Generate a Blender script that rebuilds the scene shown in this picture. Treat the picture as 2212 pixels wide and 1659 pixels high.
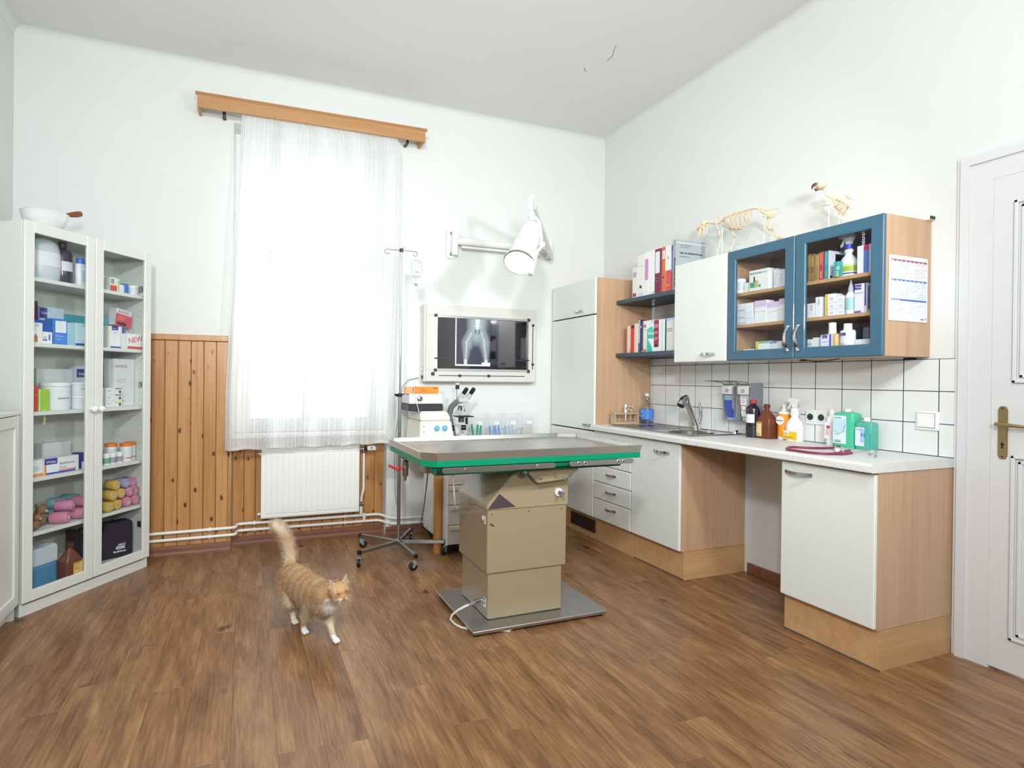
import bpy, bmesh, math, random
from mathutils import Vector, Matrix, Euler
random.seed(7)
PI = math.pi
SC = bpy.context.scene
COL = SC.collection
for o in list(bpy.data.objects):
    bpy.data.objects.remove(o)

# ---------------------------------------------------------------- camera
CAM = dict(f=1210.1, cx=995.05, cy=821.47, yaw=.3669, pitch=-.0041, roll=.0105, zc=1.2171)
_yaw, _pit, _rol = CAM['yaw'], CAM['pitch'], CAM['roll']
_F = Vector((math.sin(_yaw), math.cos(_yaw), 0)); _R = Vector((math.cos(_yaw), -math.sin(_yaw), 0)); _Z = Vector((0, 0, 1))
_f = _F * math.cos(_pit) + _Z * math.sin(_pit)
_u = _Z * math.cos(_pit) - _F * math.sin(_pit)
_r2 = _R * math.cos(_rol) + _u * math.sin(_rol)
_u2 = _u * math.cos(_rol) - _R * math.sin(_rol)
cd = bpy.data.cameras.new('camera'); cam = bpy.data.objects.new('camera', cd); COL.objects.link(cam)
M = Matrix.Identity(4)
for i in range(3):
    M[i][0] = _r2[i]; M[i][1] = _u2[i]; M[i][2] = -_f[i]
M[2][3] = CAM['zc']
cam.matrix_world = M
cd.sensor_width = 36; cd.sensor_fit = 'HORIZONTAL'
cd.lens = CAM['f'] / 2212 * 36
cd.shift_x = (1106 - CAM['cx']) / 2212
cd.shift_y = -(829.5 - CAM['cy']) / 2212
cd.clip_start = .05; cd.clip_end = 100
SC.camera = cam
SC.cycles.transparent_max_bounces = 32

# ---------------------------------------------------------------- world, lights, exposure
w = bpy.data.worlds.new('world'); SC.world = w; w.use_nodes = True
bgn = w.node_tree.nodes['Background']
bgn.inputs[0].default_value = (.96, .985, 1, 1); bgn.inputs[1].default_value = 2.3
def area(name, loc, target, size, power, color=(1, 1, 1), spread=PI):
    l = bpy.data.lights.new(name, 'AREA'); l.shape = 'DISK'; l.size = size; l.energy = power; l.color = color; l.spread = spread
    o = bpy.data.objects.new(name, l); COL.objects.link(o); o.location = loc
    o.rotation_euler = (Vector(target) - Vector(loc)).to_track_quat('-Z', 'Y').to_euler()
    return o
area('strobe_right', (1.9, .72, 2.12), (1.5, 4.2, 1.25), .20, 11, (.955, .98, 1), math.radians(118))
area('strobe_left', (-.45, -.4, 2.75), (1.7, 4.2, 1.5), .30, 30, (.955, .98, 1), math.radians(125))
area('ceiling_bounce', (.8, -.5, 3.2), (.9, 1.8, 0), 2.2, 14, (.955, .98, 1))  # large soft fill lamp, added to stand for light bounced off the ceiling
area('strobe_up', (.2, -.9, 1.9), (.8, .8, 3.36), .5, 64, (.955, .98, 1))  # unseen fill lamp, added to brighten the ceiling
SC.view_settings.view_transform = 'Standard'; SC.view_settings.look = 'None'
SC.view_settings.exposure = 0.42; SC.view_settings.gamma = 1; SC.view_settings.use_curve_mapping = False

# ---------------------------------------------------------------- photo measurements: a pixel plus a known plane gives a point
def _ray(u, v):
    a = (u - CAM['cx']) / CAM['f']; b = -(v - CAM['cy']) / CAM['f']
    return _f + _r2 * a + _u2 * b
_O = Vector((0, 0, CAM['zc']))
def atX(u, v, X): r = _ray(u, v); return _O + r * (X / r.x)
def atY(u, v, Y): r = _ray(u, v); return _O + r * (Y / r.y)
def atZ(u, v, Z): r = _ray(u, v); return _O + r * ((Z - CAM['zc']) / r.z)

# ---------------------------------------------------------------- materials
def srgb(c):
    if isinstance(c, str):
        c = c.lstrip('#'); c = [int(c[i:i + 2], 16) / 255 for i in (0, 2, 4)]
    return tuple((x / 12.92 if x <= .04045 else ((x + .055) / 1.055) ** 2.4) for x in c) + (1,)
_mc = {}
def mat(col, rough=.5, metal=0., spec=.5, bump=0., bscale=60., var=0., coat=0., trans=0., alpha=1., emis=0., sss=0., key=None):
    k = (str(col), rough, metal, spec, bump, bscale, var, coat, trans, alpha, emis, sss)
    if k in _mc: return _mc[k]
    m = bpy.data.materials.new('m_%d' % len(_mc)); m.use_nodes = True
    nt = m.node_tree; b = nt.nodes['Principled BSDF']
    c = srgb(col) if not (isinstance(col, tuple) and len(col) == 4) else col
    b.inputs['Base Color'].default_value = c; b.inputs['Roughness'].default_value = rough
    b.inputs['Metallic'].default_value = metal; b.inputs['Specular IOR Level'].default_value = spec
    b.inputs['Coat Weight'].default_value = coat; b.inputs['Transmission Weight'].default_value = trans
    b.inputs['Alpha'].default_value = alpha
    if sss: b.inputs['Subsurface Weight'].default_value = sss; b.inputs['Subsurface Scale'].default_value = .01
    if emis: b.inputs['Emission Color'].default_value = c; b.inputs['Emission Strength'].default_value = emis
    tc = nt.nodes.new('ShaderNodeTexCoord')
    nz = nt.nodes.new('ShaderNodeTexNoise'); nz.inputs['Scale'].default_value = bscale; nz.inputs['Detail'].default_value = 3
    nt.links.new(tc.outputs['Object'], nz.inputs['Vector'])
    if bump:
        bp = nt.nodes.new('ShaderNodeBump'); bp.inputs['Strength'].default_value = bump; bp.inputs['Distance'].default_value = .002
        nt.links.new(nz.outputs['Fac'], bp.inputs['Height']); nt.links.new(bp.outputs[0], b.inputs['Normal'])
    v = var or .006
    rp = nt.nodes.new('ShaderNodeMapRange'); rp.inputs[1].default_value = .3; rp.inputs[2].default_value = .7
    rp.inputs[3].default_value = 1 - v; rp.inputs[4].default_value = 1 + v
    nt.links.new(nz.outputs['Fac'], rp.inputs[0])
    mx = nt.nodes.new('ShaderNodeVectorMath'); mx.operation = 'SCALE'; mx.inputs[0].default_value = c[:3]
    nt.links.new(rp.outputs[0], mx.inputs['Scale']); nt.links.new(mx.outputs[0], b.inputs['Base Color'])
    _mc[k] = m
    return m
def _nodes(name):
    m = bpy.data.materials.new(name); m.use_nodes = True; nt = m.node_tree
    return m, nt, nt.nodes['Principled BSDF'], nt.nodes.new, nt.links.new
def _ramp(nt, stops):
    r = nt.nodes.new('ShaderNodeValToRGB'); e = r.color_ramp.elements
    while len(e) > 1: e.remove(e[-1])
    e[0].position = stops[0][0]; e[0].color = srgb(stops[0][1])
    for p, c in stops[1:]:
        x = e.new(p); x.color = srgb(c)
    return r
def wood(name, stops, scale=(30, 30, 1.5), knots=None, rough=.45, coat=0., rand=.0, wscale=1., randhue=0., bump=.05, wave=None):
    """grain stretched along the axis with the smallest scale; rand shifts the pattern and tone per object"""
    m, nt, b, N, L = _nodes(name)
    tc = N('ShaderNodeTexCoord'); oi = N('ShaderNodeObjectInfo')
    off = N('ShaderNodeVectorMath'); off.operation = 'SCALE'; off.inputs[0].default_value = (37, 23, 51)
    L(oi.outputs['Random'], off.inputs['Scale'])
    ad = N('ShaderNodeVectorMath'); ad.operation = 'ADD'; L(tc.outputs['Object'], ad.inputs[0])
    if rand: L(off.outputs[0], ad.inputs[1])
    mp = N('ShaderNodeMapping'); mp.inputs['Scale'].default_value = scale; L(ad.outputs[0], mp.inputs['Vector'])
    n1 = N('ShaderNodeTexNoise'); n1.inputs['Scale'].default_value = wscale; n1.inputs['Detail'].default_value = 6; n1.inputs['Roughness'].default_value = .62; n1.inputs['Distortion'].default_value = .35
    L(mp.outputs[0], n1.inputs['Vector'])
    mp2 = N('ShaderNodeMapping'); mp2.inputs['Scale'].default_value = tuple(s * (8 if s > 3 else 2.4) for s in scale); L(ad.outputs[0], mp2.inputs['Vector'])
    n2 = N('ShaderNodeTexNoise'); n2.inputs['Scale'].default_value = wscale; n2.inputs['Detail'].default_value = 3; L(mp2.outputs[0], n2.inputs['Vector'])
    ma = N('ShaderNodeMath'); ma.operation = 'MULTIPLY_ADD'; ma.inputs[1].default_value = .46; L(n2.outputs['Fac'], ma.inputs[0])
    m3 = N('ShaderNodeMath'); m3.operation = 'MULTIPLY_ADD'; m3.inputs[1].default_value = .75; m3.inputs[2].default_value = -.105
    L(n1.outputs['Fac'], m3.inputs[0]); L(m3.outputs[0], ma.inputs[2])
    last = ma.outputs[0]
    if rand:
        r2 = N('ShaderNodeMath'); r2.operation = 'MULTIPLY_ADD'; r2.inputs[1].default_value = rand; L(oi.outputs['Random'], r2.inputs[0])
        s2 = N('ShaderNodeMath'); s2.operation = 'SUBTRACT'; s2.inputs[1].default_value = rand * .5; L(last, s2.inputs[0]); L(s2.outputs[0], r2.inputs[2])
        last = r2.outputs[0]
    rp = _ramp(nt, stops); L(last, rp.inputs[0]); colr = rp.outputs[0]
    if knots:
        kscale, ksize, kcol = knots
        mk = N('ShaderNodeMapping'); mk.inputs['Scale'].default_value = kscale; L(ad.outputs[0], mk.inputs['Vector'])
        nk = N('ShaderNodeTexNoise'); nk.inputs['Scale'].default_value = 2.; L(mk.outputs[0], nk.inputs['Vector'])
        mixv = N('ShaderNodeMixRGB'); mixv.inputs[0].default_value = .12; L(mk.outputs[0], mixv.inputs[1]); L(nk.outputs['Color'], mixv.inputs[2])
        vo = N('ShaderNodeTexVoronoi'); vo.inputs['Scale'].default_value = 1; L(mixv.outputs[0], vo.inputs['Vector'])
        mr = N('ShaderNodeMapRange'); mr.inputs[1].default_value = ksize * .45; mr.inputs[2].default_value = ksize; mr.inputs[3].default_value = 1; mr.inputs[4].default_value = 0
        L(vo.outputs['Distance'], mr.inputs[0])
        mx = N('ShaderNodeMixRGB'); L(mr.outputs[0], mx.inputs[0]); L(colr, mx.inputs[1]); mx.inputs[2].default_value = srgb(kcol); colr = mx.outputs[0]
    L(colr, b.inputs['Base Color']); b.inputs['Roughness'].default_value = rough; b.inputs['Coat Weight'].default_value = coat; b.inputs['Coat Roughness'].default_value = .25
    bp = N('ShaderNodeBump'); bp.inputs['Strength'].default_value = bump; bp.inputs['Distance'].default_value = .002
    L(n2.outputs['Fac'], bp.inputs['Height']); L(bp.outputs[0], b.inputs['Normal'])
    return m
def plaster(name, col, sc=3.):
    m, nt, b, N, L = _nodes(name)
    tc = N('ShaderNodeTexCoord'); n = N('ShaderNodeTexNoise'); n.inputs['Scale'].default_value = sc; n.inputs['Detail'].default_value = 5
    L(tc.outputs['Object'], n.inputs['Vector'])
    c = srgb(col); mr = N('ShaderNodeMapRange'); mr.inputs[3].default_value = .985; mr.inputs[4].default_value = 1.01; L(n.outputs['Fac'], mr.inputs[0])
    v = N('ShaderNodeVectorMath'); v.operation = 'SCALE'; v.inputs[0].default_value = c[:3]; L(mr.outputs[0], v.inputs['Scale']); L(v.outputs[0], b.inputs['Base Color'])
    b.inputs['Roughness'].default_value = .9; b.inputs['Specular IOR Level'].default_value = .15
    n2 = N('ShaderNodeTexNoise'); n2.inputs['Scale'].default_value = 35; n2.inputs['Detail'].default_value = 3; L(tc.outputs['Object'], n2.inputs['Vector'])
    bp = N('ShaderNodeBump'); bp.inputs['Strength'].default_value = .12; bp.inputs['Distance'].default_value = .003; L(n2.outputs['Fac'], bp.inputs['Height']); L(bp.outputs[0], b.inputs['Normal'])
    return m
def steel(name, col, rough, stretch=(2, 60, 2), var=.12):
    m, nt, b, N, L = _nodes(name)
    tc = N('ShaderNodeTexCoord'); mp = N('ShaderNodeMapping'); mp.inputs['Scale'].default_value = stretch; L(tc.outputs['Object'], mp.inputs[0])
    n = N('ShaderNodeTexNoise'); n.inputs['Scale'].default_value = 4; n.inputs['Detail'].default_value = 5; L(mp.outputs[0], n.inputs['Vector'])
    c = srgb(col); b.inputs['Base Color'].default_value = c; b.inputs['Metallic'].default_value = 1
    mr = N('ShaderNodeMapRange'); mr.inputs[3].default_value = max(.03, rough - var); mr.inputs[4].default_value = rough + var; L(n.outputs['Fac'], mr.inputs[0]); L(mr.outputs[0], b.inputs['Roughness'])
    return m
def glassy(name, tint=(1, 1, 1), ior=1.45, gl=1.0):
    m = bpy.data.materials.new(name); m.use_nodes = True; nt = m.node_tree; N = nt.nodes.new; L = nt.links.new
    nt.nodes.clear(); o = N('ShaderNodeOutputMaterial'); mx = N('ShaderNodeMixShader'); t = N('ShaderNodeBsdfTransparent'); g = N('ShaderNodeBsdfGlossy'); fr = N('ShaderNodeFresnel')
    t.inputs[0].default_value = tuple(tint) + (1,); g.inputs['Roughness'].default_value = .02; fr.inputs[0].default_value = ior
    ml = N('ShaderNodeMath'); ml.operation = 'MULTIPLY'; ml.inputs[1].default_value = gl; L(fr.outputs[0], ml.inputs[0])
    ge = N("ShaderNodeNewGeometry"); iv_ = N("ShaderNodeMath"); iv_.operation = "SUBTRACT"; iv_.inputs[0].default_value = 1; L(ge.outputs["Backfacing"], iv_.inputs[1]); m2 = N("ShaderNodeMath"); m2.operation = "MULTIPLY"; L(ml.outputs[0], m2.inputs[0]); L(iv_.outputs[0], m2.inputs[1]); ml = m2
    L(ml.outputs[0], mx.inputs[0]); L(t.outputs[0], mx.inputs[1]); L(g.outputs[0], mx.inputs[2]); L(mx.outputs[0], o.inputs[0])
    return m

WALL = plaster('wall_paint', '#dfe2df'); CEIL = plaster('ceiling_paint', '#e7e8e6')
WHITE = mat('#e3e5e1', .38); LACQ = mat('#e2e5e0', .35, coat=.15); WHITEP = mat('#f0f0ee', .45); OFFW = mat('#ded9cc', .45); CREAM = mat('#e4e0d2', .42)
BLUE = mat('#375f75', .38, coat=.2); DBLUE = mat('#41525e', .5); BEECH = wood('beech', [(.2, '#b28e6e'), (.5, '#c29e7e'), (.8, '#ceae90')], (22, 22, .9), rough=.42)
BEECH_H = wood('beech_flat', [(.2, '#b58a5c'), (.5, '#c59b6e'), (.8, '#d2ac82')], (22, .9, 22), rough=.42)
CABIN_DIM = wood('cabinet_inside', [(.2, '#82706c'), (.5, '#93827e'), (.8, '#a1918d')], (22, 22, .9), rough=.5)  # back panels: the dark of the unlit interior is put into the colour
PINE = wood('pine_board', [(.15, '#93622f'), (.45, '#b4804a'), (.6, '#c08f5a'), (.85, '#cfa472')], (26, 26, 1.3), knots=((15, 15, 8), .17, '#4a2a14'), rough=.38, rand=.22, coat=.25)
PELM = wood('pelmet_oak', [(.2, '#a8774a'), (.5, '#b98a5c'), (.8, '#c59c70')], (1.4, 30, 30), rough=.45)
FLOORM = wood('floor_plank', [(.20, '#513521'), (.36, '#6f4c30'), (.50, '#886141'), (.64, '#9f7850'), (.84, '#b89567')], (9, 1.9, 9), knots=((4.2, 2.6, 4), .11, '#3f281a'), rough=.34, rand=.07, wscale=1.5, bump=.15)
SKIRT = wood('skirting', [(.2, '#66402e'), (.5, '#805542'), (.8, '#966b57')], (2, 40, 40), rough=.35)
STEEL = steel('brushed_steel', '#b5b3ad', .27); STEELD = steel('floor_steel', '#b9b9bb', .33); CHROME = mat('#d9dadd', .12, 1.); CHROMEB = mat('#a9aaad', .28, 1.); STL2 = steel('sink_steel', '#b9b9b7', .2)
GREEN = mat('#00825c', .45, spec=.25); GREEND = mat('#005c42', .5, spec=.25); BEIGE = mat('#94866a', .3, coat=.3); BEIGEL = mat('#9a8c70', .3, coat=.3)
BLACK = mat('#17161a', .4); DARK = mat('#2b2c33', .45); GREY = mat('#8f9499', .5); LGREY = mat('#c3c7c9', .45); RED = mat('#c2382f', .45); PIPEW = mat('#ecece8', .3)
GLASS = glassy('clear_glass', (.97, .985, .98)); GLASSD = glassy('cabinet_glass', (.93, .94, .95), gl=.7); PLASTIC = glassy('clear_plastic', (.985, .99, .99), 1.3, 1.2); BAG = glassy('bag_film', (.985, .985, .99), 1.3, 1.4)
BONE = mat('#e6d3b4', .6, var=.12, bscale=90); BONED = mat('#cfae84', .6, var=.15, bscale=90)
# ---------------------------------------------------------------- builders
class MB:
    def __init__(s): s.bm = bmesh.new(); s.mats = []
    def _mi(s, m):
        if m is None: return 0
        if m not in s.mats: s.mats.append(m)
        return s.mats.index(m)
    def _fin(s, before, m, Mx=None, smooth=False):
        fs = [f for f in s.bm.faces if f not in before]
        i = s._mi(m)
        for f in fs: f.material_index = i; f.smooth = smooth
        if Mx is not None:
            vs = set(v for f in fs for v in f.verts); bmesh.ops.transform(s.bm, matrix=Mx, verts=list(vs))
        return s
    def box(s, x0, y0, z0, x1, y1, z1, bev=0, seg=1, m=None, Mx=None):
        x0, x1 = min(x0, x1), max(x0, x1); y0, y1 = min(y0, y1), max(y0, y1); z0, z1 = min(z0, z1), max(z0, z1)
        before = set(s.bm.faces)
        v = [s.bm.verts.new((x, y, z)) for x in (x0, x1) for y in (y0, y1) for z in (z0, z1)]
        fs = [s.bm.faces.new([v[i] for i in q]) for q in ((0, 1, 3, 2), (4, 6, 7, 5), (0, 4, 5, 1), (2, 3, 7, 6), (0, 2, 6, 4), (1, 5, 7, 3))]
        bev = min(bev, .45 * min(x1 - x0, y1 - y0, z1 - z0))
        if bev > 0:
            es = set(e for f in fs for e in f.edges)
            bmesh.ops.bevel(s.bm, geom=list(es), offset=bev, segments=seg, affect='EDGES', profile=.5)
        return s._fin(before, m, Mx, smooth=False)
    def tube(s, pts, r, n=8, m=None, caps=True, Mx=None, smooth=True):
        pts = [Vector(p) for p in pts]; rs = r if isinstance(r, (list, tuple)) else [r] * len(pts)
        before = set(s.bm.faces); rings = []; nrm = None
        for i, p in enumerate(pts):
            if i == 0: t = pts[1] - pts[0]
            elif i == len(pts) - 1: t = pts[-1] - pts[-2]
            else: t = (pts[i + 1] - p).normalized() + (p - pts[i - 1]).normalized()
            t = t.normalized() if t.length > 1e-9 else Vector((0, 0, 1))
            if nrm is None:
                a = Vector((0, 0, 1)) if abs(t.z) < .9 else Vector((1, 0, 0)); nrm = t.cross(a).normalized()
            else:
                nrm = nrm - t * nrm.dot(t)
                nrm = nrm.normalized() if nrm.length > 1e-6 else t.orthogonal().normalized()
            bn = t.cross(nrm)
            rings.append([s.bm.verts.new(p + (nrm * math.cos(2 * PI * k / n) + bn * math.sin(2 * PI * k / n)) * rs[i]) for k in range(n)])
        for a, b in zip(rings, rings[1:]):
            for k in range(n): s.bm.faces.new((a[k], a[(k + 1) % n], b[(k + 1) % n], b[k]))
        if caps:
            s.bm.faces.new(rings[0][::-1]); s.bm.faces.new(rings[-1])
        return s._fin(before, m, Mx, smooth)
    def cyl(s, p0, p1, r0, r1=None, n=16, m=None, Mx=None, smooth=True):
        return s.tube([p0, p1], [r0, r0 if r1 is None else r1], n, m, True, Mx, smooth)
    def lathe(s, prof, n=24, org=(0, 0, 0), sx=1, sy=1, m=None, Mx=None, smooth=True, a0=0, a1=2 * PI):
        before = set(s.bm.faces); full = abs(a1 - a0 - 2 * PI) < 1e-6; rings = []; cnt = n if full else n + 1
        for r, z in prof:
            if r < 1e-6: rings.append([s.bm.verts.new((org[0], org[1], org[2] + z))])
            else: rings.append([s.bm.verts.new((org[0] + sx * r * math.cos(a0 + (a1 - a0) * k / n), org[1] + sy * r * math.sin(a0 + (a1 - a0) * k / n), org[2] + z)) for k in range(cnt)])
        for a, b in zip(rings, rings[1:]):
            if len(a) == 1 and len(b) == 1: continue
            for k in range(n):
                k2 = (k + 1) % cnt if full else k + 1
                if len(a) == 1: s.bm.faces.new((a[0], b[k2], b[k]))
                elif len(b) == 1: s.bm.faces.new((a[k], a[k2], b[0]))
                else: s.bm.faces.new((a[k], a[k2], b[k2], b[k]))
        return s._fin(before, m, Mx, smooth)
    def prism(s, poly, y0, y1, m=None, Mx=None, bev=0):
        """polygon in x,z extruded along y"""
        before = set(s.bm.faces)
        a = [s.bm.verts.new((x, y0, z)) for x, z in poly]; b = [s.bm.verts.new((x, y1, z)) for x, z in poly]
        fs = [s.bm.faces.new(a), s.bm.faces.new(b[::-1])]
        for k in range(len(poly)):
            k2 = (k + 1) % len(poly); fs.append(s.bm.faces.new((a[k2], a[k], b[k], b[k2])))
        if bev:
            es = set(e for f in fs for e in f.edges); bmesh.ops.bevel(s.bm, geom=list(es), offset=bev, segments=2, affect='EDGES')
        return s._fin(before, m, Mx)
    def ball(s, c, r, n=12, m=None, Mx=None, rot=None):
        before = set(s.bm.faces); rr = (r, r, r) if not isinstance(r, (tuple, list)) else r
        T = Matrix.Translation(c) @ (rot.to_matrix().to_4x4() if rot else Matrix.Identity(4)) @ Matrix.Diagonal((rr[0], rr[1], rr[2], 1))
        bmesh.ops.create_uvsphere(s.bm, u_segments=n, v_segments=max(5, n * 2 // 3), radius=1, matrix=T)
        return s._fin(before, m, Mx, True)
    def mesh(s, me, Mx, m=None):
        before = set(s.bm.faces); s.bm.from_mesh(me)
        fs = [f for f in s.bm.faces if f not in before]; i = s._mi(m)
        for f in fs: f.material_index = i; f.smooth = False
        bmesh.ops.transform(s.bm, matrix=Mx, verts=list(set(v for f in fs for v in f.verts)))
        return s
    def text(s, t, size, Mx, m, align='LEFT', ex=.0004, bold=0.0, sx=1.):
        """lettering in the local x,z plane facing -y"""
        me = text_mesh(t, align, bold)
        T = Mx @ Matrix.Rotation(PI / 2, 4, 'X') @ Matrix.Diagonal((size * sx, size, ex * 10, 1))
        return s.mesh(me, T, m)
    def build(s, name, m=None, parent=None, loc=None, rot=None, recalc=True, autosm=None):
        if recalc: bmesh.ops.recalc_face_normals(s.bm, faces=s.bm.faces)
        me = bpy.data.meshes.new(name); s.bm.to_mesh(me); s.bm.free()
        ms = s.mats if s.mats else [m]
        if m is not None and s.mats and m not in s.mats: pass
        for x in ms: me.materials.append(x)
        if autosm: me.set_sharp_from_angle(angle=math.radians(autosm))
        elif any(p.use_smooth for p in me.polygons): me.set_sharp_from_angle(angle=math.radians(38))
        o = bpy.data.objects.new(name, me); COL.objects.link(o)
        if parent: o.parent = parent
        if loc: o.location = loc
        if rot: o.rotation_euler = rot
        return o
_tm = {}
def text_mesh(t, align, bold):
    k = (t, align, bold)
    if k in _tm: return _tm[k]
    c = bpy.data.curves.new('t', 'FONT'); c.body = t; c.size = 1; c.align_x = align; c.extrude = .05; c.offset = bold; c.resolution_u = 2
    o = bpy.data.objects.new('t', c); COL.objects.link(o)
    bpy.context.view_layer.update()
    me = bpy.data.meshes.new_from_object(o.evaluated_get(bpy.context.evaluated_depsgraph_get()))
    bpy.data.objects.remove(o); _tm[k] = me
    return me
def T(x, y, z): return Matrix.Translation((x, y, z))
def thing(name, label, cat, loc=(0, 0, 0), rz=0, group=None):
    o = bpy.data.objects.new(name, None); COL.objects.link(o); o.empty_display_size = .05
    o.location = loc; o.rotation_euler = (0, 0, rz); o['label'] = label; o['category'] = cat
    if group: o['group'] = group
    return o
def tag(o, label, cat, group=None):
    o['label'] = label; o['category'] = cat
    if group: o['group'] = group
    return o
def struct(o): o['kind'] = 'structure'; return o
def dup(root, loc, rz=None, label=None, group=None):
    r = root.copy(); COL.objects.link(r); r.location = loc
    if rz is not None: r.rotation_euler = (0, 0, rz)
    if label: r['label'] = label
    if group: r['group'] = group
    for ch in list(root.children):
        c = ch.copy(); COL.objects.link(c); c.parent = r
        for g in list(ch.children):
            d = g.copy(); COL.objects.link(d); d.parent = c
    return r
def B(name, m, parent, *a, **k):
    return MB().box(*a, **k).build(name, m, parent)
def arc(c, r, a0, a1, n, pl='xz', y=0):
    out = []
    for i in range(n + 1):
        a = a0 + (a1 - a0) * i / n; x, z = c[0] + r * math.cos(a), c[1] + r * math.sin(a)
        out.append((x, y, z) if pl == 'xz' else ((x, z, y) if pl == 'xy' else (y, x, z)))
    return out
# ---------------------------------------------------------------- room shell
XK, YW, XL, ZC, YF = 2.994, 4.239, -1.352, 3.363, -1.7
NX0, NX1, NYB = -.088, 1.022, 4.345          # window niche
# floor: sub-floor slab with separate planks on it
fl = struct(B('floor', mat('#3a2416', .7), None, XL - .1, YF, -.06, XK + .3, 4.6, -.006))
pw = .1455
pm = {}
def plank_mesh(L):
    if L not in pm:
        m = MB(); m.box(0, 0, -.006, pw - .0003, L - .0004, 0, bev=.0005); m.mats = [FLOORM]
        o = m.build('plank', FLOORM); me = o.data; bpy.data.objects.remove(o); pm[L] = me
    return pm[L]
npl = 0
for c in range(-8, 23):
    x0 = -.182 + pw * c
    if x0 > XK or x0 + pw < XL: continue
    y = -.9 - random.uniform(0, .95)
    while y < 4.36:
        L = .95
        if y + L > .0:
            o = bpy.data.objects.new('plank', plank_mesh(L)); COL.objects.link(o); o.parent = fl; o.location = (x0, y, 0); npl += 1
        y += L
# ceiling
struct(B('ceiling', CEIL, None, XL - .1, YF - .1, ZC, XK + .1, 4.5, ZC + .12))
# window wall (with niche), built of solid blocks in one mesh
WT = YW + .36
wb = MB()
wb.box(XL - .1, YW, -.02, NX0, WT, ZC)
wb.box(NX1, YW, -.02, XK + .1, WT, ZC)
wb.box(NX0, YW, 2.985, NX1, WT, ZC)
wb.box(NX0, NYB, -.02, NX1, WT, .80)
wall_back = struct(wb.build('wall_back', WALL))
# kitchen wall with the door opening
DY1, DY0, DZ = 1.44, .53, 2.12
wr = MB(); wr.box(XK, DY1, -.02, XK + .2, WT, ZC); wr.box(XK, YF, -.02, XK + .2, DY0, ZC); wr.box(XK, DY0, DZ, XK + .2, DY1, ZC)
wall_right = struct(wr.build('wall_right', WALL))
struct(B('wall_left', WALL, None, XL - .2, YF, -.02, XL, WT, ZC))
struct(B('wall_front', WALL, None, XL - .2, YF - .2, -.02, XK + .2, YF, ZC))
# soft plaster coves at the wall and ceiling joints
cv = MB()
def cove(p0, p1, d, r=.055, up=True):
    n = 6; rr = []
    for p in (p0, p1):
        ring = []
        for i in range(n + 1):
            a = PI / 2 * i / n
            ring.append(cv.bm.verts.new(Vector(p) + Vector(d) * (r - r * math.sin(a)) + Vector((0, 0, -1)) * (r - r * math.cos(a))))
        rr.append(ring)
    for i in range(n): f = cv.bm.faces.new((rr[0][i], rr[0][i + 1], rr[1][i + 1], rr[1][i])); f.smooth = True
cove((XL, YW - .0005, ZC - .0005), (XK, YW - .0005, ZC - .0005), (0, -1, 0)); cove((XK - .0005, YF, ZC - .0005), (XK - .0005, YW, ZC - .0005), (-1, 0, 0)); cove((XL + .0005, YF, ZC - .0005), (XL + .0005, YW, ZC - .0005), (1, 0, 0))
tr = struct(cv.build('trim_1', WALL))
# small flaking cracks on the ceiling
ck = MB(); p = atY(1326, 108, 3.0); p = atZ(1326, 108, ZC)
for a, b in (((0, 0), (.03, .05)), ((.03, .05), (.035, .12)), ((-.02, -.05), (.0, 0)), ((-.06, .25), (-.02, .29))):
    ck.tube([(p.x + a[0], p.y + a[1], ZC - .0006), (p.x + b[0], p.y + b[1], ZC - .0006)], [.003, .0015], 5, mat('#8e8e8a', .9))
ck.build('paint_crack', None, bpy.data.objects['ceiling'])

# ---- window frame, panes, sill
wf = MB(); yf0, yf1 = 4.43, 4.49; WX0, WX1 = NX0, NX1; gx0, gx1, gz1 = .035, .915, 2.665
wf.box(WX0, yf0, .80, gx0, yf1, 2.985); wf.box(gx1, yf0, .80, WX1, yf1, 2.985); wf.box(gx0, yf0, gz1, gx1, yf1, 2.985); wf.box(gx0, yf0, .80, gx1, yf1, .90)
wf.box(gx0, yf0 - .02, 2.0, gx1, yf1, 2.16, bev=.006); wf.box(.405, yf0 - .01, .90, .545, yf1, 2.0, bev=.005)
win = struct(wf.build('window_1', WHITEP))
for nm, a in (('pane', (gx0, 2.16, gx1, gz1)), ('pane', (gx0, .90, .405, 2.0)), ('pane', (.545, .90, gx1, 2.0))):
    B(nm, GLASS, win, a[0], 4.462, a[1], a[2], 4.467, a[3])
B('window_sill', WHITEP, win, NX0 + .001, YW - .005, .775, NX1 - .001, yf0, .80, bev=.004)
# ---- pine panelling: every board a piece of the wall
bd = MB(); bd.box(0, -.014, 0, .079, 0, 1, bev=.004); bd.mats = []
def board(x, y, z0, z1, wdt=.0795):
    m = MB(); m.box(.0008, -.014, 0, wdt - .0008, .0, z1 - z0, bev=.0045)
    m.box(-.001, -.006, 0, wdt + .001, -.001, z1 - z0)
    o = m.build('board', PINE, wall_back); o.location = (x, y, z0); return o
bd.bm.free()
x = -.108 - .0795
while x > XL: board(x, YW, 0, 1.452); x -= .0795
board(-.108, YW, 0, 1.452, .02)
x = NX0 + .004
while x < NX1 - .03: board(x, NYB, 0, .775, min(.0795, NX1 - x - .004)); x += .0795
B('cap_rail', PINE, wall_back, XL, YW - .026, 1.452, NX0 + .002, YW, 1.492, bev=.004)
B('corner_strip', PINE, wall_back, NX0 - .022, YW - .02, 0, NX0 + .002, YW, 1.452, bev=.004)
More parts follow.
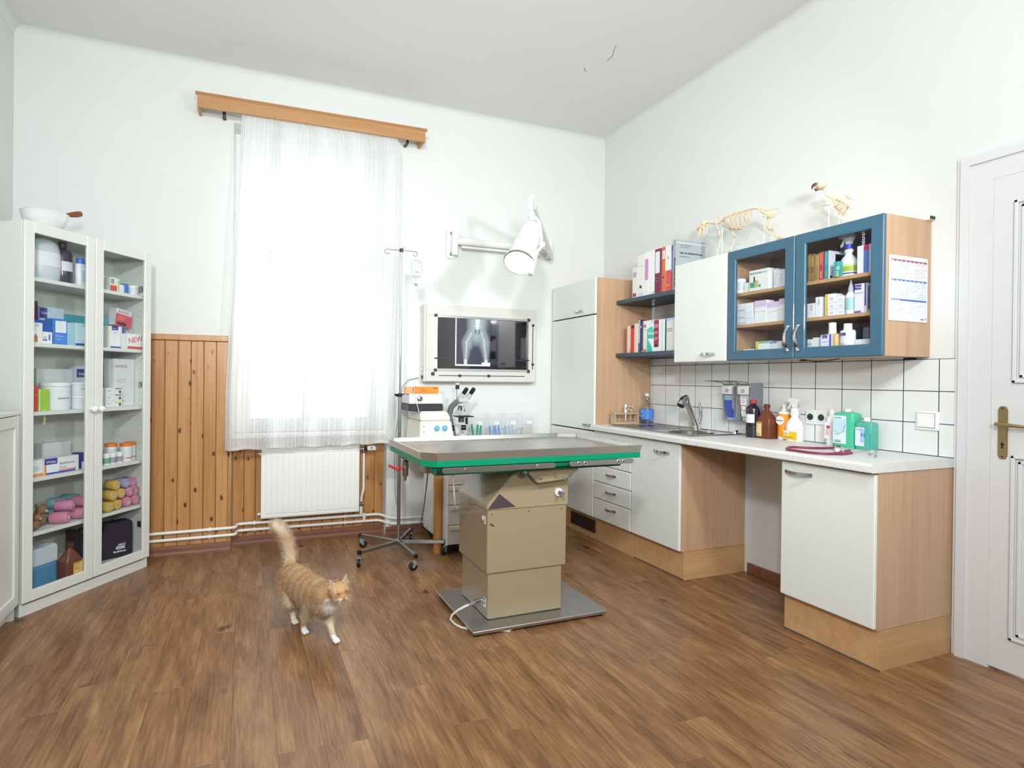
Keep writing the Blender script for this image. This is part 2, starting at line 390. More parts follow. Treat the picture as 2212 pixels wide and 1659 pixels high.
# ---- skirting boards (stepped profile), along x and along y
def skirt(n, x0, x1, y, h=.062):
    m = MB(); pf = [(0, 0), (-.026, 0), (-.026, .012), (-.018, .024), (-.018, h - .014), (-.010, h - .004), (-.010, h), (0, h)]
    m.prism([(a, b) for a, b in pf], 0, x1 - x0); o = m.build(n, SKIRT); o.rotation_euler = (0, 0, -PI / 2); o.location = (x0, y, 0)
    o.rotation_euler = (0, 0, 0)
    me = o.data; me.transform(Matrix(((0, 1, 0, 0), (1, 0, 0, 0), (0, 0, 1, 0), (0, 0, 0, 1)))); me.flip_normals()
    return struct(o)
skirt('baseboard_left', XL + .3, NX0, YW - .014)
skirt('baseboard_niche', NX0, NX1, NYB - .014)
skirt('baseboard_back', NX1, 2.38, YW)
o = struct(B('baseboard_right', SKIRT, None, XK - .014, 1.556, 0, XK, 2.66, .066, bev=.004))
# ---- door: architrave, lining and leaf
dm = mat('#d9dbdb', .35)
ar = MB(); Y0, Y1, ZT = DY0 - .115, 1.556, 2.225
for (a, b, t) in ((0, .016, .012), (.016, .050, .024), (.050, .132, .014)):
    ar.box(XK - t, Y1 - b, 0, XK, Y1 - a, ZT - a)
    ar.box(XK - t, Y0 + a, 0, XK, Y0 + b, ZT - a)
    ar.box(XK - t, Y0 + b, ZT - b, XK, Y1 - b, ZT - a)
ar.box(XK + .05, DY0, 0, XK + .2, DY0 + .02, DZ); ar.box(XK + .05, DY1 - .02, 0, XK + .2, DY1, DZ)
struct(ar.build('trim_2', dm))
lf = MB(); lf.box(XK - .012, DY0 + .008, .008, XK + .030, 1.427, 2.10, bev=.004)
leaf = struct(lf.build('door_1', dm))
pn = MB()
for (za, zb) in ((.15, .92), (1.22, 1.98)):
    for t, s_ in ((0, .012), (.022, .008)):
        ya, yb = DY0 + .13 + t, 1.427 - .075 - t
        pn.box(XK - .012 - s_, ya, za + t, XK - .012, ya + .014, zb - t, bev=.003); pn.box(XK - .012 - s_, yb - .014, za + t, XK - .012, yb, zb - t, bev=.003)
        pn.box(XK - .012 - s_, ya, za + t, XK - .012, yb, za + t + .014, bev=.003); pn.box(XK - .012 - s_, ya, zb - t - .014, XK - .012, yb, zb - t, bev=.003)
# tall moulding strip of the long panel
pn.build('panel_moulding', dm, leaf)
BRASS = mat('#a89668', .3, .85)
hp = MB(); yc = 1.381
hp.prism([(yc - .016, .915), (yc - .009, .900), (yc + .009, .900), (yc + .016, .915), (yc + .016, 1.108), (yc + .009, 1.122), (yc - .009, 1.122), (yc - .016, 1.108)], -.006, 0, BRASS, bev=.0015)
o = hp.build('handle_plate', BRASS, leaf); o.data.transform(Matrix(((0, 1, 0, XK - .0125), (1, 0, 0, 0), (0, 0, 1, 0), (0, 0, 0, 1)))); o.data.flip_normals()
hh = MB(); hh.cyl((XK - .018, yc, 1.047), (XK - .055, yc, 1.047), .009, m=BRASS); hh.tube([(XK - .055, yc + .008, 1.048), (XK - .057, yc - .03, 1.046), (XK - .054, yc - .085, 1.042), (XK - .050, yc - .12, 1.040)], [.008, .008, .007, .006], 8, BRASS)
hh.build('lever', BRASS, leaf)
kk = MB(); kk.ball((XK - .0195, yc, .962), (.002, .006, .008), 10, BLACK); kk.cyl((XK - .02, yc, .948), (XK - .018, yc, .948), .004, m=BLACK); kk.cyl((XK - .021, yc, 1.112), (XK - .018, yc, 1.112), .0035, m=DARK); kk.cyl((XK - .021, yc, .910), (XK - .018, yc, .910), .0035, m=DARK); kk.build('keyhole', BLACK, leaf)
# ---- wall tiles: grout backing and one object per tile
gr = MB(); gr.box(XK - .0072, 1.556, .868, XK + .001, 3.59, 1.329); gr.box(XK - .0072, 1.72, 1.329, XK + .001, 3.59, 1.387); gr = gr.build('grout', mat('#24384b', .8), wall_right)
TILE = mat('#e6e8e6', .12, spec=.6)
tmh = {}
def tile_mesh(wd, h):
    k = (round(wd, 4), round(h, 4))
    if k not in tmh:
        m = MB(); m.box(-.0088, -wd + .0019, .0019, -.003, -.0019, h - .0019, bev=.0012); o = m.build('tile', TILE); tmh[k] = o.data; bpy.data.objects.remove(o)
    return tmh[k]
for r in range(4):
    z = .878 + .15 * r; h = .15 if r < 3 else (.057)
    for j in range(14):
        ya = 3.57 - .15 * j; wd = min(.15, ya - 1.556)
        if r == 3 and ya - wd < 1.75: continue
        o = bpy.data.objects.new('tile', tile_mesh(wd, h)); COL.objects.link(o); o.parent = wall_right; o.location = (XK, ya, z)
    o = bpy.data.objects.new('tile', tile_mesh(.02, h)); COL.objects.link(o); o.parent = wall_right; o.location = (XK, 3.59, z)
# ---------------------------------------------------------------- kitchen run along the right wall; local frame: front -y, left to right +x
RZ = -PI / 2
def bar_handle(parent, x, z, y, vertical=False, L=.105, name='handle'):
    """bow handle standing off a front at local y"""
    m = MB(); n = 10; pts = []
    for i in range(n + 1):
        t = -1 + 2 * i / n; d = .026 * (1 - t * t) + .006
        pts.append((t * L / 2, -d, 0))
    # flat wide bow
    before = set(m.bm.faces); hw = .0075
    top = []; 
    for (px, py, _) in pts:
        top.append([m.bm.verts.new((px, py - .002, -hw)), m.bm.verts.new((px, py - .002, hw)), m.bm.verts.new((px, py + .002, hw)), m.bm.verts.new((px, py + .002, -hw))])
    for a, b in zip(top, top[1:]):
        for k in range(4): m.bm.faces.new((a[k], a[(k + 1) % 4], b[(k + 1) % 4], b[k]))
    m.bm.faces.new(top[0][::-1]); m.bm.faces.new(top[-1])
    m._fin(before, CHROME, None, False)
    for s_ in (-1, 1): m.box(s_ * L / 2 - .004, -.010, -hw, s_ * L / 2 + .004, 0, hw, bev=.001, m=CHROME)
    for i in range(9): m.box(-.034 + i * .0075, -.0345 + abs(i - 4) ** 2 * .0006, -hw - .0004, -.0325 + i * .0075, -.031 + abs(i - 4) ** 2 * .0006, hw + .0004, m=CHROMEB)
    o = m.build(name, CHROME, parent)
    o.location = (x, y, z)
    if vertical: o.rotation_euler = (0, PI / 2, 0)
    return o
def front(parent, name, x0, z0, x1, z1, y, m=LACQ, t=.02):
    return B(name, m, parent, x0, y, z0, x1, y + t, z1, bev=.006, seg=3)
def carcass(parent, x0, x1, z0, z1, y0, mside=BEECH, back=True, name='body'):
    m = MB(); t = .016
    m.box(x0, y0, z0, x0 + t, 0, z1, m=mside); m.box(x1 - t, y0, z0, x1, 0, z1, m=mside)
    m.box(x0 + t, y0, z0, x1 - t, 0, z0 + t, m=mside); m.box(x0 + t, y0, z1 - t, x1 - t, 0, z1, m=mside)
    if back: m.box(x0 + t, -.008, z0 + t, x1 - t, -.002, z1 - t, m=CABIN_DIM)
    return m.build(name, None, parent)
YD = 2.465 - XK + .0; YC = 2.485 - XK      # door front plane, carcass front (local y)
G = -.002
# tall cabinet
t = thing('tall_cabinet', 'tall white kitchen cabinet with beech side panel in the room corner', 'cabinet', (XK + G, 4.225, 0), RZ)
carcass(t, 0, .635, .172, 1.99, YC)
def doorp(parent, x0, z0, x1, z1, hx=None, hz=None, y=YD, vert=False, name='door', m=LACQ, L=.105):
    d = front(parent, name, x0, z0, x1, z1, y, m)
    if hx is not None: bar_handle(d, hx, hz, y, vert, L)
    return d
doorp(t, .0, 1.716, .633, 1.993, .43, 1.753); doorp(t, .0, .829, .633, 1.708, .555, .868); doorp(t, .0, .174, .633, .821)
B('plinth', BEECH_H, t, 0, 2.50 - XK, 0, .635, 0, .170)
# ventilation grille in the plinth
g = MB(); g.box(.28, 2.494 - XK, .045, .625, 2.50 - XK, .145, bev=.002, m=mat('#5d3a28', .5))
for i in range(32):
    for k in range(6): g.box(.288 + i * .0104, 2.4925 - XK, .053 + k * .0145, .2955 + i * .0104, 2.4945 - XK, .063 + k * .0145, m=mat('#1d1312', .6))
g.build('vent_grille', None, t)
# drawer unit
t = thing('drawer_unit', 'white kitchen base unit with a stack of five drawers below the draining board', 'drawer unit', (XK + G, 3.588, 0), RZ)
carcass(t, 0, .438, .172, .836, YC)
zs = [.174, .326, .453, .579, .707, .833]
for i in range(5):
    d = front(t, 'drawer', .001, zs[i] + .002, .436, zs[i + 1] - .002, YD)
    bar_handle(d, .225, (zs[i] + zs[i + 1]) / 2 + (.028 if i == 0 else .012), YD, False, .11)
B('plinth', BEECH_H, t, 0, 2.50 - XK, 0, .438, -.01, .170)
# base cabinet with sink
t = thing('sink_cabinet', 'white base cabinet under the sink with beech side facing the knee space', 'cabinet', (XK + G, 3.148, 0), RZ)
carcass(t, 0, .458, .172, .836, YC)
doorp(t, .001, .176, .457, .829, .305, .765, L=.13)
m = MB(); m.box(0, 2.50 - XK, 0, .448, 2.516 - XK, .170, m=BEECH_H); m.box(.448 + .0006, 2.50 - XK, 0, .462, 0, .170, m=BEECH_H); m.build('plinth', None, t)
B('plinth_seal', mat('#5b4a44', .6), t, 0, 2.494 - XK, 0, .466, 2.50 - XK, .006)
# right base cabinet
t = thing('base_cabinet', 'white single-door base cabinet at the door end of the worktop', 'cabinet', (XK + G, 2.003, 0), RZ)
carcass(t, 0, .443, .172, .836, YC)
doorp(t, .001, .178, .442, .829, .098, .782, L=.13)
m = MB(); m.box(0.0, 2.50 - XK, 0, .428, 2.516 - XK, .170, m=BEECH_H); m.box(.4286, 2.50 - XK, 0, .4436, -.012, .170, m=BEECH_H); m.box(0, 2.516 - XK, 0, .015, -.012, .170, m=BEECH_H); m.build('plinth', None, t)
B('plinth_seal', mat('#5b4a44', .6), t, 0, 2.494 - XK, 0, .449, 2.50 - XK, .006)
# worktop with a hole for the sink bowl
WTM, nt, b, N, L_ = _nodes('worktop_laminate')
tc = N('ShaderNodeTexCoord'); n1 = N('ShaderNodeTexNoise'); n1.inputs['Scale'].default_value = 260; n1.inputs['Detail'].default_value = 2; L_(tc.outputs['Object'], n1.inputs['Vector'])
rp = _ramp(nt, [(.35, '#c6c6c2'), (.48, '#e1e1de'), (.7, '#e8e8e6')]); L_(n1.outputs['Fac'], rp.inputs[0]); L_(rp.outputs[0], b.inputs['Base Color']); b.inputs['Roughness'].default_value = .38
WX = 2.428
sx0, sx1, sy0, sy1 = 2.55, 2.86, 2.70, 3.02   # bowl hole
m = MB()
zb, zt = .838, .877
m.box(sx0, 1.554, zb, XK - .009, sy0, zt, m=WTM); m.box(sx0, sy1, zb, XK - .009, 3.588, zt, m=WTM)
fr_ = [(sx0, zb), (WX + .004, zb), (WX + .0012, zb + .001), (WX, zb + .005), (WX, zt - .012), (WX + .0015, zt - .006), (WX + .005, zt - .002), (WX + .011, zt), (sx0, zt)]
m.prism(fr_, 1.554, 3.588, m=WTM); m.box(sx1, sy0, zb, XK - .009, sy1, zt, m=WTM)
wt = m.build('worktop', None); tag(wt, 'long pale speckled kitchen worktop along the tiled wall', 'worktop')
# ---- sink
sk = thing('sink', 'stainless steel inset sink with round bowl and draining board', 'sink', (0, 0, 0))
m = MB(); z = .8775; x0, x1, y0, y1 = 2.505, 2.945, 2.655, 3.46
cx, cy, R = 2.705, 2.86, .150
# plate with a circular opening
n = 48; before = set(m.bm.faces)
def rp_(a):
    dx, dy = math.cos(a), math.sin(a); k = min((x1 - cx) / dx if dx > 1e-6 else 9e9, (x0 - cx) / dx if dx < -1e-6 else 9e9, (y1 - cy) / dy if dy > 1e-6 else 9e9, (y0 - cy) / dy if dy < -1e-6 else 9e9)
    return cx + dx * k, cy + dy * k
angs = sorted(set([2 * PI * i / n for i in range(n)] + [math.atan2(b_ - cy, a_ - cx) % (2 * PI) for a_ in (x0, x1) for b_ in (y0, y1)]))
inn = [m.bm.verts.new((cx + R * math.cos(a), cy + R * math.sin(a), z + .0025)) for a in angs]; out = [m.bm.verts.new((*rp_(a), z + .0025)) for a in angs]; lo = [m.bm.verts.new((*rp_(a), z - .0002)) for a in angs]
q = len(angs)
for i in range(q):
    j = (i + 1) % q; m.bm.faces.new((inn[i], inn[j], out[j], out[i])); m.bm.faces.new((out[i], out[j], lo[j], lo[i]))
m._fin(before, STL2)
for i in range(7): m.box(2.57 + i * .048, 3.07, z + .0025, 2.578 + i * .048, 3.40, z + .0045, bev=.001, m=STL2)
m.tube([(x0 + .012, y0 + .012, z + .003), (x1 - .012, y0 + .012, z + .003), (x1 - .012, y1 - .012, z + .003), (x0 + .012, y1 - .012, z + .003), (x0 + .012, y0 + .012, z + .003)], .003, 6, STL2)
m.build('drainer_plate', None, sk)
m = MB(); m.lathe([(R, z + .0025), (R - .006, z - .004), (R - .010, z - .11), (R - .04, z - .135), (.03, z - .14), (0, z - .142)], 40, (cx, cy, 0), m=STL2); m.lathe([(0, z - .138), (.03, z - .138), (.034, z - .1405)], 20, (cx, cy, 0), m=CHROME); m.build('bowl', None, sk)
m = MB(); q = (2.915, 2.70); m.cyl((q[0], q[1], z), (q[0], q[1], z + .016), .019, .015, 18, CHROME); m.ball((q[0], q[1] - .012, z + .02), (.012, .008, .007), 10, BLACK); m.build('plug_knob', None, sk)
# ---- tap
tp = thing('kitchen_tap', 'chrome kitchen tap with pull-out spout over the sink', 'tap', (2.885, 3.005, .880))
m = MB(); m.lathe([(.033, 0), (.033, .004), (.026, .010), (.024, .03), (.023, .05), (0, .05)], 24, m=CHROME); m.build('base', None, tp)
m = MB(); m.tube([(0, 0, .03), (-.02, -.004, .07), (-.055, -.006, .13), (-.085, -.008, .185)], [.023, .021, .019, .019], 18, CHROME); m.build('spout', None, tp)
m = MB(); m.tube([(-.083, -.008, .180), (-.098, -.009, .215), (-.102, -.009, .225)], [.020, .024, .020], 18, CHROME)
m.tube([(-.085, -.008, .222), (-.115, -.009, .205), (-.140, -.010, .168)], [.020, .026, .027], 20, CHROME); m.lathe([(0, 0), (.024, 0), (.024, .003), (0, .003)], 20, m=DARK, Mx=T(-.1415, -.010, .1655) @ Matrix.Rotation(math.radians(-140), 4, 'Y')); m.build('spray_head', None, tp)
m = MB(); m.tube([(.018, -.01, .04), (.028, -.016, .09), (.024, -.02, .15), (.008, -.02, .185)], [.013, .012, .011, .007], 12, CHROME); m.build('lever', None, tp)
# ---- upper units
zu0, zu1 = 1.338, 1.975; UD = 2.66 - XK; UC = 2.68 - XK
t = thing('wall_cabinet', 'white wall cabinet between the open shelves and the blue glass doors', 'cabinet', (XK + G, 2.972, 0), RZ)
carcass(t, 0, .436, zu0, zu1, UC, mside=WHITEP)
doorp(t, .001, zu0 - .003, .434, zu1 + .002, .30, zu0 + .042, y=UD, L=.115)
t = thing('glass_wall_cabinet', 'wall cabinet with two petrol blue framed glass doors and beech side', 'cabinet', (XK + G, 2.534, 0), RZ)
Wc = .871
carcass(t, 0, Wc, zu0, zu1, UC)
m = MB(); m.box(.435, -.010, zu0 + .02, .443, -.0085, zu1 - .02, m=mat('#4a3832', .6)); m.build('back_joint', None, t)
for zz in (1.712, 1.527): B('shelf', BEECH_H, t, .017, UC + .015, zz, Wc - .017, -.01, zz + .017)
def gdoor(x0, x1, hx):
    fw = .058; m = MB(); a, b_ = zu0 - .003, zu1 + .002
    m.box(x0, UD, a, x0 + fw, UD + .02, b_, bev=.007, seg=3, m=BLUE); m.box(x1 - fw, UD, a, x1, UD + .02, b_, bev=.007, seg=3, m=BLUE)
    m.box(x0 + fw * .7, UD + .001, a, x1 - fw * .7, UD + .02, a + fw, bev=.006, seg=2, m=BLUE); m.box(x0 + fw * .7, UD + .001, b_ - fw, x1 - fw * .7, UD + .02, b_, bev=.006, seg=2, m=BLUE)
    d = m.build('door', None, t)
    B('pane', GLASSD, d, x0 + fw - .005, UD + .010, a + fw - .005, x1 - fw + .005, UD + .0135, b_ - fw + .005)
    bar_handle(d, hx, zu0 + .105, UD, True, .125)
gdoor(0, .4345, .4345 - .028); gdoor(.4365, Wc, .4365 + .028)
# cable under the cabinet
m = MB(); m.tube([(.36, -.16, zu0 - .004), (.42, -.15, zu0 - .012), (.5, -.16, zu0 - .010), (.56, -.17, zu0 - .003)], .003, 6, mat('#5a3a2a', .5)); m.box(.35, -.18, zu0 - .01, .37, -.15, zu0 - .001, m=DARK); m.build('under_cable', None, t)
m = MB(); m.box(Wc - .012, -.042, zu1, Wc + .016, -.004, zu1 + .018, bev=.003, m=WHITEP); m.box(Wc + .016, -.040, zu1 + .002, Wc + .019, -.006, zu1 + .016, m=DARK); m.build('end_bracket', None, t)
# open shelves
def wshelf(z, lab):
    o = B('wall_shelf', DBLUE, None, 2.652, 2.974, z, XK - .002, 3.588, z + .029, bev=.002); tag(o, lab, 'shelf'); return o
wshelf(1.791, 'upper dark grey-blue wall shelf holding tall binders'); wshelf(1.388, 'lower dark grey-blue wall shelf holding books')
# ---------------------------------------------------------------- curtain, pelmet, radiator, pipes
pe = thing('pelmet', 'oak curtain pelmet board with end brackets above the window', 'pelmet', (-.31, 4.10, 2.992), 0)
pe.rotation_euler = (0, -.0118, 0)
m = MB(); m.box(0, -.009, 0, 1.575, .009, .085, bev=.002, m=PELM); m.build('front_board', None, pe)
m = MB(); m.prism([(0, 0), (.006, 0), (.02, .014), (.02, .018), (0, .018)], 0, 1.6); o = m.build('cornice', PELM, pe); o.data.transform(Matrix(((0, 1, 0, -.013), (-1, 0, 0, -.003), (0, 0, 1, .078), (0, 0, 0, 1))))
for xx in (0, 1.557): MB().box(xx, .009, 0, xx + .018, .138, .080, bev=.002, m=PELM).build('end_board', None, pe)
m = MB(); m.box(.02, .02, .035, 1.555, .028, .05, m=WHITEP); m.box(.02, .05, .035, 1.555, .058, .05, m=WHITEP)
for xx in (.15, 1.44): m.box(xx, .05, -.003, xx + .022, .138, .004, m=DARK); m.box(xx, .05, .004, xx + .022, .054, .035, m=DARK)
m.build('curtain_rail', None, pe)
# sheer curtain
cm = bpy.data.materials.new('sheer'); cm.use_nodes = True; nt = cm.node_tree; nt.nodes.clear(); N = nt.nodes.new; L_ = nt.links.new
o_ = N('ShaderNodeOutputMaterial'); mx = N('ShaderNodeMixShader'); tr_ = N('ShaderNodeBsdfTransparent'); ad_ = N('ShaderNodeMixShader'); df = N('ShaderNodeBsdfDiffuse'); tl = N('ShaderNodeBsdfTranslucent')
df.inputs[0].default_value = (.9, .91, .9, 1); tl.inputs[0].default_value = (.93, .94, .95, 1); ad_.inputs[0].default_value = .45
tc = N('ShaderNodeTexCoord'); mp = N('ShaderNodeMapping'); mp.inputs['Scale'].default_value = (45, 1, .5); nz = N('ShaderNodeTexNoise'); nz.inputs['Scale'].default_value = 1.5; nz.inputs['Detail'].default_value = 3
L_(tc.outputs['Object'], mp.inputs[0]); L_(mp.outputs[0], nz.inputs['Vector'])
mr = N('ShaderNodeMapRange'); mr.inputs[1].default_value = .3; mr.inputs[2].default_value = .7; mr.inputs[3].default_value = .72; mr.inputs[4].default_value = .81; L_(nz.outputs['Fac'], mr.inputs[0])
L_(df.outputs[0], ad_.inputs[1]); L_(tl.outputs[0], ad_.inputs[2]); L_(mr.outputs[0], mx.inputs[0]); L_(tr_.outputs[0], mx.inputs[1]); L_(ad_.outputs[0], mx.inputs[2]); L_(mx.outputs[0], o_.inputs[0])
cu = MB(); nx, nz_ = 420, 40; rnd = [random.uniform(-1, 1) for _ in range(80)]
def fold(u):
    k = u * 34; a = math.sin(2 * PI * k + 1.3 * math.sin(k * 1.7) + .8 * math.sin(k * .61 + 1))
    return a * (.62 + .38 * math.sin(k * .9 + 2))
rows = []
for j in range(nz_ + 1):
    v = j / nz_; row = []
    for i in range(nx + 1):
        u = i / nx
        xl = -.036 - .09 * min(1, v * 1.2) ** .9; xr = 1.095 - .0 * v - .048 * max(0, v - .3) / .7
        if v < .05: xr -= .05 * (1 - v / .05) ** 2
        x = xl + (xr - xl) * u
        z = 3.003 + .028 * u - v * (2.292 + .004 * math.sin(u * 40)) - v * .028 * u * .4
        amp = .011 + .015 * min(1, v * 2.5)
        y = 4.122 + amp * fold(u) + .006 * math.sin(v * 3 + u * 9)
        z -= (.008 * (fold(u) * .5 + .5)) * v
        row.append(cu.bm.verts.new((x, y, z)))
    rows.append(row)
for j in range(nz_):
    for i in range(nx):
        f = cu.bm.faces.new((rows[j][i], rows[j][i + 1], rows[j + 1][i + 1], rows[j + 1][i])); f.smooth = True
c = cu.build('sheer_curtain', cm, recalc=False); tag(c, 'sheer white pleated net curtain covering the tall window', 'curtain')
he = MB(); pr = None; rr = []
for i in range(nx + 1):
    p = rows[0][0] if False else None
hem = MB(); me = c.data; base = [me.vertices[(nz_) * (nx + 1) + i].co.copy() for i in range(nx + 1)]
vr = [(hem.bm.verts.new(p + Vector((0, -.0012, .022))), hem.bm.verts.new(p + Vector((0, -.0012, -.001)))) for p in base]
for a, b_ in zip(vr, vr[1:]): f = hem.bm.faces.new((a[0], b_[0], b_[1], a[1])); f.smooth = True
hem.build('hem', cm, c, recalc=False)
pc = atY(829, 362, 4.16); MB().tube([(pc.x, 4.158, pc.z), (pc.x + .002, 4.160, pc.z - .9), (pc.x, 4.158, 1.1)], .0035, 6, mat('#9a9c9e', .5)).build('pull_cord', None, c)
# radiator
ra = thing('radiator', 'white ribbed panel radiator under the window behind the curtain hem', 'radiator', (.113, 4.236, .195), 0)
m = MB(); W, H = .697, .50
m.box(0, 0, 0, W, .012, H, bev=.003); m.box(0, .045, 0, W, .057, H, bev=.003); m.build('panel', WHITEP, ra)
m = MB(); nr = 16; st = (W - .05) / nr
for i in range(nr):
    x = .025 + i * st; m.box(x + .002, -.0045, .03, x + st - .002, .002, H - .045, bev=.004)
m.box(.004, -.003, .008, W - .004, .002, .022, bev=.001); m.box(.004, -.003, H - .038, W - .004, .002, H - .006, bev=.002)
m.build('rib', WHITEP, ra)['kind'] = 'stuff'
m = MB(); m.box(-.003, -.002, H, W + .003, .059, H + .006, bev=.002)
for sx in (-.003, W): m.box(sx, -.002, 0, sx + .003, .059, H, bev=.001)
m.build('cover', WHITEP, ra)
for zz in (.03, H - .04): m = MB(); m.cyl((-.022, .03, zz), (0, .03, zz), .008, m=PIPEW); m.cyl((-.022, .03, zz - .0), (-.022, .012, zz), .005, m=CHROME); m.build('vent_plug', None, ra)
m = MB(); m.cyl((W, .03, H - .03), (W + .028, .03, H - .03), .009, m=CHROME); m.ball((W + .04, .03, H - .03), .014, 10, CHROME)
m.build('valve_body', None, ra)
m = MB(); m.cyl((W + .052, .02, H - .025), (W + .072, .005, H - .022), .018, .018, 16, DARK); m.cyl((W + .072, .005, H - .022), (W + .115, -.03, H - .018), .020, .018, 16, WHITEP); m.box(W + .085, -.036, H - .02, W + .10, -.028, H - .010, m=DARK); m.build('thermostat', None, ra)
# heating pipes
def pipe(name, lab, pts, clips):
    P = []; pts = [Vector(p) for p in pts]
    P.append(pts[0])
    for a, b_, c_ in zip(pts, pts[1:], pts[2:]):
        d1 = (a - b_).normalized(); d2 = (c_ - b_).normalized(); r = min(.035, (a - b_).length * .45, (c_ - b_).length * .45)
        for k in range(6):
            t_ = k / 5; P.append((b_ + d1 * r) * (1 - t_) ** 2 + b_ * 2 * t_ * (1 - t_) + (b_ + d2 * r) * t_ ** 2)
    P.append(pts[-1])
    m = MB(); m.tube(P, .0105, 12, PIPEW); o = m.build(name, None); tag(o, lab, 'pipe')
    if clips:
        for cx_, cy_, wy, z_ in clips:
            m = MB(); m.cyl((cx_ - .008, cy_, z_), (cx_ + .008, cy_, z_), .0135, m=PIPEW); m.box(cx_ - .005, cy_, z_ - .004, cx_ + .005, wy, z_ + .004, m=PIPEW)
            for dz in (-.018, .018): m.cyl((cx_, cy_ + .002, z_ + dz * .6), (cx_, cy_ + .002, z_ + dz), .003, m=PIPEW)
            m.build('clip', None, o)
    return o
ya, yb = YW - .030, 4.298
pipe('heating_pipe', 'upper of the two white heating pipes running along the window wall', [(-1.0, ya, .153), (-.052, ya, .157), (-.052, yb, .157), (.985, yb, .150), (1.055, ya, .130), (1.50, ya, .120)], [(-.22, ya, YW - .014, .156), (.07, yb, NYB - .014, .156), (.72, yb, NYB - .014, .152), (1.20, ya, YW, .127)])
pipe('heating_pipe', 'lower of the two white heating pipes running along the window wall', [(-1.0, ya, .106), (-.052, ya, .108), (-.052, yb, .110), (.985, yb, .103), (1.055, ya, .088), (1.50, ya, .080)], [(-.22, ya, YW - .014, .107), (.07, yb, NYB - .014, .109), (.72, yb, NYB - .014, .105), (1.20, ya, YW, .085)])
m = MB(); m.tube([(.852, 4.266, .645), (.852, 4.266, .36), (.846, 4.27, .33), (.838, 4.278, .29), (.838, 4.285, .25)], .0095, 10, PIPEW)
m.tube([(.838, 4.286, .262), (.838, 4.288, .225)], .013, 12, CHROMEB); m.cyl((.82, 4.285, .245), (.856, 4.285, .245), .008, m=CHROMEB); m.tube([(.838, 4.288, .23), (.838, 4.286, .165)], .0115, 10, PIPEW); m.tube([(.852, 4.266, .662), (.852, 4.266, .635)], .012, 12, CHROMEB)
o = m.build('riser_pipe', None); tag(o, 'short white vertical pipe feeding the radiator valve', 'pipe')
m = MB(); m.tube([(.865, yb + .003, .10), (.865, yb - .002, .165)], .0125, 10, PIPEW); m.build('pipe_link', None, o)
# ---------------------------------------------------------------- x-ray viewer
xv = thing('xray_viewer', 'wide wall-mounted light box with black screen showing an x-ray', 'light box', (1.302, 4.14, 1.19), 0)
VW, VH = .958, .594; SX0, SX1, SZ0, SZ1 = .087, .884, .090, .510
BOXM = mat('#d3d2cc', .45)
m = MB(); m.box(-.012, .012, -.006, VW + .012, .098, VH + .006, bev=.006, m=mat('#dddcd7', .45)); m.build('housing', None, xv)
m = MB(); m.box(0, 0, 0, VW, .012, SZ0, bev=.002, m=BOXM); m.box(0, 0, SZ1, VW, .012, VH, bev=.002, m=BOXM); m.box(0, 0, SZ0, SX0, .012, SZ1, m=BOXM); m.box(SX1, 0, SZ0, VW, .012, SZ1, m=BOXM)
m.build('face_frame', None, xv)
m = MB(); m.box(SX0, .006, SZ0, SX1, .010, SZ1, m=mat('#11121b', .06, spec=.9, coat=1.)); m.build('screen', None, xv)
m = MB(); m.box(SX0 - .004, -.005, SZ1 - .012, SX1 + .004, .004, SZ1 + .006, bev=.002, m=CHROMEB); m.box(SX0 - .004, -.005, SZ0 - .008, SX1 + .004, .004, SZ0 + .010, bev=.002, m=mat('#b9bcb9', .35, .5)); m.box(SX1 - .004, -.004, SZ0, SX1 + .006, .004, SZ1, bev=.001, m=CHROMEB); m.build('film_rail', None, xv)
m = MB(); m.box(SX0 - .020, -.004, SZ0 + .004, SX0 + .003, .004, SZ1, m=mat('#fbfbff', .5, emis=1.1)); m.build('light_strip', None, xv)
for a in (SX0 - .022, SX1 - .008):
    for b_ in (SZ0 - .014, SZ1 - .010): MB().box(a, -.009, b_, a + .024, .004, b_ + .024, bev=.002, m=DARK).build('corner_block', None, xv)
m = MB(); m.box(.105, -.004, .043, .855, 0, .048, m=DARK); m.box(.925, -.004, .10, .930, 0, .48, m=DARK)
for xx in (.28, .53): m.cyl((xx, -.012, .0455), (xx, 0, .0455), .011, m=DARK); m.box(xx - .014, -.006, .041, xx + .014, 0, .05, m=DARK)
for zz in (.145, .47): m.cyl((.9275, -.012, zz), (.9275, 0, zz), .010, m=DARK)
m.cyl((.055, -.014, .058), (.055, 0, .058), .014, m=DARK); m.box(SX0 - .02, -.009, .172, SX0 + .01, 0, .186, m=DARK); m.box(SX1 - .006, -.009, .172, SX1 + .01, 0, .182, m=DARK); m.box(SX0, .0045, .179, SX1, .0055, .1805, m=mat('#4a4c56', .5)); m.build('slide_control', None, xv)
m = MB(); m.box(-.014, .03, .075, -.010, .055, .115, m=mat('#7b8fb4', .4)); m.box(-.017, .036, .082, -.012, .05, .108, m=WHITEP); m.box(-.022, .035, .02, -.01, .055, .045, m=DARK); m.build('power_switch', None, xv)
